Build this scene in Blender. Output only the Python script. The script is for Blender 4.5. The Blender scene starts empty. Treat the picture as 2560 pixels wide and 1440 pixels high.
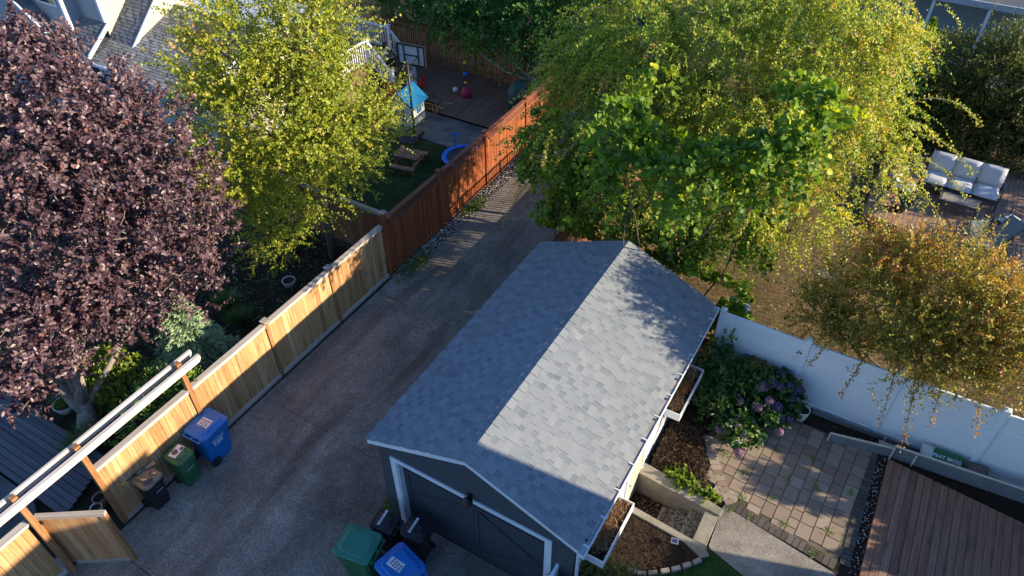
import bpy, bmesh, math, random
import numpy as np
from mathutils import Vector, Matrix, Euler
rad = math.radians
sc = bpy.context.scene
col = sc.collection

# ------------------------------------------------------------------ camera, light, exposure
cam_d = bpy.data.cameras.new('camera'); cam = bpy.data.objects.new('camera', cam_d); col.objects.link(cam)
def cam_basis(a, b, g):
    f = np.array([math.sin(b)*math.cos(a), math.cos(b)*math.cos(a), -math.sin(a)])
    r = np.array([math.cos(b), -math.sin(b), 0.0]); u = np.cross(r, f)
    return math.cos(g)*r+math.sin(g)*u, -math.sin(g)*r+math.cos(g)*u, f
R_, U_, F_ = cam_basis(0.734869, -0.535559, -0.00718338)
cam.matrix_world = Matrix(((R_[0], U_[0], -F_[0], 0), (R_[1], U_[1], -F_[1], 0), (R_[2], U_[2], -F_[2], 15.0), (0, 0, 0, 1)))
cam_d.sensor_width = 36.0; cam_d.lens = 36.0*1836.24/2560.0
cam_d.clip_start = 0.1; cam_d.clip_end = 1000.0
sc.camera = cam

SUN = Vector((1.0, 0.325, 0.379)).normalized()
SUN_EL = math.asin(SUN.z); SUN_AZ = math.atan2(SUN.x, SUN.y)
w = bpy.data.worlds.new('World'); sc.world = w; w.use_nodes = True
nt = w.node_tree; nt.nodes.clear()
sky = nt.nodes.new('ShaderNodeTexSky'); sky.sky_type = 'NISHITA'; sky.sun_disc = False
sky.sun_elevation = SUN_EL; sky.sun_rotation = SUN_AZ; sky.altitude = 50; sky.air_density = 1.0; sky.dust_density = 0.2; sky.ozone_density = 3.5
bg = nt.nodes.new('ShaderNodeBackground'); bg.inputs[1].default_value = 0.12
wo = nt.nodes.new('ShaderNodeOutputWorld')
tn = nt.nodes.new('ShaderNodeMix'); tn.data_type = 'RGBA'; tn.blend_type = 'MULTIPLY'; tn.inputs[0].default_value = 1.0
tn.inputs[7].default_value = (0.84, 0.98, 1.20, 1)      # cool white balance of the clear evening sky
nt.links.new(sky.outputs[0], tn.inputs[6]); nt.links.new(tn.outputs[2], bg.inputs[0]); nt.links.new(bg.outputs[0], wo.inputs[0])
sd = bpy.data.lights.new('sun', 'SUN'); sd.energy = 5.0; sd.angle = rad(0.55); sd.color = (1.0, 0.84, 0.62)
so = bpy.data.objects.new('sun', sd); col.objects.link(so)
so.rotation_euler = SUN.to_track_quat('Z', 'Y').to_euler(); so.location = (10, 5, 20)
sc.view_settings.view_transform = 'Standard'; sc.view_settings.look = 'None'
sc.view_settings.gamma = 1.0; sc.view_settings.use_curve_mapping = False
sc.view_settings.exposure = 1.07

rnd = random.Random(7)
nrs = np.random.RandomState

# ------------------------------------------------------------------ materials
def new_mat(name):
    m = bpy.data.materials.new(name); m.use_nodes = True
    n = m.node_tree; b = n.nodes['Principled BSDF']
    return m, n, b
def N(n, t, **kw):
    x = n.nodes.new(t)
    for k, v in kw.items(): setattr(x, k, v)
    return x
def ramp(n, stops, interp='LINEAR'):
    r = N(n, 'ShaderNodeValToRGB'); r.color_ramp.interpolation = interp
    e = r.color_ramp.elements
    while len(e) < len(stops): e.new(0.5)
    for i, (p, c) in enumerate(stops):
        e[i].position = p; e[i].color = (c[0], c[1], c[2], 1)
    return r
def math_n(n, op, a, b=None, clamp=False):
    x = N(n, 'ShaderNodeMath', operation=op); x.use_clamp = clamp
    for i, v in enumerate((a, b)):
        if v is None: continue
        if isinstance(v, (int, float)): x.inputs[i].default_value = v
        else: n.links.new(v, x.inputs[i])
    return x.outputs[0]
def mixc(n, f, a, b, mode='MIX'):
    x = N(n, 'ShaderNodeMix', data_type='RGBA', blend_type=mode)
    for s, v in ((x.inputs[0], f), (x.inputs[6], a), (x.inputs[7], b)):
        if isinstance(v, (int, float)): s.default_value = v
        elif isinstance(v, (tuple, list)): s.default_value = (v[0], v[1], v[2], 1)
        else: n.links.new(v, s)
    return x.outputs[2]
def coord(n, scale=(1, 1, 1), rand=True, space='Object'):
    tc = N(n, 'ShaderNodeTexCoord'); mp = N(n, 'ShaderNodeMapping')
    mp.inputs['Scale'].default_value = scale
    n.links.new(tc.outputs[space], mp.inputs[0])
    if rand:
        oi = N(n, 'ShaderNodeObjectInfo'); v = N(n, 'ShaderNodeVectorMath', operation='SCALE')
        cv = N(n, 'ShaderNodeCombineXYZ')
        n.links.new(oi.outputs['Random'], cv.inputs[0]); n.links.new(oi.outputs['Random'], cv.inputs[1]); n.links.new(oi.outputs['Random'], cv.inputs[2])
        n.links.new(cv.outputs[0], v.inputs[0]); v.inputs['Scale'].default_value = 37.0
        n.links.new(v.outputs[0], mp.inputs[1])
    return mp.outputs[0]
def noise(n, vec, scale, detail=4, rough=0.6, out=0):
    x = N(n, 'ShaderNodeTexNoise'); x.inputs['Scale'].default_value = scale; x.inputs['Detail'].default_value = detail; x.inputs['Roughness'].default_value = rough
    n.links.new(vec, x.inputs['Vector']); return x.outputs[out]
def bump(n, b, h, strength=0.3, dist=0.02):
    x = N(n, 'ShaderNodeBump'); x.inputs['Strength'].default_value = strength; x.inputs['Distance'].default_value = dist
    n.links.new(h, x.inputs['Height']); n.links.new(x.outputs[0], b.inputs['Normal'])

def plain(name, c, rough=0.6, var=0.15, scale=6.0, spec=0.4, metal=0.0, dirt=None, dirt_amt=0.35, bumpd=0.0):
    m, n, b = new_mat(name)
    v = coord(n)
    f = noise(n, v, scale, 5)
    r = ramp(n, [(0.3, [x*(1-var) for x in c]), (0.7, [min(1, x*(1+var)) for x in c])])
    n.links.new(f, r.inputs[0]); o = r.outputs[0]
    if dirt:
        g = noise(n, v, scale*0.45, 6, 0.7); d = math_n(n, 'MULTIPLY', math_n(n, 'SUBTRACT', g, 0.47, True), dirt_amt*6, True)
        o = mixc(n, d, o, dirt)
    n.links.new(o, b.inputs['Base Color'])
    b.inputs['Roughness'].default_value = rough; b.inputs['Specular IOR Level'].default_value = spec; b.inputs['Metallic'].default_value = metal
    if bumpd: bump(n, b, noise(n, v, scale*6, 4), 0.5, bumpd)
    return m
def wood(name, cols, axis='Z', rough=0.75, grey=0.0, dark=None, fine=14.0, spread=1.0, spec=0.25):
    """boards: colour picked per board, grain stretched along the board, knots and weather stains"""
    m, n, b = new_mat(name)
    s = {'X': (0.35, fine, fine), 'Y': (fine, 0.35, fine), 'Z': (fine, fine, 0.35)}[axis]
    v = coord(n, s); v2 = coord(n, {'X': (1, 6, 6), 'Y': (6, 1, 6), 'Z': (6, 6, 1)}[axis])
    oi = N(n, 'ShaderNodeObjectInfo')
    r = ramp(n, [(i/(len(cols)-1), c) for i, c in enumerate(cols)]); n.links.new(oi.outputs['Random'], r.inputs[0])
    g = noise(n, v, 1.6, 6, 0.65)
    gr = ramp(n, [(0.3, (0.62, 0.56, 0.5)), (0.55, (1, 1, 1)), (0.75, (1.22, 1.2, 1.1))]); n.links.new(g, gr.inputs[0])
    o = mixc(n, 1.0, r.outputs[0], gr.outputs[0], 'MULTIPLY')
    k = noise(n, v2, 1.1, 5, 0.7)
    st = math_n(n, 'MULTIPLY', math_n(n, 'SUBTRACT', k, 0.52, True), 3.4*spread, True)
    o = mixc(n, st, o, dark or [c*0.35 for c in cols[0]])
    if grey:
        k2 = noise(n, v2, 0.5, 4, 0.6); o = mixc(n, math_n(n, 'MULTIPLY', k2, grey, True), o, (0.33, 0.31, 0.29))
    n.links.new(o, b.inputs['Base Color']); b.inputs['Roughness'].default_value = rough; b.inputs['Specular IOR Level'].default_value = spec
    bump(n, b, g, 0.35, 0.006)
    return m
def tinted(name, stops, rough=0.9, fine=90.0, fine_amt=0.25, blotch=0.2, spec=0.2, bumpd=0.004, blotch_col=(0.05, 0.05, 0.045)):
    """colour from the per-face attribute tint through a ramp, mineral speckle on top"""
    m, n, b = new_mat(name)
    a = N(n, 'ShaderNodeAttribute', attribute_name='tint')
    r = ramp(n, stops); n.links.new(a.outputs['Fac'], r.inputs[0])
    v = coord(n, rand=False, space='Object')
    f = noise(n, v, fine, 3, 0.7)
    fr = ramp(n, [(0.3, [1-fine_amt]*3), (0.7, [1+fine_amt]*3)]); n.links.new(f, fr.inputs[0])
    o = mixc(n, 1.0, r.outputs[0], fr.outputs[0], 'MULTIPLY')
    k = noise(n, v, 1.1, 6, 0.65)
    o = mixc(n, math_n(n, 'MULTIPLY', math_n(n, 'SUBTRACT', k, 0.5, True), blotch*5, True), o, blotch_col)
    n.links.new(o, b.inputs['Base Color']); b.inputs['Roughness'].default_value = rough; b.inputs['Specular IOR Level'].default_value = spec
    if bumpd: bump(n, b, f, 0.6, bumpd)
    return m
def leaf_mat(name, stops, trans=0.35, rough=0.45, spec=0.5, tcol=(1.25, 1.2, 0.5)):
    m, n, b = new_mat(name)
    a = N(n, 'ShaderNodeAttribute', attribute_name='tint')
    r = ramp(n, stops); n.links.new(a.outputs['Fac'], r.inputs[0])
    n.links.new(r.outputs[0], b.inputs['Base Color']); b.inputs['Roughness'].default_value = rough; b.inputs['Specular IOR Level'].default_value = spec
    t = N(n, 'ShaderNodeBsdfTranslucent'); n.links.new(mixc(n, 1.0, r.outputs[0], tcol, 'MULTIPLY'), t.inputs[0])
    mx = N(n, 'ShaderNodeMixShader'); mx.inputs[0].default_value = trans
    out = n.nodes['Material Output']
    n.links.new(b.outputs[0], mx.inputs[1]); n.links.new(t.outputs[0], mx.inputs[2]); n.links.new(mx.outputs[0], out.inputs[0])
    return m
def ground_mat(name, cols, scale=4.0, fine=60.0, patch=None, patch_scale=0.6, patch_amt=1.0, rough=0.95, streak=None, bumpd=0.02, speck=None, stain=None):
    m, n, b = new_mat(name)
    v = coord(n, rand=False)
    f = noise(n, v, fine, 5, 0.75)
    r = ramp(n, [(0.25+0.5*i/(len(cols)-1), c) for i, c in enumerate(cols)]); n.links.new(f, r.inputs[0]); o = r.outputs[0]
    g = noise(n, v, scale, 6, 0.65)
    gr = ramp(n, [(0.3, (0.6, 0.58, 0.56)), (0.7, (1.25, 1.24, 1.2))]); n.links.new(g, gr.inputs[0])
    o = mixc(n, 1.0, o, gr.outputs[0], 'MULTIPLY')
    if patch:
        p = noise(n, v, patch_scale, 5, 0.6)
        o = mixc(n, math_n(n, 'MULTIPLY', math_n(n, 'SUBTRACT', p, 0.46, True), 5*patch_amt, True), o, patch)
    if streak:
        v2 = coord(n, (1.0, 0.16, 1.0), rand=False); p = noise(n, v2, 1.5, 5, 0.6)
        o = mixc(n, math_n(n, 'MULTIPLY', math_n(n, 'SUBTRACT', p, 0.46, True), 4.5, True), o, streak)
    if stain:                                           # damp, mossy blotches
        p = noise(n, v, 0.28, 8, 0.7); o = mixc(n, math_n(n, 'MULTIPLY', math_n(n, 'SUBTRACT', p, 0.53, True), 7.0, True), o, stain)
    if speck:
        vo = N(n, 'ShaderNodeTexVoronoi'); vo.inputs['Scale'].default_value = speck[0]; n.links.new(v, vo.inputs['Vector'])
        sr = ramp(n, speck[1], 'LINEAR'); sep = N(n, 'ShaderNodeSeparateColor'); n.links.new(vo.outputs['Color'], sep.inputs[0]); n.links.new(sep.outputs[0], sr.inputs[0])
        o = mixc(n, 1.0, o, sr.outputs[0], 'MULTIPLY')
    n.links.new(o, b.inputs['Base Color']); b.inputs['Roughness'].default_value = rough; b.inputs['Specular IOR Level'].default_value = 0.2
    bump(n, b, f, 0.7, bumpd)
    return m

M = {}
M['white'] = plain('white_paint', (0.72, 0.74, 0.76), 0.45, 0.06, 3, dirt=(0.38, 0.37, 0.33), dirt_amt=0.12)
M['vinyl'] = plain('white_vinyl', (0.74, 0.84, 0.86), 0.4, 0.04, 1.2, dirt=(0.5, 0.5, 0.48), dirt_amt=0.08)
M['cream'] = plain('cream_and_sunlit_siding', (0.46, 0.43, 0.34), 0.6, 0.05, 2)  # also the sunlit tone painted on the left house's walls
M['greywall'] = plain('charcoal_siding', (0.066, 0.072, 0.082), 0.55, 0.08, 3, dirt=(0.07, 0.065, 0.06), dirt_amt=0.15)
M['greydoor'] = plain('charcoal_door', (0.05, 0.055, 0.066), 0.5, 0.08, 3)
M['slate'] = plain('blue_grey_and_shaded_siding', (0.30, 0.345, 0.37), 0.6, 0.05, 2)  # also the shade tone painted on the left house's walls
M['black'] = plain('black_plastic', (0.018, 0.018, 0.02), 0.42, 0.2, 8, dirt=(0.07, 0.065, 0.055), dirt_amt=0.1)
M['rubber'] = plain('black_rubber', (0.02, 0.02, 0.02), 0.7, 0.1)
M['bin_blue'] = plain('blue_bin_plastic', (0.006, 0.15, 0.46), 0.42, 0.12, 4, dirt=(0.10, 0.17, 0.33), dirt_amt=0.25)
M['bin_green'] = plain('green_bin_plastic', (0.022, 0.125, 0.045), 0.45, 0.2, 4, dirt=(0.08, 0.11, 0.06), dirt_amt=0.35)
M['bin_teal'] = plain('teal_green_bin_plastic', (0.035, 0.20, 0.13), 0.4, 0.15, 3, dirt=(0.05, 0.17, 0.06), dirt_amt=0.3)
M['bin_lid_dusty'] = plain('dusty_dark_lid', (0.20, 0.16, 0.11), 0.35, 0.2, 6, dirt=(0.07, 0.06, 0.05), dirt_amt=0.35)
M['label'] = plain('white_sticker', (0.72, 0.70, 0.68), 0.5, 0.05)
M['print_dark'] = plain('dark_print', (0.08, 0.08, 0.10), 0.6, 0.05)
M['print_red'] = plain('red_print', (0.45, 0.05, 0.05), 0.6, 0.05)
M['print_white'] = plain('white_print', (0.62, 0.68, 0.75), 0.5, 0.05)
M['print_blue'] = plain('light_blue_print', (0.25, 0.45, 0.72), 0.5, 0.05)
M['cedar'] = wood('new_cedar', [(0.50, 0.275, 0.115), (0.60, 0.365, 0.165), (0.42, 0.205, 0.08), (0.64, 0.42, 0.20), (0.54, 0.305, 0.13), (0.46, 0.235, 0.095)], 'Z', dark=(0.22, 0.085, 0.035), spread=1.1, grey=0.03)
M['cedar_post'] = wood('cedar_post', [(0.33, 0.165, 0.065), (0.36, 0.19, 0.08)], 'Z', dark=(0.16, 0.07, 0.03))
M['cedar_pale'] = wood('weathered_pale_cedar', [(0.66, 0.60, 0.54), (0.72, 0.66, 0.60)], 'Y', dark=(0.34, 0.27, 0.2), grey=0.35, spread=0.5)
M['cedar_cap'] = wood('weathered_cap', [(0.48, 0.41, 0.34), (0.56, 0.49, 0.41)], 'Y', dark=(0.32, 0.25, 0.2), grey=0.3, spread=0.5)
M['cedar_capx'] = wood('weathered_cap_cross', [(0.42, 0.35, 0.28), (0.46, 0.40, 0.33)], 'X', dark=(0.3, 0.22, 0.15), grey=0.4, spread=0.5)
M['red_wood'] = wood('red_stained_cedar', [(0.29, 0.085, 0.030), (0.35, 0.115, 0.038), (0.23, 0.06, 0.022)], 'Z', dark=(0.12, 0.03, 0.012), spread=1.1)
M['red_cap'] = wood('red_stained_cap', [(0.24, 0.075, 0.035), (0.28, 0.095, 0.045)], 'Y', dark=(0.12, 0.04, 0.02), grey=0.1)
M['brown_fence'] = wood('brown_fence_wood', [(0.22, 0.095, 0.045), (0.28, 0.14, 0.07)], 'Z', dark=(0.1, 0.05, 0.03))
M['deck_red'] = wood('red_brown_decking', [(0.22, 0.10, 0.062), (0.29, 0.15, 0.095), (0.25, 0.135, 0.08), (0.31, 0.19, 0.13)], 'Y', dark=(0.085, 0.055, 0.035), grey=0.12, spread=1.5)
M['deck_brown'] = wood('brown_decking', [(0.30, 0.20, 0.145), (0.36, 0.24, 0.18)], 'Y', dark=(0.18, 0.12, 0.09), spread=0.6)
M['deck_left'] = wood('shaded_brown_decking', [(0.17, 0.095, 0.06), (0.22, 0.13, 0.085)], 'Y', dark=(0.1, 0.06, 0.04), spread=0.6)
M['deck_grey'] = wood('old_grey_decking', [(0.12, 0.115, 0.125), (0.17, 0.165, 0.175)], 'X', dark=(0.07, 0.06, 0.05), spread=0.8)
M['grey_board'] = plain('grey_painted_board', (0.155, 0.18, 0.195), 0.6, 0.12, 3, dirt=(0.1, 0.1, 0.09), dirt_amt=0.2)
M['raw_edge'] = plain('raw_board_edge', (0.55, 0.52, 0.42), 0.7, 0.12, 6)
M['concrete'] = ground_mat('patio_concrete', [(0.17, 0.155, 0.135), (0.30, 0.28, 0.25), (0.40, 0.38, 0.34)], 1.5, 70, patch=(0.16, 0.145, 0.12), patch_amt=0.5, bumpd=0.008, speck=(70, [(0, (0.62, 0.62, 0.62)), (0.5, (1, 1, 1)), (1, (1.35, 1.33, 1.3))]))
M['concrete_wall'] = ground_mat('mossy_concrete', [(0.20, 0.185, 0.15), (0.30, 0.28, 0.235), (0.37, 0.35, 0.30)], 1.5, 40, patch=(0.13, 0.13, 0.06), patch_scale=1.2, patch_amt=0.6, bumpd=0.01)
M['concrete_dark'] = ground_mat('dull_slab', [(0.10, 0.10, 0.10), (0.15, 0.15, 0.15)], 1.5, 30, patch=(0.07, 0.07, 0.07), bumpd=0.004)
M['driveway'] = ground_mat('exposed_aggregate', [(0.195, 0.177, 0.147), (0.27, 0.25, 0.217), (0.35, 0.33, 0.293)], 0.9, 46, patch=(0.225, 0.19, 0.15), patch_scale=0.4, patch_amt=0.3, streak=(0.15, 0.125, 0.10), stain=(0.135, 0.112, 0.085), bumpd=0.012,  # patch: brown algae, its tone lifted in place of warm bounce off the fence
                           speck=(58, [(0, (0.55, 0.55, 0.56)), (0.35, (0.85, 0.85, 0.85)), (0.7, (1.12, 1.11, 1.08)), (1, (1.5, 1.47, 1.42))]))
M['soil'] = ground_mat('dark_soil', [(0.018, 0.013, 0.009), (0.045, 0.032, 0.022), (0.085, 0.06, 0.04)], 3, 45, patch=(0.03, 0.032, 0.014), bumpd=0.04)
M['mulch'] = ground_mat('bark_mulch', [(0.016, 0.011, 0.008), (0.038, 0.026, 0.018), (0.08, 0.055, 0.036)], 3, 55, patch=(0.028, 0.02, 0.014), bumpd=0.05)
M['lawn_dry'] = ground_mat('dry_lawn', [(0.085, 0.055, 0.026), (0.16, 0.11, 0.055), (0.25, 0.18, 0.095)], 2.2, 38, patch=(0.06, 0.065, 0.025), patch_scale=0.8, patch_amt=0.45, bumpd=0.04)
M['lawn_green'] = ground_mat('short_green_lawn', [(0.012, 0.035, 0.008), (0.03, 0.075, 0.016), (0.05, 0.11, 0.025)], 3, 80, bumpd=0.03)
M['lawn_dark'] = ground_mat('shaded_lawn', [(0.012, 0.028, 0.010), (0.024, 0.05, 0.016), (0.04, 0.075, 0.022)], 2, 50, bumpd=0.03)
M['sand'] = ground_mat('joint_sand', [(0.10, 0.085, 0.06), (0.2, 0.17, 0.12)], 3, 80, patch=(0.06, 0.07, 0.03), bumpd=0.005)
M['shingle'] = tinted('grey_shingles', [(0, (0.095, 0.115, 0.132)), (0.3, (0.155, 0.178, 0.195)), (0.65, (0.21, 0.23, 0.243)), (1, (0.255, 0.27, 0.275))], fine=70, fine_amt=0.2, blotch=0.10, blotch_col=(0.13, 0.14, 0.15))
M['shingle_old'] = tinted('weathered_brown_shingles', [(0, (0.095, 0.10, 0.105)), (0.4, (0.17, 0.175, 0.175)), (0.8, (0.245, 0.25, 0.235)), (1, (0.34, 0.345, 0.31))], fine=40, fine_amt=0.18, blotch=0.08)
M['paver'] = tinted('concrete_pavers', [(0, (0.22, 0.165, 0.12)), (0.5, (0.285, 0.222, 0.165)), (1, (0.35, 0.285, 0.215))], fine=90, fine_amt=0.15, blotch=0.12, blotch_col=(0.12, 0.085, 0.06))
M['paver_dark'] = tinted('charcoal_pavers', [(0, (0.075, 0.065, 0.055)), (1, (0.14, 0.125, 0.105))], fine=90, fine_amt=0.2, blotch=0.1)
M['stone'] = tinted('pale_edging_stone', [(0, (0.22, 0.19, 0.16)), (1, (0.38, 0.35, 0.31))], fine=30, fine_amt=0.2, blotch=0.1)
M['gravel'] = tinted('pale_gravel', [(0, (0.16, 0.14, 0.12)), (0.5, (0.34, 0.32, 0.29)), (1, (0.62, 0.60, 0.56))], fine=30, blotch=0.0, bumpd=0)
M['chips'] = tinted('bark_chips', [(0, (0.012, 0.009, 0.007)), (0.5, (0.038, 0.025, 0.017)), (0.85, (0.095, 0.060, 0.036)), (1, (0.25, 0.17, 0.10))], fine=30, blotch=0.0, bumpd=0)
M['bark'] = plain('grey_tree_bark', (0.27, 0.235, 0.19), 0.9, 0.35, 5, dirt=(0.10, 0.08, 0.06), dirt_amt=0.4, bumpd=0.03)
M['bark_brown'] = plain('brown_tree_bark', (0.13, 0.095, 0.065), 0.9, 0.3, 6, dirt=(0.05, 0.04, 0.03), dirt_amt=0.3, bumpd=0.03)
M['bark_pale'] = plain('pale_bark', (0.40, 0.36, 0.27), 0.9, 0.25, 5, dirt=(0.15, 0.13, 0.09), dirt_amt=0.3)
M['cut'] = plain('pruning_cut', (0.45, 0.24, 0.09), 0.8, 0.2)
M['metal'] = plain('dull_metal', (0.45, 0.47, 0.5), 0.35, 0.1, metal=0.7)
M['gutter_in'] = plain('gutter_inside', (0.30, 0.29, 0.27), 0.6, 0.25, 6, dirt=(0.10, 0.09, 0.07), dirt_amt=0.5)
M['glass'] = plain('dark_glass', (0.03, 0.04, 0.045), 0.08, 0.1, spec=0.8)
M['clear'] = plain('backboard_sheet', (0.42, 0.46, 0.48), 0.15, 0.05, spec=0.6)
M['cushion'] = plain('pale_grey_cushion', (0.54, 0.53, 0.52), 0.9, 0.05, 14, bumpd=0.002)
M['piping'] = plain('dark_piping', (0.06, 0.065, 0.08), 0.8, 0.05)
M['tabletop'] = wood('grey_table_slats', [(0.30, 0.25, 0.22), (0.34, 0.29, 0.26)], 'X', dark=(0.2, 0.17, 0.15), spread=0.4)
M['sling'] = plain('teal_grey_sling', (0.16, 0.21, 0.215), 0.8, 0.1)
M['terracotta'] = plain('terracotta', (0.38, 0.21, 0.15), 0.8, 0.15)
M['ceramic'] = plain('pale_blue_ceramic', (0.42, 0.47, 0.5), 0.3, 0.05)
M['toy_blue'] = plain('bright_blue_pad', (0.01, 0.13, 0.62), 0.45, 0.1)
M['house_blue'] = plain('turquoise_toy_roof', (0.005, 0.12, 0.26), 0.45, 0.1)
M['toy_white'] = plain('cream_toy_plastic', (0.55, 0.55, 0.50), 0.5, 0.08)
M['toy_red'] = plain('red_plastic', (0.50, 0.02, 0.02), 0.4, 0.1)
M['toy_pink'] = plain('crimson_plastic', (0.36, 0.02, 0.06), 0.4, 0.1)
M['yellow'] = plain('yellow_grip', (0.75, 0.42, 0.02), 0.45, 0.05)
M['tank'] = plain('dark_green_cover', (0.012, 0.045, 0.035), 0.55, 0.2, 4)
M['wheat'] = plain('pale_wooden_handle', (0.42, 0.30, 0.14), 0.6, 0.1)
M['skin'] = plain('skin', (0.50, 0.27, 0.18), 0.6, 0.05)
M['hair_dark'] = plain('dark_hair', (0.025, 0.015, 0.01), 0.6, 0.2)
M['hair_fair'] = plain('fair_hair', (0.42, 0.25, 0.10), 0.6, 0.15)
M['shirt'] = plain('pale_shirt', (0.55, 0.52, 0.52), 0.8, 0.05)
M['trousers'] = plain('black_trousers', (0.02, 0.02, 0.025), 0.8, 0.1)
def rainbow():
    m, n, b = new_mat('rainbow_dress'); v = coord(n, rand=False)
    s = N(n, 'ShaderNodeSeparateXYZ'); n.links.new(v, s.inputs[0])
    r = ramp(n, [(0.0, (0.7, 0.7, 0.65)), (0.3, (0.65, 0.35, 0.5)), (0.45, (0.6, 0.55, 0.15)), (0.6, (0.15, 0.5, 0.3)), (0.75, (0.2, 0.45, 0.6)), (1, (0.6, 0.6, 0.68))])
    n.links.new(math_n(n, 'MULTIPLY', math_n(n, 'SUBTRACT', math_n(n, 'ADD', s.outputs[2], math_n(n, 'MULTIPLY', noise(n, v, 6), 0.2)), 0.45), 2.2), r.inputs[0])
    n.links.new(r.outputs[0], b.inputs['Base Color']); b.inputs['Roughness'].default_value = 0.8; return m
M['dress'] = rainbow()
M['bag'] = plain('green_bag', (0.01, 0.13, 0.05), 0.35, 0.1)
M['bag_white'] = plain('white_bag_plastic', (0.5, 0.55, 0.52), 0.35, 0.08)
M['bag_brown'] = plain('brown_bag', (0.12, 0.1, 0.085), 0.5, 0.2)
M['tarp'] = plain('blue_cover', (0.12, 0.26, 0.45), 0.5, 0.1)
M['dead'] = plain('dead_stalks', (0.34, 0.22, 0.12), 0.9, 0.4, 20)
M['solar'] = plain('solar_cell', (0.03, 0.04, 0.09), 0.2, 0.1)
M['dish'] = plain('pale_roof_metal', (0.38, 0.40, 0.42), 0.4, 0.1)

G3 = lambda a, b, c: (a, b, c)
L_PLUM = leaf_mat('plum_leaves', [(0, (0.042, 0.019, 0.025)), (0.5, (0.105, 0.056, 0.066)), (0.85, (0.20, 0.128, 0.13)), (1, (0.22, 0.085, 0.06))], 0.14, 0.42, 0.5, (1.3, 0.6, 0.5))
L_MAPLE = leaf_mat('yellow_green_leaves', [(0, (0.125, 0.188, 0.015)), (0.4, (0.250, 0.300, 0.022)), (0.7, (0.388, 0.400, 0.031)), (0.88, (0.525, 0.425, 0.075)), (1, (0.525, 0.288, 0.150))], 0.33, 0.5, 0.4, (1.3, 1.2, 0.4))
L_WEEP = leaf_mat('weeping_tree_leaves', [(0, (0.09, 0.16, 0.02)), (0.35, (0.25, 0.34, 0.035)), (0.6, (0.45, 0.49, 0.06)), (0.8, (0.58, 0.52, 0.10)), (0.93, (0.60, 0.38, 0.13)), (1, (0.58, 0.22, 0.07))], 0.42, 0.5, 0.35, (1.3, 1.2, 0.45))
L_VINE = leaf_mat('grape_leaves', [(0, (0.06, 0.12, 0.015)), (0.5, (0.15, 0.26, 0.03)), (0.85, (0.33, 0.43, 0.04)), (1, (0.58, 0.58, 0.05))], 0.42, 0.5, 0.3, (1.3, 1.25, 0.3))
L_DARK = leaf_mat('dark_green_leaves', [(0, (0.03, 0.085, 0.018)), (0.5, (0.08, 0.18, 0.03)), (0.9, (0.20, 0.34, 0.05)), (1, (0.34, 0.44, 0.06))], 0.3, 0.45, 0.4)
L_HEDGE = leaf_mat('hedge_leaves', [(0, (0.03, 0.05, 0.012)), (0.5, (0.085, 0.115, 0.022)), (0.8, (0.24, 0.24, 0.045)), (1, (0.42, 0.33, 0.08))], 0.3, 0.5, 0.35)
L_ORANGE = leaf_mat('russet_leaves', [(0, (0.11, 0.14, 0.02)), (0.3, (0.27, 0.26, 0.035)), (0.55, (0.44, 0.34, 0.05)), (0.78, (0.50, 0.25, 0.06)), (1, (0.44, 0.13, 0.08))], 0.35, 0.5, 0.35, (1.3, 1.15, 0.45))
L_SPRUCE = leaf_mat('spruce_needles', [(0, (0.13, 0.21, 0.11)), (0.5, (0.24, 0.34, 0.18)), (1, (0.38, 0.48, 0.28))], 0.15, 0.6, 0.3, (1.1, 1.15, 0.7))
L_SHRUB = leaf_mat('shrub_leaves', [(0, (0.033, 0.078, 0.016)), (0.5, (0.091, 0.182, 0.026)), (0.85, (0.260, 0.325, 0.039)), (1, (0.468, 0.442, 0.052))], 0.3, 0.4, 0.5)
L_HYD = leaf_mat('hydrangea_leaves', [(0, (0.024, 0.066, 0.017)), (0.6, (0.066, 0.156, 0.030)), (1, (0.240, 0.324, 0.060))], 0.25, 0.4, 0.5)
L_PETAL = leaf_mat('mauve_petals', [(0, (0.11, 0.085, 0.15)), (0.4, (0.18, 0.13, 0.22)), (0.7, (0.30, 0.16, 0.22)), (1, (0.44, 0.35, 0.36))], 0.2, 0.6, 0.2, (1, 1, 1))
L_BLUE = leaf_mat('blue_petals', [(0, (0.12, 0.22, 0.55)), (1, (0.5, 0.6, 0.8))], 0.2, 0.6, 0.2, (1, 1, 1))
L_MAHO = leaf_mat('olive_compound_leaves', [(0, (0.06, 0.08, 0.012)), (0.6, (0.15, 0.14, 0.02)), (1, (0.26, 0.2, 0.03))], 0.25, 0.45, 0.4)
L_HEATH = leaf_mat('mixed_shrub_sprigs', [(0, (0.05, 0.09, 0.02)), (0.4, (0.12, 0.17, 0.035)), (0.7, (0.17, 0.11, 0.05)), (1, (0.30, 0.05, 0.05))], 0.2, 0.6, 0.3)

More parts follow.
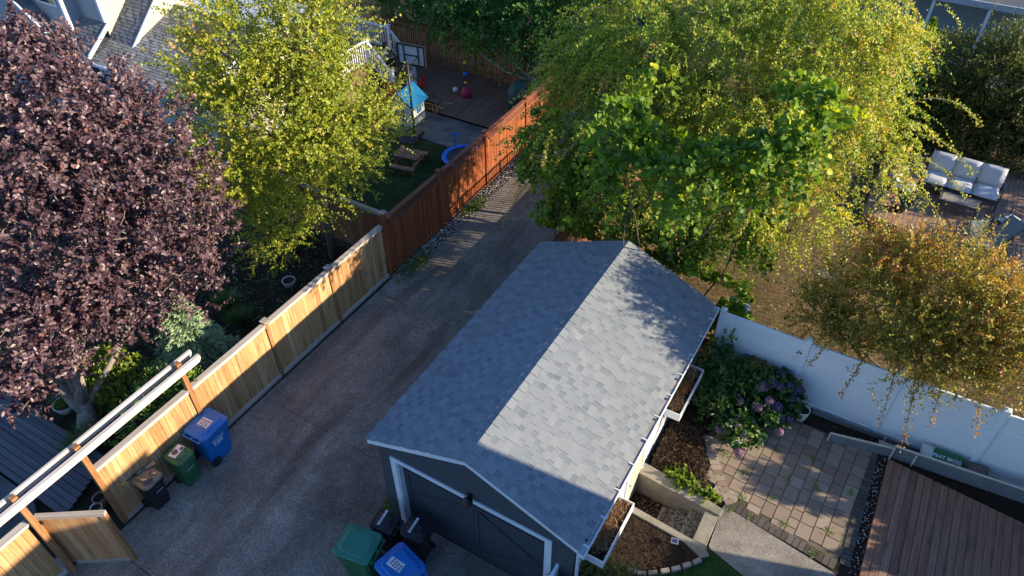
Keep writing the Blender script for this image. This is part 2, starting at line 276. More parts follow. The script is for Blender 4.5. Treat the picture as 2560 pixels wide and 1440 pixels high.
# ------------------------------------------------------------------ mesh helpers
class MB:
    def __init__(s): s.v = []; s.f = []; s.t = []; s.tint = None
    def add(s, vs, fs, tint=None):
        o = len(s.v); s.v += [tuple(v) for v in vs]; s.f += [tuple(i+o for i in f) for f in fs]
        s.t += [0.5 if tint is None else tint]*len(fs)
        if tint is not None: s.tint = True
        return s
    def box(s, c, d, rot=None, tint=None, top=None):
        """centre c, size d; top = (sx, sy) scales the top face"""
        tx, ty = top or (1, 1)
        P = [(-1, -1, -1), (1, -1, -1), (1, 1, -1), (-1, 1, -1), (-1*tx, -1*ty, 1), (tx, -1*ty, 1), (tx, ty, 1), (-1*tx, ty, 1)]
        vs = [Vector((p[0]*d[0]/2, p[1]*d[1]/2, p[2]*d[2]/2)) for p in P]
        if rot is not None:
            Rm = Euler(rot).to_matrix() if not isinstance(rot, Matrix) else rot
            vs = [Rm @ v for v in vs]
        vs = [v+Vector(c) for v in vs]
        return s.add(vs, [(0, 3, 2, 1), (4, 5, 6, 7), (0, 1, 5, 4), (1, 2, 6, 5), (2, 3, 7, 6), (3, 0, 4, 7)], tint)
    def bx(s, x0, x1, y0, y1, z0, z1, tint=None):
        return s.box(((x0+x1)/2, (y0+y1)/2, (z0+z1)/2), (x1-x0, y1-y0, z1-z0), tint=tint)
    def beam(s, p, q, wd, h, up=(0, 0, 1), tint=None):
        p = Vector(p); q = Vector(q); d = q-p; L = d.length; d.normalize(); up = Vector(up)
        side = d.cross(up)
        if side.length < 1e-4: side = d.cross(Vector((1, 0, 0)))
        side.normalize(); u = side.cross(d).normalized()
        Rm = Matrix((side, d, u)).transposed()
        return s.box((p+q)/2, (wd, L, h), Rm, tint)
    def tube(s, pts, rs, n=8, cap=True, tint=None):
        pts = [Vector(p) for p in pts]
        if isinstance(rs, (int, float)): rs = [rs]*len(pts)
        o = []; prev = None
        for i, p in enumerate(pts):
            d = (pts[min(i+1, len(pts)-1)]-pts[max(i-1, 0)]).normalized()
            a = prev if prev is not None else (Vector((0, 0, 1)) if abs(d.z) < 0.9 else Vector((1, 0, 0)))
            x = (a-d*a.dot(d)).normalized(); y = d.cross(x); prev = x
            for k in range(n):
                t = 2*math.pi*k/n; o.append(p+(x*math.cos(t)+y*math.sin(t))*rs[i])
        f = [(i*n+k, i*n+(k+1) % n, (i+1)*n+(k+1) % n, (i+1)*n+k) for i in range(len(pts)-1) for k in range(n)]
        if cap: f += [tuple(reversed(range(n))), tuple(range((len(pts)-1)*n, len(pts)*n))]
        return s.add(o, f, tint)
    def lathe(s, c, prof, n=16, tint=None):
        c = Vector(c); o = []
        for r, z in prof:
            for k in range(n):
                t = 2*math.pi*k/n; o.append(c+Vector((r*math.cos(t), r*math.sin(t), z)))
        f = [(i*n+k, i*n+(k+1) % n, (i+1)*n+(k+1) % n, (i+1)*n+k) for i in range(len(prof)-1) for k in range(n)]
        f += [tuple(reversed(range(n))), tuple(range((len(prof)-1)*n, len(prof)*n))]
        return s.add(o, f, tint)
    def prism(s, pts, z0, z1, tint=None):
        n = len(pts); o = [(p[0], p[1], z0) for p in pts]+[(p[0], p[1], z1) for p in pts]
        f = [tuple(reversed(range(n))), tuple(range(n, 2*n))]+[(i, (i+1) % n, n+(i+1) % n, n+i) for i in range(n)]
        return s.add(o, f, tint)
    def prism_y(s, pts, y0, y1, tint=None):
        """outline in (x, z), extruded along y"""
        n = len(pts); o = [(p[0], y0, p[1]) for p in pts]+[(p[0], y1, p[1]) for p in pts]
        f = [tuple(range(n)), tuple(reversed(range(n, 2*n)))]+[((i+1) % n, i, n+i, n+(i+1) % n) for i in range(n)]
        return s.add(o, f, tint)
    def prism_x(s, pts, x0, x1, tint=None):
        n = len(pts); o = [(x0, p[0], p[1]) for p in pts]+[(x1, p[0], p[1]) for p in pts]
        f = [tuple(reversed(range(n))), tuple(range(n, 2*n))]+[(i, (i+1) % n, n+(i+1) % n, n+i) for i in range(n)]
        return s.add(o, f, tint)
    def mesh(s, name, off=(0, 0, 0)):
        me = bpy.data.meshes.new(name)
        me.from_pydata([(v[0]-off[0], v[1]-off[1], v[2]-off[2]) for v in s.v], [], s.f)
        if s.tint:
            a = me.attributes.new('tint', 'FLOAT', 'FACE'); a.data.foreach_set('value', s.t)
        me.update(); return me

def world_off(parent):
    o = Vector((0, 0, 0))
    while parent is not None: o += parent.location; parent = parent.parent
    return o
def link(name, me, mat, parent=None, loc=None, rot=None, smooth=False, kind=None):
    if mat is not None and not me.materials: me.materials.append(mat)
    o = bpy.data.objects.new(name, me); col.objects.link(o)
    if parent is not None: o.parent = parent
    if loc is not None: o.location = loc
    if rot is not None: o.rotation_euler = rot
    if smooth:
        me.polygons.foreach_set('use_smooth', [True]*len(me.polygons)); me.update()
    if kind: o['kind'] = kind
    return o
def build(mb, name, mat, parent=None, local=False, smooth=False, kind=None, bevel=0, seg=2):
    if name == 'twigs': kind = 'stuff'
    off = (0, 0, 0) if (local or parent is None) else world_off(parent)
    me = mb.mesh(name, off)
    o = link(name, me, mat, parent, smooth=smooth, kind=kind)
    if bevel:
        b = o.modifiers.new('bevel', 'BEVEL'); b.width = bevel; b.segments = seg; b.limit_method = 'ANGLE'; b.angle_limit = rad(35)
    return o
def tag(o, label=None, cat=None, group=None, kind=None):
    if label: o['label'] = label
    if cat: o['category'] = cat
    if group: o['group'] = group
    if kind: o['kind'] = kind
    return o
def thing(name, label, cat, loc=(0, 0, 0), rz=0, group=None):
    o = bpy.data.objects.new(name, None); col.objects.link(o); o.location = loc; o.rotation_euler = (0, 0, rz); o.empty_display_size = 0.1
    return tag(o, label, cat, group)
def struct(mb, name, mat, **kw):
    return build(mb, name, mat, kind='structure', **kw)
def text_mesh(s, size, name='lettering', depth=0.001):
    cu = bpy.data.curves.new(name, 'FONT'); cu.body = s; cu.size = size; cu.extrude = depth; cu.align_x = 'CENTER'; cu.align_y = 'CENTER'; cu.resolution_u = 2; cu.offset = size*0.012
    ob = bpy.data.objects.new(name, cu); col.objects.link(ob)
    dg = bpy.context.evaluated_depsgraph_get(); me = bpy.data.meshes.new_from_object(ob.evaluated_get(dg))
    bpy.data.objects.remove(ob); me.name = name; return me

# ------------------------------------------------------------------ foliage helpers
SH = {
 'diamond': (np.array([(0, 0, 0), (.45, .5, .10), (1, 0, 0), (.45, -.5, .10)]), [(0, 2, 1), (0, 3, 2)]),
 'oval': (np.array([(0, 0, 0), (.28, .42, .10), (.68, .44, .10), (1, 0, -.06), (.68, -.44, .10), (.28, -.42, .10)]), [(0, 3, 2, 1), (0, 5, 4, 3)]),
 'round': (np.array([(0, 0, 0), (.02, .34, .06), (.38, .52, .10), (.75, .34, .05), (1, 0, -.08), (.75, -.34, .05), (.38, -.52, .10), (.02, -.34, .06)]), [(0, 4, 3, 2, 1), (0, 7, 6, 5, 4)]),
 'needle': (np.array([(0, 0, 0), (.5, .5, .0), (1, 0, 0), (.5, -.5, .0)]), [(0, 3, 2, 1)]),
}
def nrm(a): return a/np.maximum(1e-9, np.linalg.norm(a, axis=-1, keepdims=True))
def leaves_mesh(name, pos, axis, nor, ln, wd, tint, shape):
    V, Fc = SH[shape]; n = len(pos); k = len(V)
    axis = nrm(axis); side = nrm(np.cross(nor, axis)); nor = np.cross(axis, side)
    P = (pos[:, None, :]+axis[:, None, :]*(V[None, :, 0:1]*ln[:, None, None])+side[:, None, :]*(V[None, :, 1:2]*wd[:, None, None])+nor[:, None, :]*(V[None, :, 2:3]*wd[:, None, None]))
    P = P.reshape(-1, 3)
    loops = np.concatenate([np.array(f) for f in Fc]); per = len(loops)
    li = (np.arange(n)[:, None]*k+loops[None, :]).reshape(-1)
    lens = np.array([len(f) for f in Fc]); starts = np.concatenate([[0], np.cumsum(lens)[:-1]])
    ls = (np.arange(n)[:, None]*per+starts[None, :]).reshape(-1)
    me = bpy.data.meshes.new(name)
    me.vertices.add(len(P)); me.vertices.foreach_set('co', P.astype(np.float32).reshape(-1))
    me.loops.add(len(li)); me.loops.foreach_set('vertex_index', li.astype(np.int32))
    me.polygons.add(len(ls)); me.polygons.foreach_set('loop_start', ls.astype(np.int32))
    me.update(calc_edges=True)
    a = me.attributes.new('tint', 'FLOAT', 'FACE'); a.data.foreach_set('value', np.repeat(tint, len(Fc)).astype(np.float32))
    return me
def cull(pos, cell, frac, seed):
    q = np.floor(pos/cell).astype(np.int64)
    h = (q[:, 0]*73856093 ^ q[:, 1]*19349663 ^ q[:, 2]*83492791 ^ seed*2654435) & 0xffff
    return (h*40503 % 65536)/65536.0 >= frac
def crown(name, blobs, n, per, L, ln, wd, mat, shape='diamond', seed=1, up=0.3, droop=0.0, gap=0.25, cell=0.5, inner=0.35, squash=0.85,
          tip=0.0, parent=None, tvar=0.16, out=0.8, lump=0.22, zmin=0.15, flat=0.6, prune=False):
    r = nrs(seed); B = np.array([b[:4] for b in blobs], float)
    wgt = B[:, 3]**2; idx = r.choice(len(B), n, p=wgt/wgt.sum())
    d = nrm(r.randn(n, 3)); flip = (d[:, 2] < -0.25) & (r.rand(n) < 0.6); d[flip, 2] *= -1
    ph = r.rand(len(B), 6)*6.28
    lum = 1+lump*(np.sin(3.1*d[:, 0]+ph[idx, 0])*np.sin(3.7*d[:, 1]+ph[idx, 1])+0.6*np.sin(6.3*d[:, 2]+5.1*d[:, 0]+ph[idx, 2])+0.5*np.sin(8.7*d[:, 1]-7*d[:, 2]+ph[idx, 3]))
    rf = inner+(1-inner)*r.rand(n)**0.55
    c = B[idx, :3]; R = B[idx, 3]
    base = c+d*(R*rf*lum)[:, None]*np.array([1, 1, squash])
    keep = cull(base, cell, gap, seed) & (base[:, 2] > zmin)
    base, d, idx, rf = base[keep], d[keep], idx[keep], rf[keep]; m = len(base)
    td = nrm(out*d+np.array([0, 0, up])+0.45*r.randn(m, 3))
    Lt = L*(0.55+0.9*r.rand(m))
    t = (np.arange(per)[None, :]+r.rand(m, per))/per
    pos = base[:, None, :]+td[:, None, :]*(t*Lt[:, None])[:, :, None]
    pos[:, :, 2] -= droop*(t**2)*Lt[:, None]
    tang = td[:, None, :]-np.array([0, 0, 1])*(2*droop*t)[:, :, None]; tang = nrm(tang)
    sd_ = nrm(np.cross(tang, r.randn(m, 1, 3))); alt = np.where(np.arange(per) % 2 == 0, 1, -1)[None, :, None]
    ax = 0.55*tang+0.8*sd_*alt+0.35*r.randn(m, per, 3)
    no = np.array([0.55, 0.10, flat])+0.45*d[:, None, :]+0.55*r.randn(m, per, 3)      # leaves lean towards the light side
    bt = r.rand(len(B))*0.22-0.11+np.array([(b[4] if len(b) > 4 else 0.0) for b in blobs])
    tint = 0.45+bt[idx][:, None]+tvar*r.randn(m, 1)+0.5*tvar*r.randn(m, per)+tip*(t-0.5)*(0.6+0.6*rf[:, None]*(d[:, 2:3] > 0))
    q = m*per
    pos, ax, no = pos.reshape(q, 3), ax.reshape(q, 3), no.reshape(q, 3)
    s = 0.7+0.6*r.rand(q)
    ok = pos[:, 2] > zmin*0.5
    if prune: ok &= (pos[:, 1]+1.16*pos[:, 2] > 17.55) | (pos[:, 0] > -2.1)      # kept cut back clear of the garage roof
    me = leaves_mesh(name, pos[ok], ax[ok], no[ok], (ln*s)[ok], (wd*s)[ok], np.clip(tint.reshape(q), 0.0, 1.0)[ok], shape)
    if parent is not None:
        off = world_off(parent); me.transform(Matrix.Translation(-off))
    o = link(name, me, mat, parent)
    # thin twigs under part of the sprays
    return o, base, td, Lt
def twigs(name, base, td, Lt, mat, parent, r0=0.008, every=4, droop=0.0, back=0.35):
    mb = MB()
    for i in range(0, len(base), every):
        p0 = base[i]-td[i]*Lt[i]*back; p1 = base[i]+td[i]*Lt[i]*0.4; p1 = p1-np.array([0, 0, droop*0.16*Lt[i]]); p2 = base[i]+td[i]*Lt[i]*0.85-np.array([0, 0, droop*0.72*Lt[i]])
        mb.tube([p0, p1, p2], [r0, r0*0.7, r0*0.3], 3, cap=False)
    return build(mb, name, mat, parent)
def limb(mb, p, q, r0, r1, n=8, bend=0.12, seg=6, seed=0):
    p = np.array(p, float); q = np.array(q, float); r = nrs(seed); d = q-p; L = np.linalg.norm(d)
    off = r.randn(3)*bend*L; off2 = r.randn(3)*bend*0.5*L
    pts = []; rs = []
    for i in range(seg+1):
        t = i/seg; pts.append(p+d*t+off*math.sin(math.pi*t)*0.6+off2*math.sin(2*math.pi*t)*0.5); rs.append(r0+(r1-r0)*t**0.8)
    mb.tube(pts, rs, n); return pts
def inpoly(x, y, P):
    ins = np.zeros(len(x), bool); n = len(P)
    for i in range(n):
        x0, y0 = P[i]; x1, y1 = P[(i+1) % n]
        c = ((y0 > y) != (y1 > y)) & (x < (x1-x0)*(y-y0)/(y1-y0+1e-12)+x0); ins ^= c
    return ins
def scatter(name, poly, z, n, ln, wd, mat, seed, shape='diamond', up=1.0, spread=0.25, label=None, cat=None, tl=(0, 1), zj=0.01, stand=0.0, parent=None):
    r = nrs(seed); P = np.array(poly); lo = P.min(0); hi = P.max(0)
    xy = lo+(hi-lo)*r.rand(n, 2); k = inpoly(xy[:, 0], xy[:, 1], poly); xy = xy[k]; m = len(xy)
    pos = np.column_stack([xy, z+0.004+zj*r.rand(m)])
    ax = np.column_stack([r.randn(m, 2), stand+0.2*r.randn(m)]); no = np.column_stack([spread*r.randn(m, 2), np.full(m, up)])
    s = 0.5+r.rand(m)
    me = leaves_mesh(name, pos, ax, no, ln*s, wd*s, tl[0]+(tl[1]-tl[0])*r.rand(m), shape)
    o = link(name, me, mat, parent); o['kind'] = 'stuff'
    if parent is None: tag(o, label, cat)
    return o

# ------------------------------------------------------------------ terrain and paving
YZ = 0.6                      # level of the right-hand gardens
g = MB(); g.add([(-300, -300, -0.06), (300, -300, -0.06), (300, 300, -0.06), (-300, 300, -0.06)], [(0, 1, 2, 3)])
struct(g, 'ground', M['soil'])
g = MB(); g.add([(-60, -20, -0.02), (-12.05, -20, -0.02), (-12.05, 40, -0.02), (-60, 40, -0.02)], [(0, 1, 2, 3)])
struct(g, 'garden_soil', M['soil'])
g = MB()
g.bx(-7.1, 60, 13.45, 90, -0.05, YZ); g.bx(-2.30, 60, 9.86, 13.45, -0.05, YZ); g.bx(-0.52, 60, 8.72, 9.86, -0.05, YZ-0.002)
g.bx(-2.30, 60, -20, 8.72, -0.05, YZ-0.001); g.bx(-12, -7.1, 30, 90, -0.05, YZ)
struct(g, 'raised_yard', M['mulch'])
g = MB(); g.prism([(-7.0, 14.6), (40, 14.6), (40, 40), (-7.0, 40)], YZ-0.02, YZ+0.004); struct(g, 'dry_lawn', M['lawn_dry'])
# driveway: three slabs with open joints on a darker bed
dw = tag(bpy.data.objects.new('driveway', None), kind='structure'); col.objects.link(dw)
g = MB(); g.bx(-12.6, -2.35, -10, 6.5, -0.05, 0.012); g.bx(-12.05, -6.9, 6.5, 30, -0.05, 0.012); build(g, 'bed', M['soil'], dw)
for pts in ([(-12.6, -10), (-2.4, -10), (-2.4, 2.40), (-11.9, 2.535), (-12.6, 2.535)],
            [(-12.6, 2.55), (-11.9, 2.55), (-2.4, 2.43), (-2.4, 6.4), (-7.0, 6.4), (-7.0, 7.20), (-11.93, 7.36), (-11.93, 2.9), (-12.6, 2.9)],
            [(-11.93, 7.372), (-7.0, 7.212), (-7.0, 11.838), (-11.9, 12.068)],
            [(-11.9, 12.08), (-7.0, 11.85), (-7.0, 26), (-11.45, 26), (-11.55, 13.2), (-11.9, 12.9)]):
    g = MB(); g.prism(pts, -0.03, 0.025); build(g, 'slab', M['driveway'], dw)
scatter('gravel', [(-11.98, 12.7), (-11.55, 13.1), (-11.4, 26), (-11.95, 26)], 0.005, 6500, 0.045, 0.03, M['gravel'], 3, 'round', spread=0.5, label='pale pebbles in the strip along the foot of the red fence', cat='gravel', zj=0.02)
scatter('leaf_litter', [(-12.0, 7), (-11.6, 7), (-11.5, 13), (-11.0, 14), (-9, 20), (-8, 24), (-7.1, 24), (-7.1, 13.6), (-8.5, 12.0), (-10.5, 10.5), (-11.5, 8)], 0.022, 900, 0.05, 0.03, M['chips'], 5, tl=(0.2, 1), label='dry brown leaf bits blown over the shaded driveway', cat='leaf litter')

# ------------------------------------------------------------------ garage
GX0, GX1, GY0, GY1 = -7.04, -2.33, 6.15, 13.36        # roof edges
RX, RZ, EZ = -4.65, 3.943, 2.957
WX0, WX1, WY0, WY1 = -6.93, -2.45, 6.28, 13.26        # walls
gar = thing('garage', 'charcoal garage with a grey shingle gable roof and white door trim', 'garage', (-4.7, 9.75, 0))
def roofz(x): return RZ-abs(x-RX)*(RZ-EZ)/(RX-GX0 if x < RX else GX1-RX)
def under(x): return roofz(x)-0.14
g = MB()
DX0, DX1, DZ = -6.50, -3.03, 2.40
g.prism_y([(WX0, 0), (DX0, 0), (DX0, DZ), (DX1, DZ), (DX1, 0), (WX1, 0), (WX1, under(WX1)), (RX, under(RX)), (WX0, under(WX0))], WY0, WY0+0.12)
build(g, 'front_wall', M['greywall'], gar)
g = MB(); g.prism_y([(WX0, 0), (WX1, 0), (WX1, under(WX1)), (RX, under(RX)), (WX0, under(WX0))], WY1-0.12, WY1); build(g, 'rear_wall', M['greywall'], gar)
g = MB(); g.bx(WX0, WX0+0.1, WY0+0.121, WY1-0.121, 0, under(WX0)-0.01); build(g, 'left_wall', M['greywall'], gar)
g = MB(); g.bx(WX1-0.1, WX1, WY0+0.121, WY1-0.121, 0, under(WX1)-0.01)
for i in range(46):
    y = WY0+0.2+i*0.15
    g.bx(WX1, WX1+0.006, y, y+0.142, 0, under(WX1)-0.03)
build(g, 'right_wall', M['white'], gar)
# garage door: two framed leaves with crossed braces
g = MB(); g.bx(DX0, DX1, WY0+0.14, WY0+0.19, 0.02, DZ); dr = build(g, 'garage_door', M['greydoor'], gar)
def brace(mb, x0, z0, x1, z1, wd=0.09, t=0.018, y=WY0+0.14): mb.beam((x0, y-t/2-0.001, z0), (x1, y-t/2-0.001, z1), wd, t, up=(0, -1, 0))
for (a, b_, c, d_) in ((DX0+0.06, 1.98, DX1-0.06, 1.98), (DX0+0.06, 0.15, DX1-0.06, 0.15), (DX0+0.11, 0.2, DX0+0.11, 1.93), (DX1-0.11, 0.2, DX1-0.11, 1.93), (-4.79, 0.2, -4.79, 1.93), (-4.69, 0.2, -4.69, 1.93)):
    g = MB(); brace(g, a, b_, c, d_); build(g, 'rail', M['greydoor'], dr)
for (a, b_, c, d_) in ((DX0+0.17, 1.2, -4.85, 1.9), (DX0+0.17, 1.15, -4.85, 0.3), (-4.62, 1.9, DX1-0.17, 1.1), (-4.62, 0.3, DX1-0.17, 1.05)):
    g = MB(); brace(g, a, b_, c, d_, 0.035, 0.03); build(g, 'brace', M['greydoor'], dr)
g = MB()
g.bx(DX0-0.13, DX0, WY0-0.025, WY0, 0, DZ+0.11); g.bx(DX1, DX1+0.13, WY0-0.025, WY0, 0, DZ+0.11); g.bx(DX0+0.001, DX1-0.001, WY0-0.025, WY0, DZ, DZ+0.11)
g.bx(DX0-0.004, DX0+0.03, WY0+0.001, WY0+0.14, 0, DZ-0.002); g.bx(DX1-0.03, DX1+0.004, WY0+0.001, WY0+0.14, 0, DZ-0.002)
build(g, 'door_trim', M['white'], gar)
# rakes, roof decks
for (x0, x1) in ((GX0, RX), (RX, GX1)):
    for (y0, y1) in ((GY0-0.015, GY0+0.02), (GY1-0.02, GY1+0.015)):
        g = MB(); g.prism_y([(x0, roofz(x0)-0.145), (x1, roofz(x1)-0.145), (x1, roofz(x1)-0.012), (x0, roofz(x0)-0.012)], y0, y1); build(g, 'rake_board', M['white'], gar)
    g = MB(); g.prism_y([(x0, roofz(x0)-0.10), (x1, roofz(x1)-0.10), (x1, roofz(x1)-0.02), (x0, roofz(x0)-0.02)], GY0+0.021, GY1-0.021); build(g, 'roof_deck', M['greywall'], gar)
g = MB(); g.bx(GX0-0.012, GX0+0.012, GY0+0.02, GY1-0.02, EZ-0.16, EZ-0.02); build(g, 'eave_board', M['white'], gar)
g = MB(); g.bx(GX0-0.05, GX0-0.014, GY0+0.04, GY1-0.04, EZ-0.10, EZ-0.035); build(g, 'drip_edge', M['black'], gar)

def shingle_field(parent, origin, along, upslope, n_course, expo, length, mat, seed, name='shingle', tab=(0.18, 0.30), limit=300, key=None, inside=None, thick=0.012, tmean=0.62, tvar=0.10):
    """courses of overlapping tabs laid on a slope; the ones nearest the camera are parts, the rest one joined part"""
    o = Vector(origin); a = Vector(along).normalized(); u = Vector(upslope).normalized(); nn = a.cross(u)
    if nn.z < 0: nn = -nn
    r = random.Random(seed); tabs = []
    for k in range(n_course):
        x = -r.random()*0.2; hi_prev = r.random() < 0.5
        while x < length:
            wd = r.uniform(*tab)*(1.0 if not hi_prev else 0.55); x0 = max(0, x); x1 = min(length, x+wd-0.003)
            hi = not hi_prev; hi_prev = hi
            if x1-x0 > 0.02:
                c = o+a*((x0+x1)/2)+u*(k*expo+expo*0.62)
                if inside is None or inside(c): tabs.append((c, x0, x1, k, hi, min(1, max(0, r.gauss(tmean+(0.06 if hi else -0.16), tvar)))))
            x += wd
    tabs.sort(key=lambda q: (q[0]-Vector((0, 0, 15))).length)
    def tabmesh(mb, t):
        c, x0, x1, k, hi, tint = t
        th = thick*(1.5 if hi else 0.8); lo = thick*0.15
        s0 = k*expo-(0.0 if not hi else 0.006); s1 = (k+1)*expo+expo*0.25
        P = []
        for (xx, ss, hh) in ((x0, s0, lo-thick), (x1, s0, lo-thick), (x1, s1, -thick), (x0, s1, -thick), (x0, s0, th), (x1, s0, th), (x1, s1, 0.001), (x0, s1, 0.001)):
            P.append(o+a*xx+u*ss+nn*hh)
        fs = [(4, 5, 6, 7), (0, 1, 5, 4), (1, 2, 6, 5), (3, 0, 4, 7)]
        if (P[5]-P[4]).cross(P[6]-P[5]).dot(nn) < 0: fs = [tuple(reversed(f)) for f in fs]
        mb.add(P, fs, tint)
    for t in tabs[:limit]:
        mb = MB(); tabmesh(mb, t); build(mb, name, mat, parent)
    if tabs[limit:]:
        mb = MB()
        for t in tabs[limit:]: tabmesh(mb, t)
        build(mb, name, mat, parent, kind='stuff')
slopeL = Vector((RX-GX0, 0, RZ-EZ)); slopeR = Vector((RX-GX1, 0, RZ-EZ))
nC = 19
shingle_field(gar, (GX0-0.03, GY0-0.03, EZ+0.006-0.008), (0, 1, 0), slopeL, nC, slopeL.length/nC, GY1-GY0+0.06, M['shingle'], 11, limit=110)
shingle_field(gar, (GX1+0.02, GY0-0.03, EZ+0.006-0.008), (0, 1, 0), slopeR, nC, slopeR.length/nC, GY1-GY0+0.06, M['shingle'], 12, limit=185)
g = MB()
for i in range(30):
    y = GY0-0.04+i*(GY1-GY0+0.05)/30; tt = rnd.gauss(0.55, 0.12)
    for sgn, sl in ((-1, slopeL), (1, slopeR)):
        s_ = (RZ-EZ)/(RX-GX0 if sgn < 0 else GX1-RX); x1 = RX+sgn*0.15
        g.add([(RX, y, RZ+0.030), (RX, y+0.245, RZ+0.018), (x1, y+0.245, RZ+0.018-s_*0.15), (x1, y, RZ+0.030-s_*0.15)], [(0, 1, 2, 3) if sgn < 0 else (3, 2, 1, 0)], tt)
        g.add([(RX, y, RZ+0.030), (x1, y, RZ+0.030-s_*0.15), (x1, y, RZ+0.0-s_*0.15), (RX, y, RZ+0.0)], [(0, 1, 2, 3)], tt)
build(g, 'ridge_cap', M['shingle'], gar)
# gutter on the right eave with leaf guard flaps, straps and a downpipe hole
gut = build(MB().bx(GX1-0.02, GX1+0.0, GY0-0.02, GY1+0.0, EZ-0.13, EZ-0.02), 'fascia', M['white'], gar)
g = MB()
x0, x1 = GX1+0.002, GX1+0.145
g.bx(x0, x1, GY0-0.06, GY1-0.02, EZ-0.125, EZ-0.115); g.bx(x0, x0+0.006, GY0-0.06, GY1-0.02, EZ-0.115, EZ-0.03)
g.bx(x1-0.012, x1, GY0-0.06, GY1-0.02, EZ-0.115, EZ-0.015); g.bx(x0, x1, GY0-0.068, GY0-0.06, EZ-0.125, EZ-0.02); g.bx(x0, x1, GY1-0.02, GY1-0.012, EZ-0.125, EZ-0.02)
gu = build(g, 'gutter', M['white'], gar)
g = MB()
y = GY0+0.25
while y < GY1-0.7:
    g.box((x0+0.045, y+0.30, EZ-0.028), (0.085, 0.56, 0.006), (0, 0.10, 0)); y += 0.62
build(g, 'gutter_guard', M['gutter_in'], gu)
for i in range(11):
    y = GY0+0.12+i*0.66
    build(MB().bx(x0-0.01, x1-0.013, y, y+0.03, EZ-0.022, EZ-0.012), 'strap', M['white'], gu)
build(MB().tube([(x0+0.03, GY0+0.24, EZ-0.03), (x0+0.03, GY0+0.24, EZ-0.02)], 0.03, 12), 'outlet', M['black'], gu)
build(MB().tube([(x0+0.07, GY0+0.0, EZ-0.12), (x0+0.02, WY0+0.05, EZ-0.4), (WX1+0.06, WY0+0.05, EZ-0.6), (WX1+0.06, WY0+0.05, 0.62)], 0.035, 8), 'downpipe', M['white'], gar)
# lantern over the door
ln_ = thing('wall_lantern', 'small black barn lantern fixed over the garage door trim', 'lantern', (-4.68, WY0-0.02, 2.55))
build(MB().lathe((0, -0.12, 0.02), [(0.03, 0.14), (0.05, 0.11), (0.11, 0.02), (0.12, 0.0), (0.115, -0.01)], 14), 'shade', M['black'], ln_, local=True, smooth=True)
build(MB().tube([(0, 0.0, 0.10), (0, -0.06, 0.19), (0, -0.12, 0.15)], 0.014, 6), 'arm', M['black'], ln_, local=True)
build(MB().box((0, -0.01, 0.08), (0.10, 0.02, 0.14)), 'backplate', M['black'], ln_, local=True)
# side door and white corner trim in the stair pit
sdr = build(MB().bx(WX1, WX1+0.03, 8.95, 9.75, 0.03, 2.05), 'side_door', M['cream'], gar)
build(MB().tube([(WX1+0.03, 9.05, 1.0), (WX1+0.07, 9.05, 1.0)], 0.03, 8), 'handle', M['metal'], sdr)
build(MB().bx(WX1+0.007, WX1+0.045, 8.84, 8.94, 0.0, 2.12).bx(WX1+0.007, WX1+0.045, 9.76, 9.86, 0.0, 2.12).bx(WX1+0.007, WX1+0.045, 8.94, 9.76, 2.06, 2.14), 'side_door_trim', M['white'], gar)

# window boxes on the right wall
def window_box(y0, y1, z0, label, seed):
    t = thing('flower_box', label, 'flower box', ((-2.22), (y0+y1)/2, z0), 0, 'white flower boxes hung on the garage side wall')
    X0, X1, H = WX1+0.012, -2.0, 0.22
    for nm, a in (('side_board', (X1-0.022, X1, y0, y1, z0, z0+H)), ('side_board', (X0, X0+0.022, y0, y1, z0, z0+H)), ('end_board', (X0+0.023, X1-0.023, y0, y0+0.022, z0, z0+H)), ('end_board', (X0+0.023, X1-0.023, y1-0.022, y1, z0, z0+H)), ('bottom_board', (X0+0.023, X1-0.023, y0+0.023, y1-0.023, z0, z0+0.02))):
        build(MB().bx(*a), nm, M['white'], t)
    build(MB().bx(X0+0.024, X1-0.024, y0+0.024, y1-0.024, z0+0.021, z0+0.13), 'potting_soil', M['mulch'], t)
    return t, (X0+0.03, X1-0.03, y0+0.03, y1-0.03, z0+0.13)
fb = []
fb.append(window_box(10.66, 12.22, 1.72, 'white flower box of dead stalks beside the azalea, farther back on the wall', 1))
fb.append(window_box(6.66, 8.12, 1.72, 'white flower box of dead stalks above dark mulch, at the garage front end', 2))
for k, (t, (a0, a1, b0, b1, z)) in enumerate(fb):
    for j, (cy, rr) in enumerate(((b0+0.35, 0.17), (b0+0.75, 0.14), (b1-0.3, 0.18))):
        r = nrs(50+k*7+j); n = 420
        p = np.column_stack([(a0+a1)/2+0.07*r.randn(n), cy+rr*0.7*r.randn(n), np.full(n, z)]); p[:, 0] = np.clip(p[:, 0], a0, a1); p[:, 1] = np.clip(p[:, 1], b0, b1)
        me = leaves_mesh('dead_plant', p, np.column_stack([0.35*r.randn(n), 0.35*r.randn(n), 0.6+0.4*r.rand(n)]), r.randn(n, 3), 0.10+0.14*r.rand(n), np.full(n, 0.013), 0.3+0.7*r.rand(n), 'needle')
        o = link('dead_plant', me, M['dead'] if j != 1 or k else plain('orange_dead_stalks', (0.42, 0.20, 0.06), 0.9, 0.3, 20)); tag(o, ('tuft of dry brown stalks in the %s flower box, ' % ('rear' if k == 0 else 'front'))+('nearest end', 'middle', 'far end')[j], 'dead plant', 'dead plants in the flower boxes')

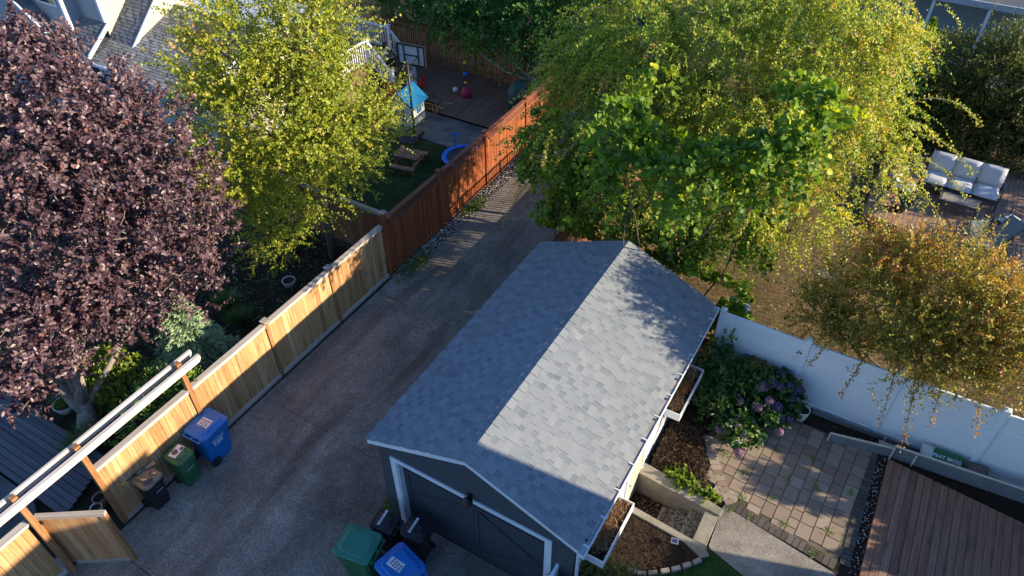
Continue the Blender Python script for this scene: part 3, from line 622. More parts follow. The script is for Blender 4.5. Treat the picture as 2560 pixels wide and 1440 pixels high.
# ------------------------------------------------------------------ new cedar fence, pergola rails and gate (left of the driveway)
FX = -12.05
def fence_run(root, y0, y1, zb, zt, x, bw, mats, gapw=0.004, thick=0.018, axis='y', jitter=0.006, name='board', leave=None, meshes=None):
    """vertical boards along a line; each a part sharing one of a few meshes"""
    L = y1-y0; n = max(1, round(L/(bw+gapw))); st = L/n
    vs = []
    for k in range(4):
        w_ = st-gapw-0.004*(k % 2)
        mb = MB()
        if axis == 'y': mb.box((0, 0, 0), (thick, w_, zt-zb-0.006*k))
        else: mb.box((0, 0, 0), (w_, thick, zt-zb-0.006*k))
        vs.append(mb.mesh(name)); vs[-1].materials.append(mats)
    off = world_off(root)
    for i in range(n):
        yy = y0+(i+0.5)*st
        o = bpy.data.objects.new(name, vs[rnd.randrange(4)]); col.objects.link(o); o.parent = root
        p = Vector((x+rnd.uniform(-jitter, jitter), yy, (zb+zt)/2)) if axis == 'y' else Vector((yy, x+rnd.uniform(-jitter, jitter), (zb+zt)/2))
        o.location = p-off
        o.rotation_euler = (rnd.uniform(-.004, .004), rnd.uniform(-.004, .004), 0)
fn = thing('cedar_fence', 'new honey coloured cedar board fence running from the open gate to the red fence', 'fence', (FX, 8, 0))
posts = [3.12, 5.68, 8.13, 10.52]
for i in range(4):
    a = posts[i]+0.055; b_ = (posts+[12.86])[i+1]-0.055
    fence_run(fn, a+0.01, b_-0.01, 0.13, 1.90, FX, 0.142, M['cedar'])
    build(MB().bx(FX-0.04, FX+0.055, a, b_, 0.02, 0.14), 'bottom_board', M['cedar_cap'], fn)
    build(MB().bx(FX+0.011, FX+0.035, a, b_, 1.87, 1.955), 'top_rail', M['cedar_pale'], fn)
    build(MB().bx(FX-0.035, FX-0.011, a, b_, 1.82, 1.955), 'top_rail', M['cedar_pale'], fn)
    build(MB().bx(FX-0.085, FX+0.065, a, b_, 1.957, 1.99), 'cap_board', M['cedar_cap'], fn)
for y in posts[2:]:
    p = build(MB().bx(FX-0.05, FX+0.052, y-0.052, y+0.052, 0, 2.06), 'post', M['cedar_post'], fn)
    build(MB().box((FX, y, 2.075), (0.19, 0.19, 0.03)), 'post_cap', M['cedar_capx'], p)
fs_ = thing('cedar_fence', 'short stretch of cedar board fence at the bottom left, beyond the open gate', 'fence', (FX-0.1, 0, 0))
fence_run(fs_, -2.6, 1.66, 0.13, 1.90, FX-0.08, 0.142, M['cedar'])
build(MB().bx(FX-0.13, FX-0.02, -2.6, 1.70, 0.02, 0.13), 'bottom_board', M['cedar_cap'], fs_)
build(MB().bx(FX-0.165, FX-0.0, -2.6, 1.70, 1.957, 1.99), 'cap_board', M['cedar_cap'], fs_)
build(MB().bx(FX-0.069, FX-0.045, -2.6, 1.70, 1.87, 1.955), 'top_rail', M['cedar_pale'], fs_)
pg = thing('pergola', 'long pair of pale timber rails on tall posts over the cedar fence and gate', 'pergola', (FX, 3.0, 0))
for y in (1.78, 3.12, 5.68):
    p = build(MB().bx(FX-0.06, FX+0.062, y-0.058, y+0.058, 0, 2.84), 'post', M['cedar_post'], pg)
for xo in (-0.165, 0.105):
    build(MB().prism_x([(-3.0, 2.62), (6.08, 2.62), (6.14, 2.70), (6.14, 2.79), (-3.0, 2.79)], FX+xo-0.0, FX+xo+(0.085 if xo > 0 else 0.06)), 'beam', M['cedar_pale'], pg)
gt = thing('gate', 'low cedar board gate standing open onto the driveway', 'gate', (-12.17, 1.87, 0), math.atan2(0.72, 1.08))
GL = 1.30
st = GL/9
for i in range(9):
    w_ = st-0.006; build(MB().box((0.02+(i+0.5)*st, 0, 0.99), (w_, 0.02, 1.68)), 'board', M['cedar'], gt, local=True)
build(MB().bx(0.0, GL+0.07, -0.045, 0.055, 1.845, 1.94), 'top_rail', M['cedar_capx'], gt, local=True)
build(MB().bx(0.0, GL-0.03, -0.035, -0.012, 0.06, 0.15), 'bottom_board', M['cedar_capx'], gt, local=True)
build(MB().bx(GL-0.03, GL+0.07, -0.04, 0.05, 0.05, 1.843), 'stile', M['cedar_post'], gt, local=True)
build(MB().bx(-0.02, 0.02, -0.04, 0.03, 0.05, 1.843), 'stile', M['cedar_post'], gt, local=True)
for z in (0.12, 1.75): build(MB().bx(-0.07, 0.12, -0.06, -0.041, z-0.05, z+0.05), 'hinge', M['black'], gt, local=True)

# ------------------------------------------------------------------ red stained fence with lattice top
rf_ = thing('red_fence', 'tall red-brown stained fence with a lattice top along the driveway', 'fence', (-12.0, 19, 0))
rp = [12.93, 15.72, 18.5, 21.3, 24.1, 26.4]
for i in range(5):
    a, b_ = rp[i]+0.055, rp[i+1]-0.055; ex = 0.0
    fence_run(rf_, a, b_, 0.10, 1.82, -12.0, 0.098, M['red_wood'], gapw=0.010)
    for z, h in ((0.10, 0.07), (1.82, 0.05), (2.10, 0.05)):
        build(MB().bx(-11.99, -11.965, a, b_, z, z+h), 'rail', M['red_cap'], rf_)
    g = MB(); k = 0; y = a-0.25
    while y < b_:
        for s_ in (1, -1):
            p = (y, 1.87) if s_ > 0 else (y+0.25, 1.87); q = (y+0.25, 2.12) if s_ > 0 else (y, 2.12)
            if min(p[0], q[0]) > a-0.02 and max(p[0], q[0]) < b_+0.02: g.beam((-12.0-0.006*s_, p[0], p[1]), (-12.0-0.006*s_, q[0], q[1]), 0.03, 0.008, up=(1, 0, 0))
        y += 0.09
    build(g, 'lattice', M['red_cap'], rf_, kind='stuff')
    build(MB().bx(-12.07, -11.93, a-0.05, b_+0.05, 2.151, 2.185), 'cap_board', M['red_cap'], rf_)
for i, y in enumerate(rp):
    zt = 2.42 if i == 0 else 2.28
    p = build(MB().bx(-12.06, -11.94, y-0.054, y+0.054, 0, zt-0.03 if i else 2.38), 'post', M['red_wood'], rf_)
    build(MB().box((-12.0, y, zt-0.012), (0.17, 0.17, 0.03)), 'post_cap', M['cedar_capx'] if i == 0 else M['red_cap'], p)

# side fence between the two left gardens
sf = thing('side_fence', 'brown board fence in shade behind the maple trunk, dividing the left gardens', 'fence', (-14, 13.42, 0))
fence_run(sf, -17.4, -12.1, 0.1, 1.86, 13.42, 0.145, M['brown_fence'], axis='x')
build(MB().bx(-17.4, -12.1, 13.36, 13.49, 1.862, 1.90), 'cap_board', M['cedar_capx'], sf)
build(MB().bx(-17.4, -12.1, 13.395, 13.408, 1.76, 1.86), 'top_rail', M['cedar_capx'], sf)

# picket fence on the right of the driveway (solid foot, open top)
pf = thing('picket_fence', 'tall open picket fence under the vine behind the garage', 'fence', (-7.1, 19, 0))
fence_run(pf, 13.5, 26, 0.05, 1.30, -7.1, 0.15, M['brown_fence'])
y = 13.6
me = MB().box((0, 0, 0), (0.02, 0.045, 1.25)).mesh('picket'); me.materials.append(M['brown_fence'])
while y < 24:
    o = bpy.data.objects.new('picket', me); col.objects.link(o); o.parent = pf; o.location = (0, y-19, 1.83+rnd.uniform(-0.01, 0.01)); y += 0.128
for z in (1.265, 1.98, 2.34): build(MB().bx(-7.135, -7.112, 13.5, 26, z, z+0.07), 'rail', M['brown_fence'], pf)
for y in (13.5, 16, 18.5, 21, 23.5, 26): build(MB().bx(-7.19, -7.08, y-0.05, y+0.05, 0, 2.45), 'post', M['brown_fence'], pf)
# back picket fence
bf = thing('back_fence', 'red-brown picket fence behind the wooden play deck', 'fence', (-16, 25.6, 0))
me = MB().box((0, 0, 0), (0.085, 0.02, 1.72)).mesh('picket'); me.materials.append(M['brown_fence'])
x = -21.9
while x < -12.1:
    o = bpy.data.objects.new('picket', me); col.objects.link(o); o.parent = bf; o.location = (x+16, 0, 0.92+rnd.uniform(-0.012, 0.012)); x += 0.125
for z in (0.3, 1.45, 1.74): build(MB().bx(-22, -12.05, 25.612, 25.65, z, z+0.08), 'rail', M['brown_fence'], bf)
build(MB().bx(-22, -12.05, 25.54, 25.68, 1.83, 1.87), 'cap_board', M['red_cap'], bf)
for x in (-22, -19.5, -17, -14.5, -12.15): build(MB().bx(x-0.05, x+0.05, 25.62, 25.72, 0, 1.95), 'post', M['brown_fence'], bf)

# ------------------------------------------------------------------ white vinyl fence
wf = thing('white_fence', 'white vinyl panel fence running right from the back corner of the garage', 'fence', (2, 13.6, YZ))
wp = [-2.12, -0.08, 1.95, 4.0, 6.05, 8.1]
for i in range(5):
    a, b_ = wp[i]+0.066, wp[i+1]-0.066
    build(MB().bx(a, b_, 13.585, 13.615, YZ+0.10, YZ+1.42), 'panel', M['vinyl'], wf)
    build(MB().bx(a, b_, 13.585, 13.615, YZ+1.502, YZ+1.93), 'panel', M['vinyl'], wf)
    for z, h in ((YZ+0.03, 0.10), (YZ+1.421, 0.08), (YZ+1.931, 0.10)):
        build(MB().bx(a-0.002, b_+0.002, 13.572, 13.628, z, z+h), 'rail', M['vinyl'], wf, bevel=0.006)
for x in wp:
    p = build(MB().bx(x-0.065, x+0.065, 13.535, 13.665, YZ-0.1, YZ+2.09), 'post', M['vinyl'], wf, bevel=0.006)
    build(MB().box((x, 13.6, YZ+2.11), (0.15, 0.15, 0.035)).box((x, 13.6, YZ+2.145), (0.15, 0.15, 0.035), top=(0.15, 0.15)), 'post_cap', M['vinyl'], p)
wf2 = thing('white_fence', 'low end of a white vinyl fence at the bottom edge by the garage corner', 'fence', (-2.8, 5, 0.3))
build(MB().bx(-2.82, -2.70, 6.50, 6.62, 0, 1.98), 'post', M['vinyl'], wf2)
build(MB().box((-2.76, 6.56, 1.998), (0.15, 0.15, 0.035)).box((-2.76, 6.56, 2.04), (0.15, 0.15, 0.05), top=(0.1, 0.1)), 'post_cap', M['vinyl'], wf2)
build(MB().bx(-2.79, -2.73, 0.0, 6.495, 1.68, 1.80), 'rail', M['vinyl'], wf2); build(MB().bx(-2.775, -2.745, 0.0, 6.495, 0.15, 1.678), 'panel', M['vinyl'], wf2)

# ------------------------------------------------------------------ patio, steps, retaining walls, path
patio = [(-1.42, 11.55), (-1.38, 11.2), (-1.18, 10.75), (-0.88, 10.3), (-0.42, 9.92), (-0.28, 9.90), (1.92, 9.62), (2.14, 11.0), (2.16, 13.02), (-0.2, 13.0), (-1.2, 12.4)]
g = MB(); g.prism(patio, YZ-0.03, YZ+0.008); struct(g, 'patio_bed', M['sand'])
pt = thing('patio', 'pinkish brown paved patio with a charcoal border, beside the garage planting bed', 'patio', (0.5, 11.3, YZ))
r = random.Random(4); rot = rad(-3.5); cnt = 0
Pn = [(p[0], p[1]) for p in patio]
def inside_pt(x, y, P=Pn): return bool(inpoly(np.array([x]), np.array([y]), P)[0])
x = -1.6; ci = 0
while x < 2.3:
    wd = (0.30, 0.22, 0.30, 0.26)[ci % 4]; y = 9.6-r.random()*0.3
    while y < 13.2:
        ln = r.choice((0.24, 0.31, 0.38))
        cs = [(x+0.008, y+0.006), (x+wd-0.006, y+0.006), (x+wd-0.006, y+ln-0.008), (x+0.008, y+ln-0.008)]
        cx, cy = x+wd/2, y+ln/2
        px_ = lambda q: (q[0]*math.cos(rot)-(q[1]-11)*math.sin(rot), 11+q[0]*math.sin(rot)+(q[1]-11)*math.cos(rot))
        cs = [px_(q) for q in cs]; c_ = px_((cx, cy))
        if c_[1] > 10.08-0.105*(c_[0]+0.3) and c_[0] < 1.98 and inside_pt(*c_):
            h = YZ+0.022+r.uniform(-0.003, 0.003)
            mb = MB(); mb.prism([(q[0]+(c_[0]-q[0])*0, q[1]) for q in cs], YZ-0.02, h-0.004, min(1, max(0, r.gauss(0.5, 0.25))))
            k = 0.965; mb.prism([(c_[0]+(q[0]-c_[0])*k, c_[1]+(q[1]-c_[1])*k) for q in cs], h-0.005, h, mb.t[-1])
            build(mb, 'paver', M['paver'], pt); cnt += 1
        y += ln
    x += wd; ci += 1
for i in range(19):                                     # charcoal soldier course along the path
    xx = -0.42+i*0.127; yy = 9.985-0.128*(xx+0.42); mb = MB(); mb.box((xx, yy, YZ+0.004), (0.115, 0.235, 0.04), (0, 0, -0.128+r.uniform(-.015, .015)), tint=r.random()); build(mb, 'border_paver', M['paver_dark'], pt)
for i in range(24):
    yy = 9.85+i*0.127; mb = MB(); mb.box((2.09, yy, YZ+0.004), (0.2, 0.115, 0.04), (0, 0, r.uniform(-.02, .02)), tint=r.random()*0.6); build(mb, 'border_paver', M['paver_dark'], pt)
for i in range(13):                                     # curved border round the planting bed
    a = i/12; xx = -1.38+a*a*0.25+a*0.72; yy = 11.45-a*1.42; mb = MB(); mb.box((xx, yy, YZ+0.006), (0.22, 0.115, 0.04), (0, 0, 0.28+0.55*a), tint=r.random()); build(mb, 'border_paver', M['paver'], pt)
g = MB(); g.prism([(-0.50, 9.86), (-0.40, 9.87), (1.95, 9.50), (3.6, 8.6), (3.6, 6.0), (2.2, 7.2), (0.9, 8.35), (-0.40, 8.75), (-0.46, 8.8)], YZ-0.03, YZ+0.014); struct(g, 'path', M['concrete'])
g = MB(); g.prism([(-0.42, 8.72), (0.9, 8.33), (2.2, 7.18), (3.6, 5.98), (3.6, -4), (-1.3, -4), (-1.3, 7.5), (-0.62, 8.28)], YZ-0.03, YZ+0.006); struct(g, 'green_lawn', M['lawn_green'])
scatter('grass', [(-0.42, 8.72), (0.9, 8.33), (2.2, 7.18), (3.0, 6.4), (0.5, 5.8), (-1.2, 7.3), (-0.62, 8.28)], YZ+0.006, 16000, 0.05, 0.006, leaf_mat('grass_blades', [(0, (0.02, 0.06, 0.01)), (1, (0.07, 0.16, 0.02))], 0.3), 21, 'needle', spread=1, label='short green grass at the bottom edge beside the path', cat='grass', stand=1.6)
rw = thing('retaining_wall', 'long mossy concrete retaining wall on the upper side of the steps', 'retaining wall', (-1.4, 9.8, 0))
g = MB(); g.prism([(-2.44, 9.66), (-0.48, 9.53), (-0.46, 9.72), (-1.2, 9.86), (-2.44, 9.99)], -0.05, YZ+0.10); build(g, 'wall', M['concrete_wall'], rw, bevel=0.012)
rw2 = thing('retaining_wall', 'concrete retaining kerb on the lower side of the steps above the dark bed', 'retaining wall', (-1.4, 8.8, 0))
g = MB(); g.prism([(-2.36, 8.86), (-2.36, 8.70), (-0.9, 8.60), (-0.50, 8.44), (-0.36, 8.56), (-0.52, 8.72)], -0.05, YZ+0.05); build(g, 'wall', M['concrete_wall'], rw2, bevel=0.012)
st_ = thing('steps', 'small flight of worn concrete steps down to the garage side door', 'steps', (-1.2, 9.2, 0))
for i, (xa, xb, z) in enumerate(((-0.80, -0.50, YZ+0.05), (-1.10, -0.80, 0.42), (-1.40, -1.10, 0.25), (-1.70, -1.40, 0.10))):
    build(MB().bx(xa+0.002, xb, 8.86-0.12*(i == 0), 9.53+0.1*(i == 0), -0.05, z), 'step', M['concrete_wall'], st_, bevel=0.01)
scatter('leaf_litter', [(-2.4, 8.9), (-1.7, 8.9), (-1.7, 9.6), (-2.4, 9.6)], 0.0, 900, 0.06, 0.035, M['chips'], 31, spread=0.6, tl=(0.3, 1), label='reddish dead leaves gathered at the foot of the steps', cat='leaf litter', zj=0.05)
for i, (xa, z) in enumerate(((-0.95, 0.42), (-1.25, 0.25), (-1.55, 0.10))):
    scatter('leaf_litter', [(xa-0.13, 8.88), (xa+0.13, 8.88), (xa+0.13, 9.5), (xa-0.13, 9.5)], z, 260, 0.035, 0.018, M['chips'], 33+i, spread=0.6, tl=(0.3, 1), label='dead leaves lying on the %s worn concrete step' % ('upper', 'middle', 'lowest')[i], cat='leaf litter', zj=0.03)
scatter('bark_mulch', [(-2.3, 9.98), (-1.2, 9.88), (-0.55, 9.78), (-1.0, 10.3), (-1.4, 11.0), (-1.5, 11.6), (-1.2, 12.6), (-0.2, 13.05), (2.2, 13.05), (5.5, 13.1), (5.5, 13.5), (-2.3, 13.5)], YZ, 14000, 0.05, 0.018, M['chips'], 41, spread=0.7, label='bark mulch and dry leaf bits over the bed beside the patio', cat='mulch', zj=0.04)
scatter('bark_mulch', [(-2.3, 8.62), (-0.9, 8.55), (-0.6, 8.2), (-0.9, 7.9), (-1.3, 7.6), (-2.3, 7.3), (-2.3, 6)], YZ-0.001, 5500, 0.05, 0.016, M['chips'], 42, spread=0.7, label='dark bark mulch in the bed under the front flower box', cat='mulch', zj=0.03, tl=(0, 0.8))
scatter('dead_groundcover', [(-2.3, 10.2), (-1.25, 9.95), (-0.95, 10.2), (-1.3, 10.9), (-1.6, 11.6), (-2.3, 11.4)], YZ, 9000, 0.09, 0.012, M['chips'], 43, spread=1.0, label='tangle of dry brown groundcover stalks against the garage wall', cat='dead groundcover', zj=0.10, stand=0.6, tl=(0.2, 1))
scatter('white_chips', [(2.20, 9.3), (2.38, 9.3), (2.38, 13.0), (2.17, 13.0)], YZ, 260, 0.025, 0.02, M['gravel'], 44, 'round', spread=0.5, label='white stone chips in the gap between the patio and the red-brown deck', cat='gravel', tl=(0.5, 1))
# edging stones on the curve of the dark bed
pts = [(-1.62, 7.46), (-1.43, 7.50), (-1.24, 7.63), (-1.04, 7.80), (-0.86, 7.96), (-0.70, 8.14), (-0.55, 8.33)]
for i, (x, y) in enumerate(pts):
    q = pts[min(i+1, 6)] if i < 6 else (x+0.1, y+0.16); p0 = pts[i-1] if i else (x-0.2, y-0.05)
    a = math.atan2(q[1]-p0[1], q[0]-p0[0])
    o = build(MB().box((0, 0, 0.05), (0.19, 0.11, 0.1), tint=r.random(), top=(0.92, 0.88)), 'edging_stone', M['stone'], bevel=0.012)
    o.location = (x, y, YZ-0.02); o.rotation_euler = (r.uniform(-.05, .05), r.uniform(-.05, .05), a)
    tag(o, '%s pale edging block of the curved bed kerb, counting from the garage side' % ('first second third fourth fifth sixth seventh'.split()[i]), 'edging stone', 'edging stones round the dark bed')

# ------------------------------------------------------------------ decks
def deck(root, x0, x1, y0, y1, z, bw, mat, gap=0.008, along='y', clip=None, thick=0.03, zj=0.0015):
    """boards of a deck, each a part"""
    if along == 'y':
        n = round((x1-x0)/bw); s = (x1-x0)/n
        for i in range(n):
            a, b_ = y0, y1
            if clip: a, b_ = clip(x0+(i+0.5)*s)
            build(MB().bx(x0+i*s+gap/2, x0+(i+1)*s-gap/2, a, b_, z-thick, z+rnd.uniform(-zj, zj)), 'deck_board', mat, root)
    else:
        n = round((y1-y0)/bw); s = (y1-y0)/n
        for i in range(n):
            a, b_ = x0, x1
            if clip: a, b_ = clip(y0+(i+0.5)*s)
            build(MB().bx(a, b_, y0+i*s+gap/2, y0+(i+1)*s-gap/2, z-thick, z+rnd.uniform(-zj, zj)), 'deck_board', mat, root)
d1 = thing('low_deck', 'worn red-brown wooden deck in the bottom right corner', 'deck', (4, 11, YZ))
deck(d1, 2.38, 5.95, 8.5, 12.9, YZ+0.14, 0.162, M['deck_red'], 0.010, clip=lambda x: (8.5, 12.86-0.10*(x-2.38)))
build(MB().bx(2.40, 2.44, 8.5, 12.8, YZ, YZ+0.108).bx(5.9, 5.94, 8.5, 12.4, YZ, YZ+0.108).prism([(2.45, 12.74), (5.89, 12.40), (5.89, 12.44), (2.45, 12.78)], YZ, YZ+0.108), 'rim_joist', M['deck_red'], d1)
for x in (3.2, 4.0, 4.8): build(MB().bx(x, x+0.04, 8.5, 12.2, YZ-0.05, YZ+0.10), 'joist', M['soil'], d1)
# upright grey boards between deck and white fence
gb = thing('plank_screen', 'low grey painted plank screen with pale raw edges along the top of the deck', 'plank screen', (2.5, 13, YZ))
build(MB().beam((1.10, 12.80, YZ+0.13), (2.40, 13.02, YZ+0.20), 0.03, 0.28), 'plank', M['grey_board'], gb)
build(MB().beam((2.44, 13.03, YZ+0.22), (6.2, 13.20, YZ+0.36), 0.03, 0.40), 'plank', M['grey_board'], gb)
build(MB().beam((1.06, 12.80, YZ+0.284), (2.44, 13.03, YZ+0.354), 0.05, 0.02), 'raw_edge', M['raw_edge'], gb)
build(MB().beam((2.40, 13.03, YZ+0.432), (6.2, 13.20, YZ+0.572), 0.05, 0.02), 'raw_edge', M['raw_edge'], gb)
build(MB().bx(1.055, 1.085, 12.77, 12.84, YZ-0.02, YZ+0.27), 'raw_edge', M['raw_edge'], gb)
build(MB().bx(2.40, 2.43, 12.94, 13.00, YZ+0.0, YZ+0.42), 'batten', M['raw_edge'], gb)
build(MB().bx(2.86, 2.90, 13.00, 13.02, YZ+0.02, YZ+0.42), 'batten', M['raw_edge'], gb)
lb = thing('plank', 'long grey plank lying on the soil against the foot of the white fence', 'plank', (2, 13.45, YZ))
build(MB().beam((0.55, 13.44, YZ+0.06), (3.4, 13.47, YZ+0.10), 0.03, 0.14), 'board', M['grey_board'], lb)
build(MB().bx(2.2, 2.24, 13.39, 13.42, YZ, YZ+0.17), 'end_edge', M['raw_edge'], lb)
lo_ = thing('plank', 'short weathered offcut leaning behind the grey plank screen', 'plank', (2.4, 13.2, YZ))
build(MB().beam((2.10, 13.18, YZ+0.20), (2.85, 13.26, YZ+0.12), 0.14, 0.025), 'board', M['cedar_capx'], lo_)
bagt = thing('soil_bag', 'green and white plastic sack of peat moss behind the grey planks', 'sack', (3.45, 13.30, YZ), 0.05)
def pillow(mb, sx, sy, sz, n=8, c=(0, 0, 0), rot=None, pinch=0.5):
    vs = []; fs = []
    for s_ in (1, -1):
        for i in range(n+1):
            for j in range(n+1):
                u = i/n*2-1; v = j/n*2-1
                h = (max(0, 1-u**4)*max(0, 1-v**4))**pinch
                vs.append(Vector((u*sx/2*(1-0.04*v*v), v*sy/2*(1-0.04*u*u), s_*h*sz/2)))
    m_ = (n+1)**2
    for s_ in (0, 1):
        for i in range(n):
            for j in range(n):
                q = [s_*m_+i*(n+1)+j, s_*m_+(i+1)*(n+1)+j, s_*m_+(i+1)*(n+1)+j+1, s_*m_+i*(n+1)+j+1]
                fs.append(tuple(q if s_ == 0 else reversed(q)))
    if rot is not None:
        Rm = Euler(rot).to_matrix(); vs = [Rm @ v for v in vs]
    return mb.add([v+Vector(c) for v in vs], fs)
build(pillow(MB(), 0.75, 0.42, 0.22, c=(0, 0, 0.32), rot=(0.45, 0, 0)), 'sack', M['bag'], bagt, local=True, smooth=True)
build(pillow(MB(), 0.30, 0.43, 0.20, c=(-0.36, 0, 0.32), rot=(0.45, 0, 0)), 'sack_end', M['bag_white'], bagt, local=True, smooth=True)
o = link('lettering', text_mesh('PEAT MOSS', 0.115), M['print_white'], bagt, loc=(0.02, -0.05, 0.425), rot=(0.45, 0, 0.0))
bg2 = thing('soil_bag', 'crumpled brown sack beside the green one, against the white fence', 'sack', (4.1, 13.38, YZ), 0.1)
build(pillow(MB(), 0.5, 0.3, 0.2, c=(0, 0, 0.3), rot=(0.5, 0, 0)), 'sack', M['bag_brown'], bg2, local=True, smooth=True)

# raised lounge deck, back right
d2 = thing('lounge_deck', 'raised brown deck carrying the outdoor sofa set', 'deck', (3, 24, YZ))
def clip2(x): return (22.14-0.292*(x-0.4), 27.3)
deck(d2, 0.0, 7.0, 22, 27.3, 0.90, 0.140, M['deck_brown'], 0.010, clip=clip2)
build(MB().prism([(0, 22.20), (7.0, 20.16), (7.0, 20.20), (0, 22.245)], YZ, 0.868), 'fascia', M['deck_brown'], d2)
build(MB().prism([(-0.04, 22.2), (0, 22.2), (0, 27.3), (-0.04, 27.3)], YZ, 0.868), 'fascia', M['deck_brown'], d2)
# brown play deck, back left
d3 = thing('play_deck', 'brown wooden play deck in front of the back picket fence', 'deck', (-16, 23.6, 0))
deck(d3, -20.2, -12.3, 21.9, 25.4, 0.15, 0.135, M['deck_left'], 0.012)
g = MB(); g.prism([(-18, 20.0), (-12.2, 20.0), (-12.2, 21.88), (-18, 21.88)], -0.01, 0.06); struct(g, 'patio_slab', M['concrete_dark'])
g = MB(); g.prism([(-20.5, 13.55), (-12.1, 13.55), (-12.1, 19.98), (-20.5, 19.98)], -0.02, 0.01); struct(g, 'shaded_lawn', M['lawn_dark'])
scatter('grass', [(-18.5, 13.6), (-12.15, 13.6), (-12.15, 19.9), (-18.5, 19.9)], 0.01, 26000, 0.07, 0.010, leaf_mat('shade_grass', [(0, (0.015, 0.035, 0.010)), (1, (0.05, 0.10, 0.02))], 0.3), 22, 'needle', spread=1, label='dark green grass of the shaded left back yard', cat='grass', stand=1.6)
# old grey deck and slab, bottom left
d4 = thing('old_deck', 'old grey plank deck beside the plum tree, seen under the pergola rails', 'deck', (-15.5, 3, 0))
deck(d4, -19, -13.4, 2.45, 4.0, 0.10, 0.15, M['deck_grey'], 0.014, along='x', clip=lambda y: (-19, -13.5+0.35*math.sin(y)))
g = MB()
sl = [(-13.55+0.0, 2.30)]+[(-14.6+1.05*math.cos(t), 1.35+0.95*math.sin(t)) for t in [1.2-i*0.25 for i in range(9)]]
g.prism([(-22, 2.40), (-14.2, 2.40)]+[(-14.4+0.75*math.cos(rad(80-i*18)), 1.65+0.72*math.sin(rad(80-i*18))) for i in range(9)]+[(-15.2, 0.6), (-22, 0.6)], -0.01, 0.09); struct(g, 'garden_slab', M['concrete_dark'])
for i, (x, y) in enumerate(((-13.05, 2.55), (-12.85, 2.2))):
    o = build(MB().lathe((0, 0, 0), [(0.19, 0), (0.2, 0.03), (0.17, 0.04)], 9, tint=0.3), 'stepping_stone', M['concrete_dark']); o.location = (x, y, 0.0); o.scale = (1.2, 0.8, 1)
    tag(o, ('dark stepping stone behind the open gate, nearer the old deck', 'dark stepping stone behind the open gate, nearer the gate post')[i], 'stepping stone', 'stepping stones behind the gate')

# ------------------------------------------------------------------ left neighbour's house
EV = 2.97; Y0 = 14.5; m1 = 0.35; XR = -21.05
hs = thing('house', 'house with weathered shingle roofs, white gutters, siding coloured cream where sunlit, blue-grey where shaded', 'house', (-25, 17, 0))
def laps(mb, x0, x1, y, z0, z1, step=0.13, prj=0.012, ax='x'):
    z = z0
    while z < z1:
        z2 = min(z1, z+step)
        if ax == 'x': mb.add([(x0, y-prj, z), (x1, y-prj, z), (x1, y, z2), (x0, y, z2), (x0, y, z), (x1, y, z)], [(0, 1, 2, 3), (4, 5, 1, 0)])
        else: mb.add([(y+prj, x0, z), (y+prj, x1, z), (y, x1, z2), (y, x0, z2), (y, x0, z), (y, x1, z)], [(0, 1, 2, 3), (4, 5, 1, 0)])
        z += step
    return mb
# main box, walls and lap siding: sunlit faces coloured cream, shaded faces blue-grey
build(MB().bx(-34, XR-0.25, Y0+0.32, 21, -0.02, EV-0.12), 'wall', M['slate'], hs)
build(laps(MB(), -34, XR-0.25, Y0+0.318, 0, EV-0.13), 'siding', M['slate'], hs)
build(laps(MB(), Y0+0.32, 21, XR-0.248, 0, EV-0.13, ax='y'), 'siding', M['cream'], hs)
build(MB().bx(XR-0.26, XR-0.225, Y0+0.285, Y0+0.42, 0, EV-0.13), 'corner_board', M['white'], hs)
build(MB().prism_x([(Y0+0.32, EV-0.12), (21, EV-0.12), (21, EV+0.1), (17.85, EV+m1*3.35-0.12), (Y0+0.33, EV-0.1)], XR-0.3, XR-0.26), 'gable_wall', M['cream'], hs)
def slab_x(mb, x0, x1, y0, z0, y1, z1, th=0.10):
    return mb.prism_x([(y0, z0-th), (y1, z1-th), (y1, z1), (y0, z0)], x0, x1)
RY = 17.85; RZ2 = EV+m1*(RY-Y0)
build(slab_x(MB(), -25.65, XR, Y0, EV-0.02, RY, RZ2-0.02), 'roof_deck', M['slate'], hs)
build(MB().prism_x([(RY, RZ2-0.1), (21.3, RZ2-0.6), (21.3, RZ2-0.5), (RY, RZ2+0.0)], -34, XR), 'flat_roof', M['dish'], hs)
build(MB().bx(-25.7, XR+0.02, RY-0.06, RY+0.04, RZ2-0.02, RZ2+0.05), 'ridge_strip', M['greywall'], hs)
up1 = Vector((0, 1, m1)).normalized()
shingle_field(hs, (-25.63, Y0-0.03, EV-0.005), (1, 0, 0), up1, 27, 0.131, 4.56, M['shingle_old'], 61, limit=150, tab=(0.16, 0.5), tvar=0.2, tmean=0.55)
build(slab_x(MB(), XR-0.001, XR+0.025, Y0-0.02, EV-0.03, RY, RZ2-0.02, 0.14), 'rake_board', M['white'], hs)
g = MB(); g.bx(-28.3, XR+0.03, Y0-0.13, Y0-0.12, EV-0.12, EV-0.01); g.bx(-28.3, XR+0.03, Y0-0.12, Y0-0.002, EV-0.125, EV-0.115); g.bx(-28.3, XR+0.03, Y0-0.025, Y0-0.012, EV-0.115, EV-0.02); g.bx(XR+0.03, XR+0.045, Y0-0.13, Y0, EV-0.125, EV-0.01); g.bx(-28.3, XR+0.03, Y0-0.135, Y0-0.13, EV-0.03, EV-0.01)
gh = build(g, 'gutter', M['white'], hs)
for i in range(11):
    x = -28.0+i*0.68; build(MB().bx(x, x+0.03, Y0-0.13, Y0-0.01, EV-0.018, EV-0.010), 'strap', M['white'], gh)
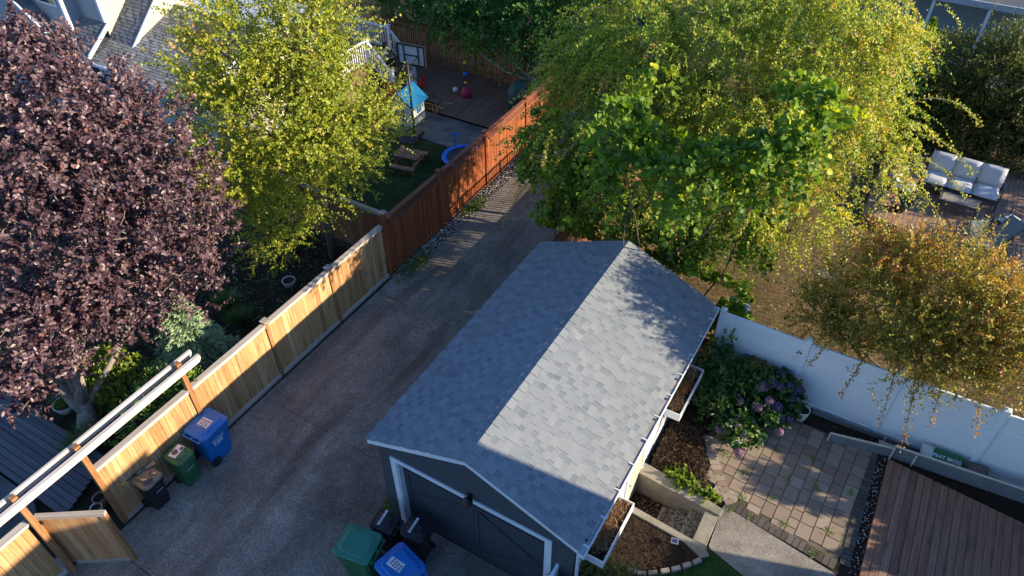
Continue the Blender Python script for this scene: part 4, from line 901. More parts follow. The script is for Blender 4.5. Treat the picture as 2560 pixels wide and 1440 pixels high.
# steeper roof R2 with its cheek coloured cream as a sunlit face
m2 = 0.866; XA = -25.65; XB = -27.03
y2 = lambda z: Y0+0.55+(z-3.0)/m2
zr = lambda y: 3.251+m2*(y-15.442)
build(MB().prism_x([(14.9, zr(14.9)-0.2), (18.4, zr(18.4)-0.2), (18.4, zr(18.4)-0.03), (14.9, zr(14.9)-0.03)], XB, XA), 'roof_deck', M['slate'], hs)
shingle_field(hs, (XB, 15.05, zr(15.05)-0.02), (1, 0, 0), Vector((0, 1, m2)).normalized(), 28, 0.137, XA-XB, M['shingle_old'], 62, limit=80, tab=(0.16, 0.45), tmean=0.42)
shingle_field(hs, (XB-1.4, Y0-0.03, EV-0.005), (1, 0, 0), up1, 11, 0.131, XA-XB+1.4, M['shingle_old'], 63, limit=40, tab=(0.16, 0.5), tmean=0.42)
build(slab_x(MB(), -28.4, XA, Y0, EV-0.025, 16.0, EV+m1*1.5-0.025), 'roof_deck', M['slate'], hs)
build(MB().prism_x([(15.3, zr(15.3)-0.16), (18.4, zr(18.4)-0.16), (18.4, zr(18.4)+0.02), (15.3, zr(15.3)+0.02)], XA, XA+0.06), 'rake_board', M['white'], hs)
build(MB().prism_x([(15.35, EV+m1*0.85-0.1), (19, EV+m1*4.5-0.4), (19, zr(19)-0.2), (15.35, zr(15.35)-0.161)], XA-0.10, XA), 'cheek_wall', M['cream'], hs)
# dormer block one with its sunlit side coloured cream, block two, stepped roof between
build(MB().bx(-28.43, -27.06, 15.70, 19, 3.3, 7.2), 'upper_wall', M['slate'], hs)
build(laps(MB(), -28.42, -27.07, 15.698, 3.3, 7.2), 'siding', M['slate'], hs)
build(laps(MB(), 15.70, 19, -27.058, 3.3, 7.2, ax='y'), 'siding', M['cream'], hs)
build(MB().bx(-27.16, -27.03, 15.665, 15.695, 3.70, 7.2).bx(-27.045, -27.028, 15.695, 15.80, 3.70, 7.2), 'corner_board', M['white'], hs)
build(MB().prism_x([(14.52, 2.98), (15.70, 3.81), (15.70, 3.95), (14.52, 3.12)], -28.5, -26.93), 'porch_roof', M['slate'], hs)
shingle_field(hs, (-28.5, 14.5, 3.115), (1, 0, 0), Vector((0, 1, 0.705)).normalized(), 10, 0.142, 1.57, M['shingle_old'], 64, limit=30, tab=(0.16, 0.45), tmean=0.4)
build(MB().prism_x([(14.50, 2.99), (15.72, 3.85), (15.72, 4.02), (14.50, 3.16)], -26.929, -26.86), 'rake_board', M['white'], hs)
build(MB().tube([(-26.89, 14.50, 3.08), (-26.89, 14.42, 3.02), (-26.89, 14.41, 2.9)], 0.045, 8), 'downpipe', M['white'], hs)
build(MB().bx(-33, -28.43, 15.10, 19, 3.2, 7.2), 'upper_wall', M['slate'], hs)
build(laps(MB(), -33, -28.44, 15.098, 3.2, 7.2), 'siding', M['slate'], hs)
build(laps(MB(), 15.10, 15.69, -28.428, 3.2, 7.2, ax='y'), 'siding', M['slate'], hs)
build(MB().bx(-28.53, -28.40, 15.065, 15.095, 3.38, 7.2).bx(-28.415, -28.398, 15.095, 15.19, 3.38, 7.2), 'corner_board', M['white'], hs)
wn = build(MB().bx(-29.9, -28.7, 15.05, 15.085, 4.42, 5.6), 'window', M['white'], hs); build(MB().bx(-29.82, -28.78, 15.04, 15.049, 4.50, 5.5), 'pane', M['glass'], wn)
# gabled wing at the far left with shingles behind its rake
g = MB(); g.prism_y([(-36, 0), (-28.30, 0), (-28.30, 2.9), (-30.6, 4.6), (-33, 6.3), (-36, 6.3)], 14.46, 14.56); build(g, 'wing_wall', M['slate'], hs)
build(MB().beam((-28.28, 14.44, 2.97), (-33.0, 14.44, 6.45), 0.06, 0.10), 'rake_board', M['white'], hs)
g = MB()
for k in range(14):
    xa = -28.4-k*0.30; za = 2.95+(-28.4-xa)*0.737
    for j in range(2): g.box((xa-0.16, 14.68+j*0.3, za+0.115), (0.40, 0.29, 0.02), (0, math.atan(0.737), 0), tint=rnd.random()*0.6)
build(g, 'shingle', M['shingle_old'], hs)
# ground floor window
wn = build(MB().bx(-28.15, -26.9, 14.76, 14.80, 1.5, 2.72), 'window', M['white'], hs)
for a in (-28.07, -27.49): build(MB().bx(a, a+0.51, 14.748, 14.759, 1.58, 2.64), 'pane', M['glass'], wn)
# white landing rail and stairs
ld = thing('stair_landing', 'raised porch landing with white balustrade and stairs down to the play deck', 'porch', (-21, 22.8, 0))
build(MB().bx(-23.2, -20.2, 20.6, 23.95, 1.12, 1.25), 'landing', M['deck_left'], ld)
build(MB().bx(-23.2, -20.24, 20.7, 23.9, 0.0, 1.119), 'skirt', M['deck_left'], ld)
def rail(p, q, h=0.95, n=10, lo=0.10):
    p = Vector(p); q = Vector(q)
    build(MB().beam(p+Vector((0, 0, h)), q+Vector((0, 0, h)), 0.09, 0.05), 'handrail', M['white'], ld)
    build(MB().beam(p+Vector((0, 0, lo)), q+Vector((0, 0, lo)), 0.05, 0.05), 'bottom_rail', M['white'], ld)
    for i in range(1, n):
        c = p.lerp(q, i/n); build(MB().bx(c.x-0.018, c.x+0.018, c.y-0.018, c.y+0.018, c.z+lo+0.026, c.z+h-0.026), 'baluster', M['white'], ld)
def newel(x, y, z0, z1):
    p = build(MB().bx(x-0.06, x+0.06, y-0.06, y+0.06, z0, z1), 'newel_post', M['white'], ld)
    build(MB().box((x, y, z1+0.02), (0.17, 0.17, 0.04)).box((x, y, z1+0.06), (0.17, 0.17, 0.04), top=(0.3, 0.3)), 'cap', M['white'], p)
newel(-21.85, 23.86, 1.0, 2.28); newel(-20.28, 23.9, 1.0, 2.28); newel(-20.25, 22.4, 1.0, 2.28); newel(-19.12, 22.45, 0.0, 1.10); newel(-19.12, 23.95, 0.0, 1.10); newel(-20.25, 20.7, 1.0, 2.28)
rail((-21.79, 23.87, 1.25), (-20.34, 23.9, 1.25), n=11); rail((-20.25, 22.34, 1.25), (-20.25, 20.76, 1.25), n=12)
rail((-20.2, 22.42, 1.12), (-19.16, 22.45, 0.02), n=9, lo=0.12); rail((-20.2, 23.92, 1.12), (-19.16, 23.95, 0.02), n=9, lo=0.12); rail((-23.2, 23.84, 1.25), (-21.92, 23.86, 1.25), n=10)
for i in range(5):
    build(MB().bx(-20.2+i*0.22, -20.2+(i+1)*0.22+0.02, 22.5, 23.86, 0.15, 1.06-i*0.2), 'stair_tread', M['deck_left'], ld)

# ------------------------------------------------------------------ own house out of frame, lower right (its shade falls over the garage front)
oh = thing('house', 'tall grey house at the lower right, beside the red-brown deck', 'house', (10, 2, 0))
build(MB().bx(6.15, 16, -10, 10.08, 0, 8.1), 'wall', M['slate'], oh)
build(MB().bx(7.2, 14, 10.085, 11.2, 0, 3.6), 'porch_wall', M['slate'], oh)
build(MB().bx(7.1, 14.1, 10.085, 11.26, 3.601, 3.75), 'porch_roof', M['greywall'], oh)
build(MB().prism_x([(-10.2, 8.1), (10.14, 8.1), (10.14, 8.22), (-10.2, 8.22)], 6.08, 16.2), 'roof', M['greywall'], oh)
for y in (7.2, 4.6, 2.0): 
    wq = build(MB().bx(6.10, 6.149, y-0.5, y+0.5, 4.6, 6.0), 'window', M['white'], oh); build(MB().bx(6.09, 6.099, y-0.42, y+0.42, 4.68, 5.92), 'pane', M['glass'], wq)

# neighbour's covered patio, top right
nb = thing('patio_cover', 'blue-grey flat roofed patio cover on white posts behind the hedge, top right', 'patio cover', (2, 38, 0))
build(MB().bx(-2.6, 9, 36.9, 42, 2.9, 3.06), 'roof', M['shingle_old'], nb)
build(MB().bx(-2.6, 9, 36.82, 36.9, 2.82, 3.08), 'fascia', M['dish'], nb)
for x in (-1.35, -0.45, 1.75, 4.2): build(MB().bx(x-0.06, x+0.06, 36.92, 37.04, 0.6, 2.9), 'post', M['white'], nb)
build(MB().bx(-2.6, 9, 39.5, 39.7, 0.6, 2.9), 'wall', M['slate'], nb)
build(MB().bx(-3, 9, 33.4, 39.4, 0.6, 0.72), 'floor', M['concrete_dark'], nb)
wr = thing('covered_table', 'pale blue covered table under the patio roof at the top right', 'table', (0.35, 33.6, 0.72))
build(MB().box((0, 0, 0.75), (1.3, 0.9, 0.06)), 'tabletop', M['tarp'], wr, local=True, bevel=0.02)
for a, b_ in ((-.55, -.35), (.55, -.35), (.55, .35), (-.55, .35)): build(MB().bx(a-.03, a+.03, b_-.03, b_+.03, 0, 0.72), 'leg', M['metal'], wr, local=True)
cc = thing('garden_chair', 'dark garden chair with bright metal arms beside the covered table, top right', 'chair', (1.45, 33.3, 0.72), 0.3)
build(pillow(MB(), 0.6, 0.6, 0.16, c=(0, 0, 0.42)), 'seat', M['piping'], cc, local=True, smooth=True)
build(pillow(MB(), 0.6, 0.6, 0.16, c=(0, 0.3, 0.72), rot=(1.3, 0, 0)), 'backrest', M['piping'], cc, local=True, smooth=True)
for s_ in (-1, 1): build(MB().tube([(s_*0.33, -0.3, 0), (s_*0.33, -0.3, 0.62), (s_*0.33, 0.3, 0.66), (s_*0.33, 0.35, 0)], 0.022, 6), 'arm', M['metal'], cc, local=True)

# ------------------------------------------------------------------ wheeled bins
def bin_(name, label, loc, rz, L, Wd, H, mat, lidmat=None, group=None, lugs=True):
    """front towards local +x, hinge and handle at -x"""
    t = thing(name, label, 'bin', loc, rz, group); lm = lidmat or mat
    b = MB(); hb = H-0.10; bx0, bx1, by = -L*0.30, L*0.33, Wd*0.37
    tx0, tx1, ty = -L*0.36, L*0.46, Wd*0.45
    segs = [(0.0, bx0, bx1, by), (0.12, bx0-0.012, bx1+0.01, by+0.008), (hb*0.55, (bx0+tx0)/2, (bx1+tx1)/2, (by+ty)/2), (hb*0.80, tx0+0.02, tx1-0.03, ty-0.02), (hb*0.815, tx0, tx1, ty), (hb, tx0-0.005, tx1+0.01, ty+0.01)]
    vs = []
    for z, x0, x1, y in segs:
        c = min(0.06, y*0.25)
        vs += [(x0+c, -y, z), (x1-c, -y, z), (x1, -y+c, z), (x1, y-c, z), (x1-c, y, z), (x0+c, y, z), (x0, y-c, z), (x0, -y+c, z)]
    fs = [(i*8+k, i*8+(k+1) % 8, (i+1)*8+(k+1) % 8, (i+1)*8+k) for i in range(len(segs)-1) for k in range(8)]
    fs += [tuple(reversed(range(8))), tuple(range(40, 48))]
    b.add(vs, fs)
    body = build(b, 'body', mat, t, local=True, bevel=0.008)
    l = MB(); z = hb+0.005; vs = []
    lx0, lx1, ly = -L*0.40, L*0.5, Wd*0.5; c = 0.07
    for zz, ins in ((0, 0.0), (0.035, 0.0), (0.055, 0.025), (0.062, 0.09), (0.088, 0.13)):
        vs += [(lx0+c+ins, -ly+ins, z+zz), (lx1-c-ins, -ly+ins, z+zz), (lx1-ins, -ly+c+ins, z+zz-0.012), (lx1-ins, ly-c-ins, z+zz-0.012), (lx1-c-ins, ly-ins, z+zz), (lx0+c+ins, ly-ins, z+zz), (lx0+ins, ly-c-ins, z+zz+0.006), (lx0+ins, -ly+c+ins, z+zz+0.006)]
    fs = [(i*8+k, i*8+(k+1) % 8, (i+1)*8+(k+1) % 8, (i+1)*8+k) for i in range(4) for k in range(8)]+[tuple(reversed(range(8))), tuple(range(32, 40))]
    l.add(vs, fs); lid = build(l, 'lid', lm, t, local=True, bevel=0.01)
    build(MB().tube([(-L*0.40-0.06, -Wd*0.36, hb), (-L*0.40-0.06, Wd*0.36, hb)], 0.018, 8), 'handle', mat, t, local=True)
    for y in (-Wd*0.34, 0, Wd*0.34): build(MB().box((-L*0.40-0.015, y, hb-0.0), (0.12, 0.05, 0.04)), 'handle_bracket', mat, t, local=True)
    wr_ = 0.13 if H > 1.05 else 0.10
    for s_ in (-1, 1): build(MB().lathe((0, 0, 0), [(wr_*0.6, -0.032), (wr_, -0.025), (wr_, 0.025), (wr_*0.6, 0.032)], 18), 'wheel', M['rubber'], t, local=True).matrix_local = Matrix.Translation((bx0+0.04, s_*(by+0.035), wr_)) @ Matrix.Rotation(rad(90), 4, 'X')
    build(MB().tube([(bx0+0.04, -by-0.05, wr_), (bx0+0.04, by+0.05, wr_)], 0.014, 6), 'axle', M['metal'], t, local=True)
    return t, body, lid, z+0.09
def sticker(parent, c, sx, sy, rz=0.0, mat='label', name='sticker', z=0.0025):
    return build(MB().box(c, (sx, sy, z), (0, 0, rz)), name, M[mat], parent, local=True)
# blue recycling cart by the fence: hinge towards the viewer, white print on the driveway side
t, body, lid, zt = bin_('wheeled_bin', 'large bright blue recycling cart with white lettering, beside the cedar fence', (-11.67, 5.47, 0.02), rad(92), 0.92, 0.72, 1.13, M['bin_blue'])
s1 = sticker(t, (0.04, -0.0, zt+0.001), 0.24, 0.30, 0.05)
sticker(s1, (0.10, 0.0, zt+0.004), 0.022, 0.28, 0.05, 'print_red', 'printed_bar')
for k in range(9): sticker(s1, (0.045-(k // 3)*0.055, -0.08+(k % 3)*0.08, zt+0.004), 0.018+0.012*(k % 2), 0.05, 0.05, 'print_dark', 'printed_line')
def side_text(parent, s, size, x, y, z, ang, mat, tilt=0.0):
    me = text_mesh(s, size); o = link('lettering', me, M[mat], parent)
    o.matrix_local = Matrix.Translation((x, y, z)) @ Matrix.Rotation(ang, 4, 'Z') @ Matrix.Rotation(rad(90)+tilt, 4, 'X'); return o
# side facing the driveway is local -y
side_text(t, 'RECYCLE', 0.082, -0.0, -0.331, 0.80, 0, 'print_white', -0.055)
build(MB().lathe((0, 0, 0), [(0.035, 0), (0.035, 0.004)], 14), 'emblem', M['print_white'], t, local=True).matrix_local = Matrix.Translation((-0.12, -0.329, 0.715)) @ Matrix.Rotation(rad(90), 4, 'X')
for k in range(3): build(MB().box((0.03, -0.329+0.002*k, 0.74-k*0.033), (0.17, 0.003, 0.019)), 'small_print', M['print_white'], t, local=True)
build(MB().box((-0.01, -0.322, 0.63), (0.26, 0.003, 0.014)), 'small_print', M['print_white'], t, local=True)
# small green cart
t, body, lid, zt = bin_('wheeled_bin', 'small green waste cart with a white sticker, middle of three beside the cedar fence', (-11.66, 4.64, 0.02), rad(2), 0.62, 0.50, 1.02, M['bin_green'])
s1 = sticker(t, (-0.04, 0.02, zt+0.001), 0.20, 0.34, 0.12)
build(MB().lathe((-0.05, -0.02, zt+0.003), [(0.075, 0), (0.075, 0.002)], 20).lathe((-0.05, -0.02, zt+0.006), [(0.05, 0), (0.05, 0.001)], 20), 'printed_ring', M['bag_brown'], s1, local=True)
sticker(s1, (0.0, 0.13, zt+0.004), 0.07, 0.09, 0.1, 'print_dark', 'printed_block')
build(MB().box((0.262, 0.0, 0.60), (0.003, 0.20, 0.014)), 'small_print', M['print_white'], t, local=True)
build(MB().box((0.272, 0.02, 0.76), (0.003, 0.14, 0.035)), 'small_print', M['print_white'], t, local=True)
# black cart with dusty lid
t, body, lid, zt = bin_('wheeled_bin', 'black cart with a dusty brown lid carrying garden tools, nearest the gate', (-11.80, 3.85, 0.02), rad(2), 0.62, 0.52, 1.02, M['black'], M['bin_lid_dusty'])
build(MB().box((0.262, 0.03, 0.60), (0.003, 0.18, 0.012)), 'small_print', M['print_white'], t, local=True)
build(MB().box((0.272, -0.01, 0.78), (0.003, 0.17, 0.03)).box((0.270, 0.03, 0.745), (0.003, 0.10, 0.025)), 'small_print', M['print_blue'], t, local=True)
# tools on the dusty lid
tz = zt+0.028
lp = thing('loppers', 'long handled loppers with yellow grips lying along the back of the dusty lid', 'loppers', (-11.98, 3.80, tz), rad(72))
for s_ in (-1, 1):
    build(MB().tube([(-0.02, 0.01*s_, 0.012), (-0.28, 0.055*s_, 0.012)], 0.011, 6), 'arm', M['black'], lp, local=True)
    build(MB().tube([(-0.26, 0.052*s_, 0.014), (-0.38, 0.085*s_, 0.014)], 0.02, 8), 'grip', M['yellow'], lp, local=True)
    build(MB().box((0.08, 0.015*s_, 0.010), (0.16, 0.028, 0.006), (0, 0, 0.12*s_)), 'blade', M['metal'], lp, local=True)
hs2 = thing('hedge_shears', 'dark shears lying beside the loppers on the dusty lid', 'shears', (-11.93, 3.98, tz), rad(78))
for s_ in (-1, 1):
    build(MB().box((0.10, 0.02*s_, 0.008), (0.24, 0.03, 0.006), (0, 0, 0.12*s_)), 'blade', M['metal'], hs2, local=True)
    build(MB().tube([(0, 0.006*s_, 0.012), (-0.18, 0.05*s_, 0.012)], 0.014, 6), 'handle', M['bin_green'], hs2, local=True)
scz = thing('scissors', 'small scissors lying open in the middle of the dusty lid', 'scissors', (-11.70, 3.96, tz), rad(40))
for s_ in (-1, 1):
    build(MB().box((0.05, 0.008*s_, 0.006), (0.12, 0.012, 0.004), (0, 0, 0.1*s_)), 'blade', M['metal'], scz, local=True)
    build(MB().tube([(-0.02+0.03*math.cos(a), 0.03*s_+0.02*math.sin(a), 0.006) for a in [i*0.8 for i in range(9)]], 0.005, 5), 'loop', M['black'], scz, local=True)
gl = thing('garden_glove', 'pair of dark work gloves on the front of the dusty lid', 'gloves', (-11.62, 3.78, tz-0.003), rad(60))
build(pillow(MB(), 0.17, 0.09, 0.035, c=(0, 0, 0.015)), 'palm', M['piping'], gl, local=True, smooth=True)
for k in range(4): build(MB().tube([(0.07, -0.03+k*0.02, 0.015), (0.13-0.01*abs(k-1.5), -0.035+k*0.023, 0.012)], [0.012, 0.009], 6), 'finger', M['piping'], gl, local=True)
tr = thing('trowel', 'small hand trowel with a pale wooden handle on the dusty lid', 'trowel', (-11.78, 3.75, tz), rad(20))
build(MB().tube([(0, 0, 0.01), (-0.11, 0, 0.012)], 0.013, 8), 'handle', M['wheat'], tr, local=True)
build(MB().add([(0.0, -.02, .006), (0.10, -.03, .004), (0.15, 0, .004), (0.10, .03, .004), (0.0, .02, .006), (0.08, 0, .012)], [(0, 1, 5), (1, 2, 5), (2, 3, 5), (3, 4, 5), (4, 0, 5), (4, 3, 2, 1, 0)]), 'blade', M['metal'], tr, local=True)
# four carts by the garage door
t, body, lid, zt = bin_('wheeled_bin', 'big teal-green cart at the left front of the garage door', (-6.60, 4.95, 0.02), rad(190), 0.93, 0.74, 1.13, M['bin_green'], M['bin_teal'])
t, body, lid, zt = bin_('wheeled_bin', 'big royal blue cart at the bottom edge in front of the garage door', (-5.55, 4.98, 0.02), rad(166), 0.96, 0.76, 1.13, M['bin_blue'])
s1 = sticker(t, (0.12, 0.05, zt+0.001), 0.34, 0.20, 0.2)
for k in range(12): sticker(s1, (0.0+(k % 4)*0.07, 0.0+(k // 4)*0.05, zt+0.004), 0.04, 0.03, 0.2+0.3*(k % 3), 'print_dark', 'printed_mark')
for nm, lc, rz in (('black cart with a white strip label, left of the pair against the garage door trim', (-6.50, 5.68, 0.02), 186), ('black cart with a white strip label, right of the pair against the garage door', (-5.83, 5.86, 0.02), 184)):
    t, body, lid, zt = bin_('wheeled_bin', nm, lc, rad(rz), 0.62, 0.5, 1.0, M['black'], group='black carts by the garage door')
    s1 = sticker(t, (0.10, 0.0, zt+0.001), 0.055, 0.30, 0.0)
    build(MB().lathe((0.10, -0.19, zt), [(0.035, 0), (0.035, 0.003)], 14), 'emblem', M['label'], t, local=True)
    for k in range(4): sticker(s1, (0.10, -0.05+k*0.045, zt+0.004), 0.028, 0.018, 0, 'print_dark', 'printed_mark')

# ------------------------------------------------------------------ lounge set on the raised deck
DZ2 = 0.905
sf_ = thing('sofa', 'three seat outdoor sofa with pale grey cushions and dark piping', 'sofa', (2.42, 24.75, DZ2), -0.03)
for i in range(3):
    x = -0.74+i*0.74
    c = build(pillow(MB(), 0.75, 0.78, 0.24, c=(x, -0.12, 0.46), pinch=0.28), 'seat_cushion', M['cushion'], sf_, local=True, smooth=True)
    c = build(pillow(MB(), 0.75, 0.66, 0.26, c=(x, 0.33, 0.82), rot=(1.13, 0, 0), pinch=0.28), 'back_cushion', M['cushion'], sf_, local=True, smooth=True)
for x in (-0.37, 0.37):
    build(MB().tube([(x, -0.5, 0.53), (x, 0.12, 0.58), (x, 0.28, 0.66), (x, 0.55, 1.06)], 0.012, 6), 'piping', M['piping'], sf_, local=True)
build(MB().box((0, -0.05, 0.30), (2.30, 0.84, 0.06)).box((0, -0.48, 0.32), (2.3, 0.03, 0.10)), 'frame', M['piping'], sf_, local=True)
for s_ in (-1, 1):
    build(MB().tube([(s_*1.16, -0.48, 0), (s_*1.16, -0.45, 0.60), (s_*1.16, 0.1, 0.66), (s_*1.16, 0.42, 0.70), (s_*1.16, 0.5, 0)], 0.028, 8), 'arm', M['piping'], sf_, local=True)
    build(MB().tube([(s_*1.1, 0.42, 0.3), (s_*1.1, 0.62, 1.08)], 0.025, 6), 'back_post', M['piping'], sf_, local=True)
tb = thing('coffee_table', 'low table with wood slat top and dark metal legs before the sofa', 'table', (2.52, 23.72, DZ2), -0.03)
for i in range(6): build(MB().box((0, -0.19+i*0.076, 0.44), (1.06, 0.071, 0.02)), 'slat', M['tabletop'], tb, local=True)
build(MB().box((0, -0.255, 0.425), (1.2, 0.055, 0.05)).box((0, 0.255, 0.425), (1.2, 0.055, 0.05)).box((-0.57, 0, 0.425), (0.055, 0.45, 0.05)).box((0.57, 0, 0.425), (0.055, 0.45, 0.05)), 'frame', M['piping'], tb, local=True)
for a, b_ in ((-.5, -.2), (.5, -.2), (.5, .2), (-.5, .2)): build(MB().tube([(a, b_, 0.4), (a*1.12, b_*1.15, 0.0)], 0.018, 6), 'leg', M['piping'], tb, local=True)
build(MB().tube([(-.53, -0.22, 0.12), (.53, -0.22, 0.12)], 0.014, 6).tube([(-.53, 0.22, 0.12), (.53, 0.22, 0.12)], 0.014, 6), 'stretcher', M['piping'], tb, local=True)
def armchair(label, loc, rz):
    t = thing('armchair', label, 'armchair', loc, rz)
    build(pillow(MB(), 0.62, 0.66, 0.18, c=(0, 0, 0.44), pinch=0.28), 'seat_cushion', M['cushion'], t, local=True, smooth=True)
    build(pillow(MB(), 0.62, 0.60, 0.18, c=(0, 0.36, 0.74), rot=(1.2, 0, 0), pinch=0.28), 'back_cushion', M['cushion'], t, local=True, smooth=True)
    build(MB().box((0, 0, 0.32), (0.66, 0.7, 0.04)), 'frame', M['piping'], t, local=True)
    for s_ in (-1, 1): build(MB().tube([(s_*0.36, -0.36, 0.0), (s_*0.37, -0.38, 0.62), (s_*0.37, -0.1, 0.67), (s_*0.36, 0.36, 0.66), (s_*0.35, 0.46, 0.02)], 0.022, 8), 'arm', M['piping'], t, local=True)
    build(MB().tube([(-0.34, 0.38, 0.35), (-0.34, 0.56, 1.02), (0.34, 0.56, 1.02), (0.34, 0.38, 0.35)], 0.02, 6), 'back_frame', M['piping'], t, local=True)
    return t
armchair('cushioned armchair half hidden by leaves at the left end of the outdoor sofa', (0.85, 23.75, DZ2), 1.35)
armchair('cushioned armchair near the right edge, facing the low slatted table', (4.02, 23.25, DZ2), -2.2)
fp = thing('fire_bowl', 'round black fire bowl on the lounge deck below the left armchair', 'fire bowl', (0.95, 22.9, DZ2))
build(MB().lathe((0, 0, 0), [(0.18, 0), (0.2, 0.15), (0.36, 0.30), (0.38, 0.34), (0.33, 0.33), (0.22, 0.22), (0.05, 0.2)], 18), 'bowl', M['black'], fp, local=True, smooth=True)
lc = thing('folding_lounger', 'empty folding deck chair with a teal-grey sling beside the coffee table', 'lounger', (3.72, 22.35, DZ2), -0.75)
build(MB().beam((0, -0.75, 0.30), (0, 0.0, 0.36), 0.56, 0.02).beam((0, 0.0, 0.36), (0, 0.55, 0.85), 0.56, 0.02), 'sling', M['sling'], lc, local=True)
for s_ in (-1, 1):
    build(MB().tube([(s_*0.29, -0.78, 0.29), (s_*0.29, 0.0, 0.36), (s_*0.29, 0.56, 0.87)], 0.017, 6), 'side_rail', M['piping'], lc, local=True)
    build(MB().tube([(s_*0.29, -0.6, 0.0), (s_*0.29, -0.1, 0.55), (s_*0.29, 0.25, 0.58)], 0.015, 6), 'leg', M['piping'], lc, local=True)
    build(MB().tube([(s_*0.29, 0.5, 0.0), (s_*0.29, -0.1, 0.34)], 0.015, 6), 'leg', M['piping'], lc, local=True)
lc2 = thing('folding_lounger', 'folding chair with grey mesh seat at the deck edge, above the russet tree', 'lounger', (3.30, 21.75, DZ2), 0.5)
build(MB().beam((0, -0.25, 0.42), (0, 0.25, 0.38), 0.5, 0.02).beam((0, 0.25, 0.38), (0, 0.5, 0.85), 0.5, 0.02), 'sling', M['sling'], lc2, local=True)
for s_ in (-1, 1):
    build(MB().tube([(s_*0.26, -0.35, 0.0), (s_*0.26, 0.2, 0.4), (s_*0.26, 0.52, 0.87)], 0.017, 6), 'side_rail', M['piping'], lc2, local=True)
    build(MB().tube([(s_*0.26, 0.4, 0.0), (s_*0.26, -0.25, 0.42), (s_*0.26, -0.25, 0.6), (s_*0.26, 0.3, 0.64)], 0.015, 6), 'leg', M['piping'], lc2, local=True)

# ------------------------------------------------------------------ left back garden: play things
bh = thing('basketball_hoop', 'portable basketball hoop on a tall black pole, backboard seen from behind', 'basketball hoop', (-16.39, 20.15, 0), rad(8))
build(MB().box((0, -0.25, 0.08), (0.75, 1.0, 0.16), top=(0.85, 0.85)), 'base', M['black'], bh, local=True, bevel=0.03)
build(MB().tube([(0, 0, 0.1), (0, 0.0, 3.0)], 0.045, 10), 'pole', M['black'], bh, local=True, smooth=True)
build(MB().tube([(0, -0.6, 0.16), (0, -0.02, 1.0)], 0.02, 6), 'pole_brace', M['black'], bh, local=True)
bbx, bby, bz0, bz1 = 0.56, 0.35, 2.78, 3.55
build(MB().bx(-bbx, bbx, bby, bby+0.01, bz0, bz1), 'backboard', M['clear'], bh, local=True)
g = MB()
for z in (bz0, bz1): g.bx(-bbx-0.03, bbx+0.03, bby-0.035, bby+0.03, z-0.035, z+0.035)
for x in (-bbx, bbx): g.bx(x-0.035, x+0.035, bby-0.034, bby+0.029, bz0+0.036, bz1-0.036)
g.bx(-0.32, -0.28, bby-0.03, bby-0.002, bz0+0.036, bz1-0.036); g.bx(0.28, 0.32, bby-0.03, bby-0.002, bz0+0.036, bz1-0.036); g.bx(-0.279, 0.279, bby-0.03, bby-0.002, bz0+0.36, bz0+0.40)
build(g, 'backboard_frame', M['black'], bh, local=True)
build(MB().tube([(-0.28, bby-0.02, bz0+0.4), (0, 0.0, 2.72)], 0.02, 6).tube([(0.28, bby-0.02, bz0+0.4), (0, 0.0, 2.72)], 0.02, 6).tube([(0, bby-0.02, bz0+0.02), (0, 0, 2.9)], 0.02, 6), 'bracket', M['black'], bh, local=True)
build(MB().tube([(0.23*math.cos(a), bby+0.27+0.23*math.sin(a), bz0+0.15) for a in [i*math.pi/9 for i in range(19)]], 0.01, 6), 'rim', M['toy_red'], bh, local=True)
ph = thing('playhouse', 'small cream plastic playhouse with a turquoise pitched roof behind the pole', 'playhouse', (-17.25, 20.92, 0.06), rad(6))
g = MB(); g.bx(-0.5, 0.5, -0.48, 0.48, 0, 0.92); build(g, 'wall', M['toy_white'], ph, local=True)
build(MB().prism_y([(-0.5, 0.921), (0.5, 0.921), (0, 1.32)], -0.47, 0.47), 'gable', M['toy_white'], ph, local=True)
for s_ in (-1, 1): build(MB().beam((s_*0.66, 0, 0.84), (0, 0, 1.38), 1.18, 0.06), 'roof_panel', M['house_blue'], ph, local=True)
wn = build(MB().bx(0.5, 0.525, -0.22, 0.26, 0.40, 0.78), 'window', M['toy_white'], ph, local=True); build(MB().bx(0.526, 0.535, -0.17, 0.0, 0.44, 0.74).bx(0.526, 0.535, 0.04, 0.21, 0.44, 0.74), 'shutter', M['house_blue'], wn, local=True)
build(MB().bx(-0.25, 0.15, -0.51, -0.481, 0.0, 0.72), 'door', M['house_blue'], ph, local=True)
wb = thing('wheelbarrow', 'black wheelbarrow with pale wooden handles beside the playhouse', 'wheelbarrow', (-16.75, 22.05, 0.15), rad(-12))
build(MB().box((0, 0, 0.42), (0.42, 0.32, 0.20), top=(1.75, 1.85)), 'tray', M['black'], wb, local=True, bevel=0.03)
for s_ in (-1, 1):
    build(MB().tube([(-0.5, s_*0.06, 0.14), (0.2, s_*0.18, 0.32), (0.82, s_*0.28, 0.42)], 0.018, 6), 'handle', M['wheat'], wb, local=True)
    build(MB().tube([(0.05, s_*0.14, 0.30), (0.14, s_*0.2, 0.0), (0.38, s_*0.22, 0.02), (0.42, s_*0.23, 0.36)], 0.012, 6), 'leg', M['wheat'], wb, local=True)
build(MB().lathe((0, 0, 0), [(0.06, -0.03), (0.15, -0.03), (0.15, 0.03), (0.06, 0.03)], 14), 'wheel', M['rubber'], wb, local=True).matrix_local = Matrix.Translation((-0.5, 0, 0.15)) @ Matrix.Rotation(rad(90), 4, 'X')
ty = thing('ride_on_toy', 'crimson plastic toy with a tall pole of coloured rings standing on the play deck', 'toy', (-16.2, 23.62, 0.15))
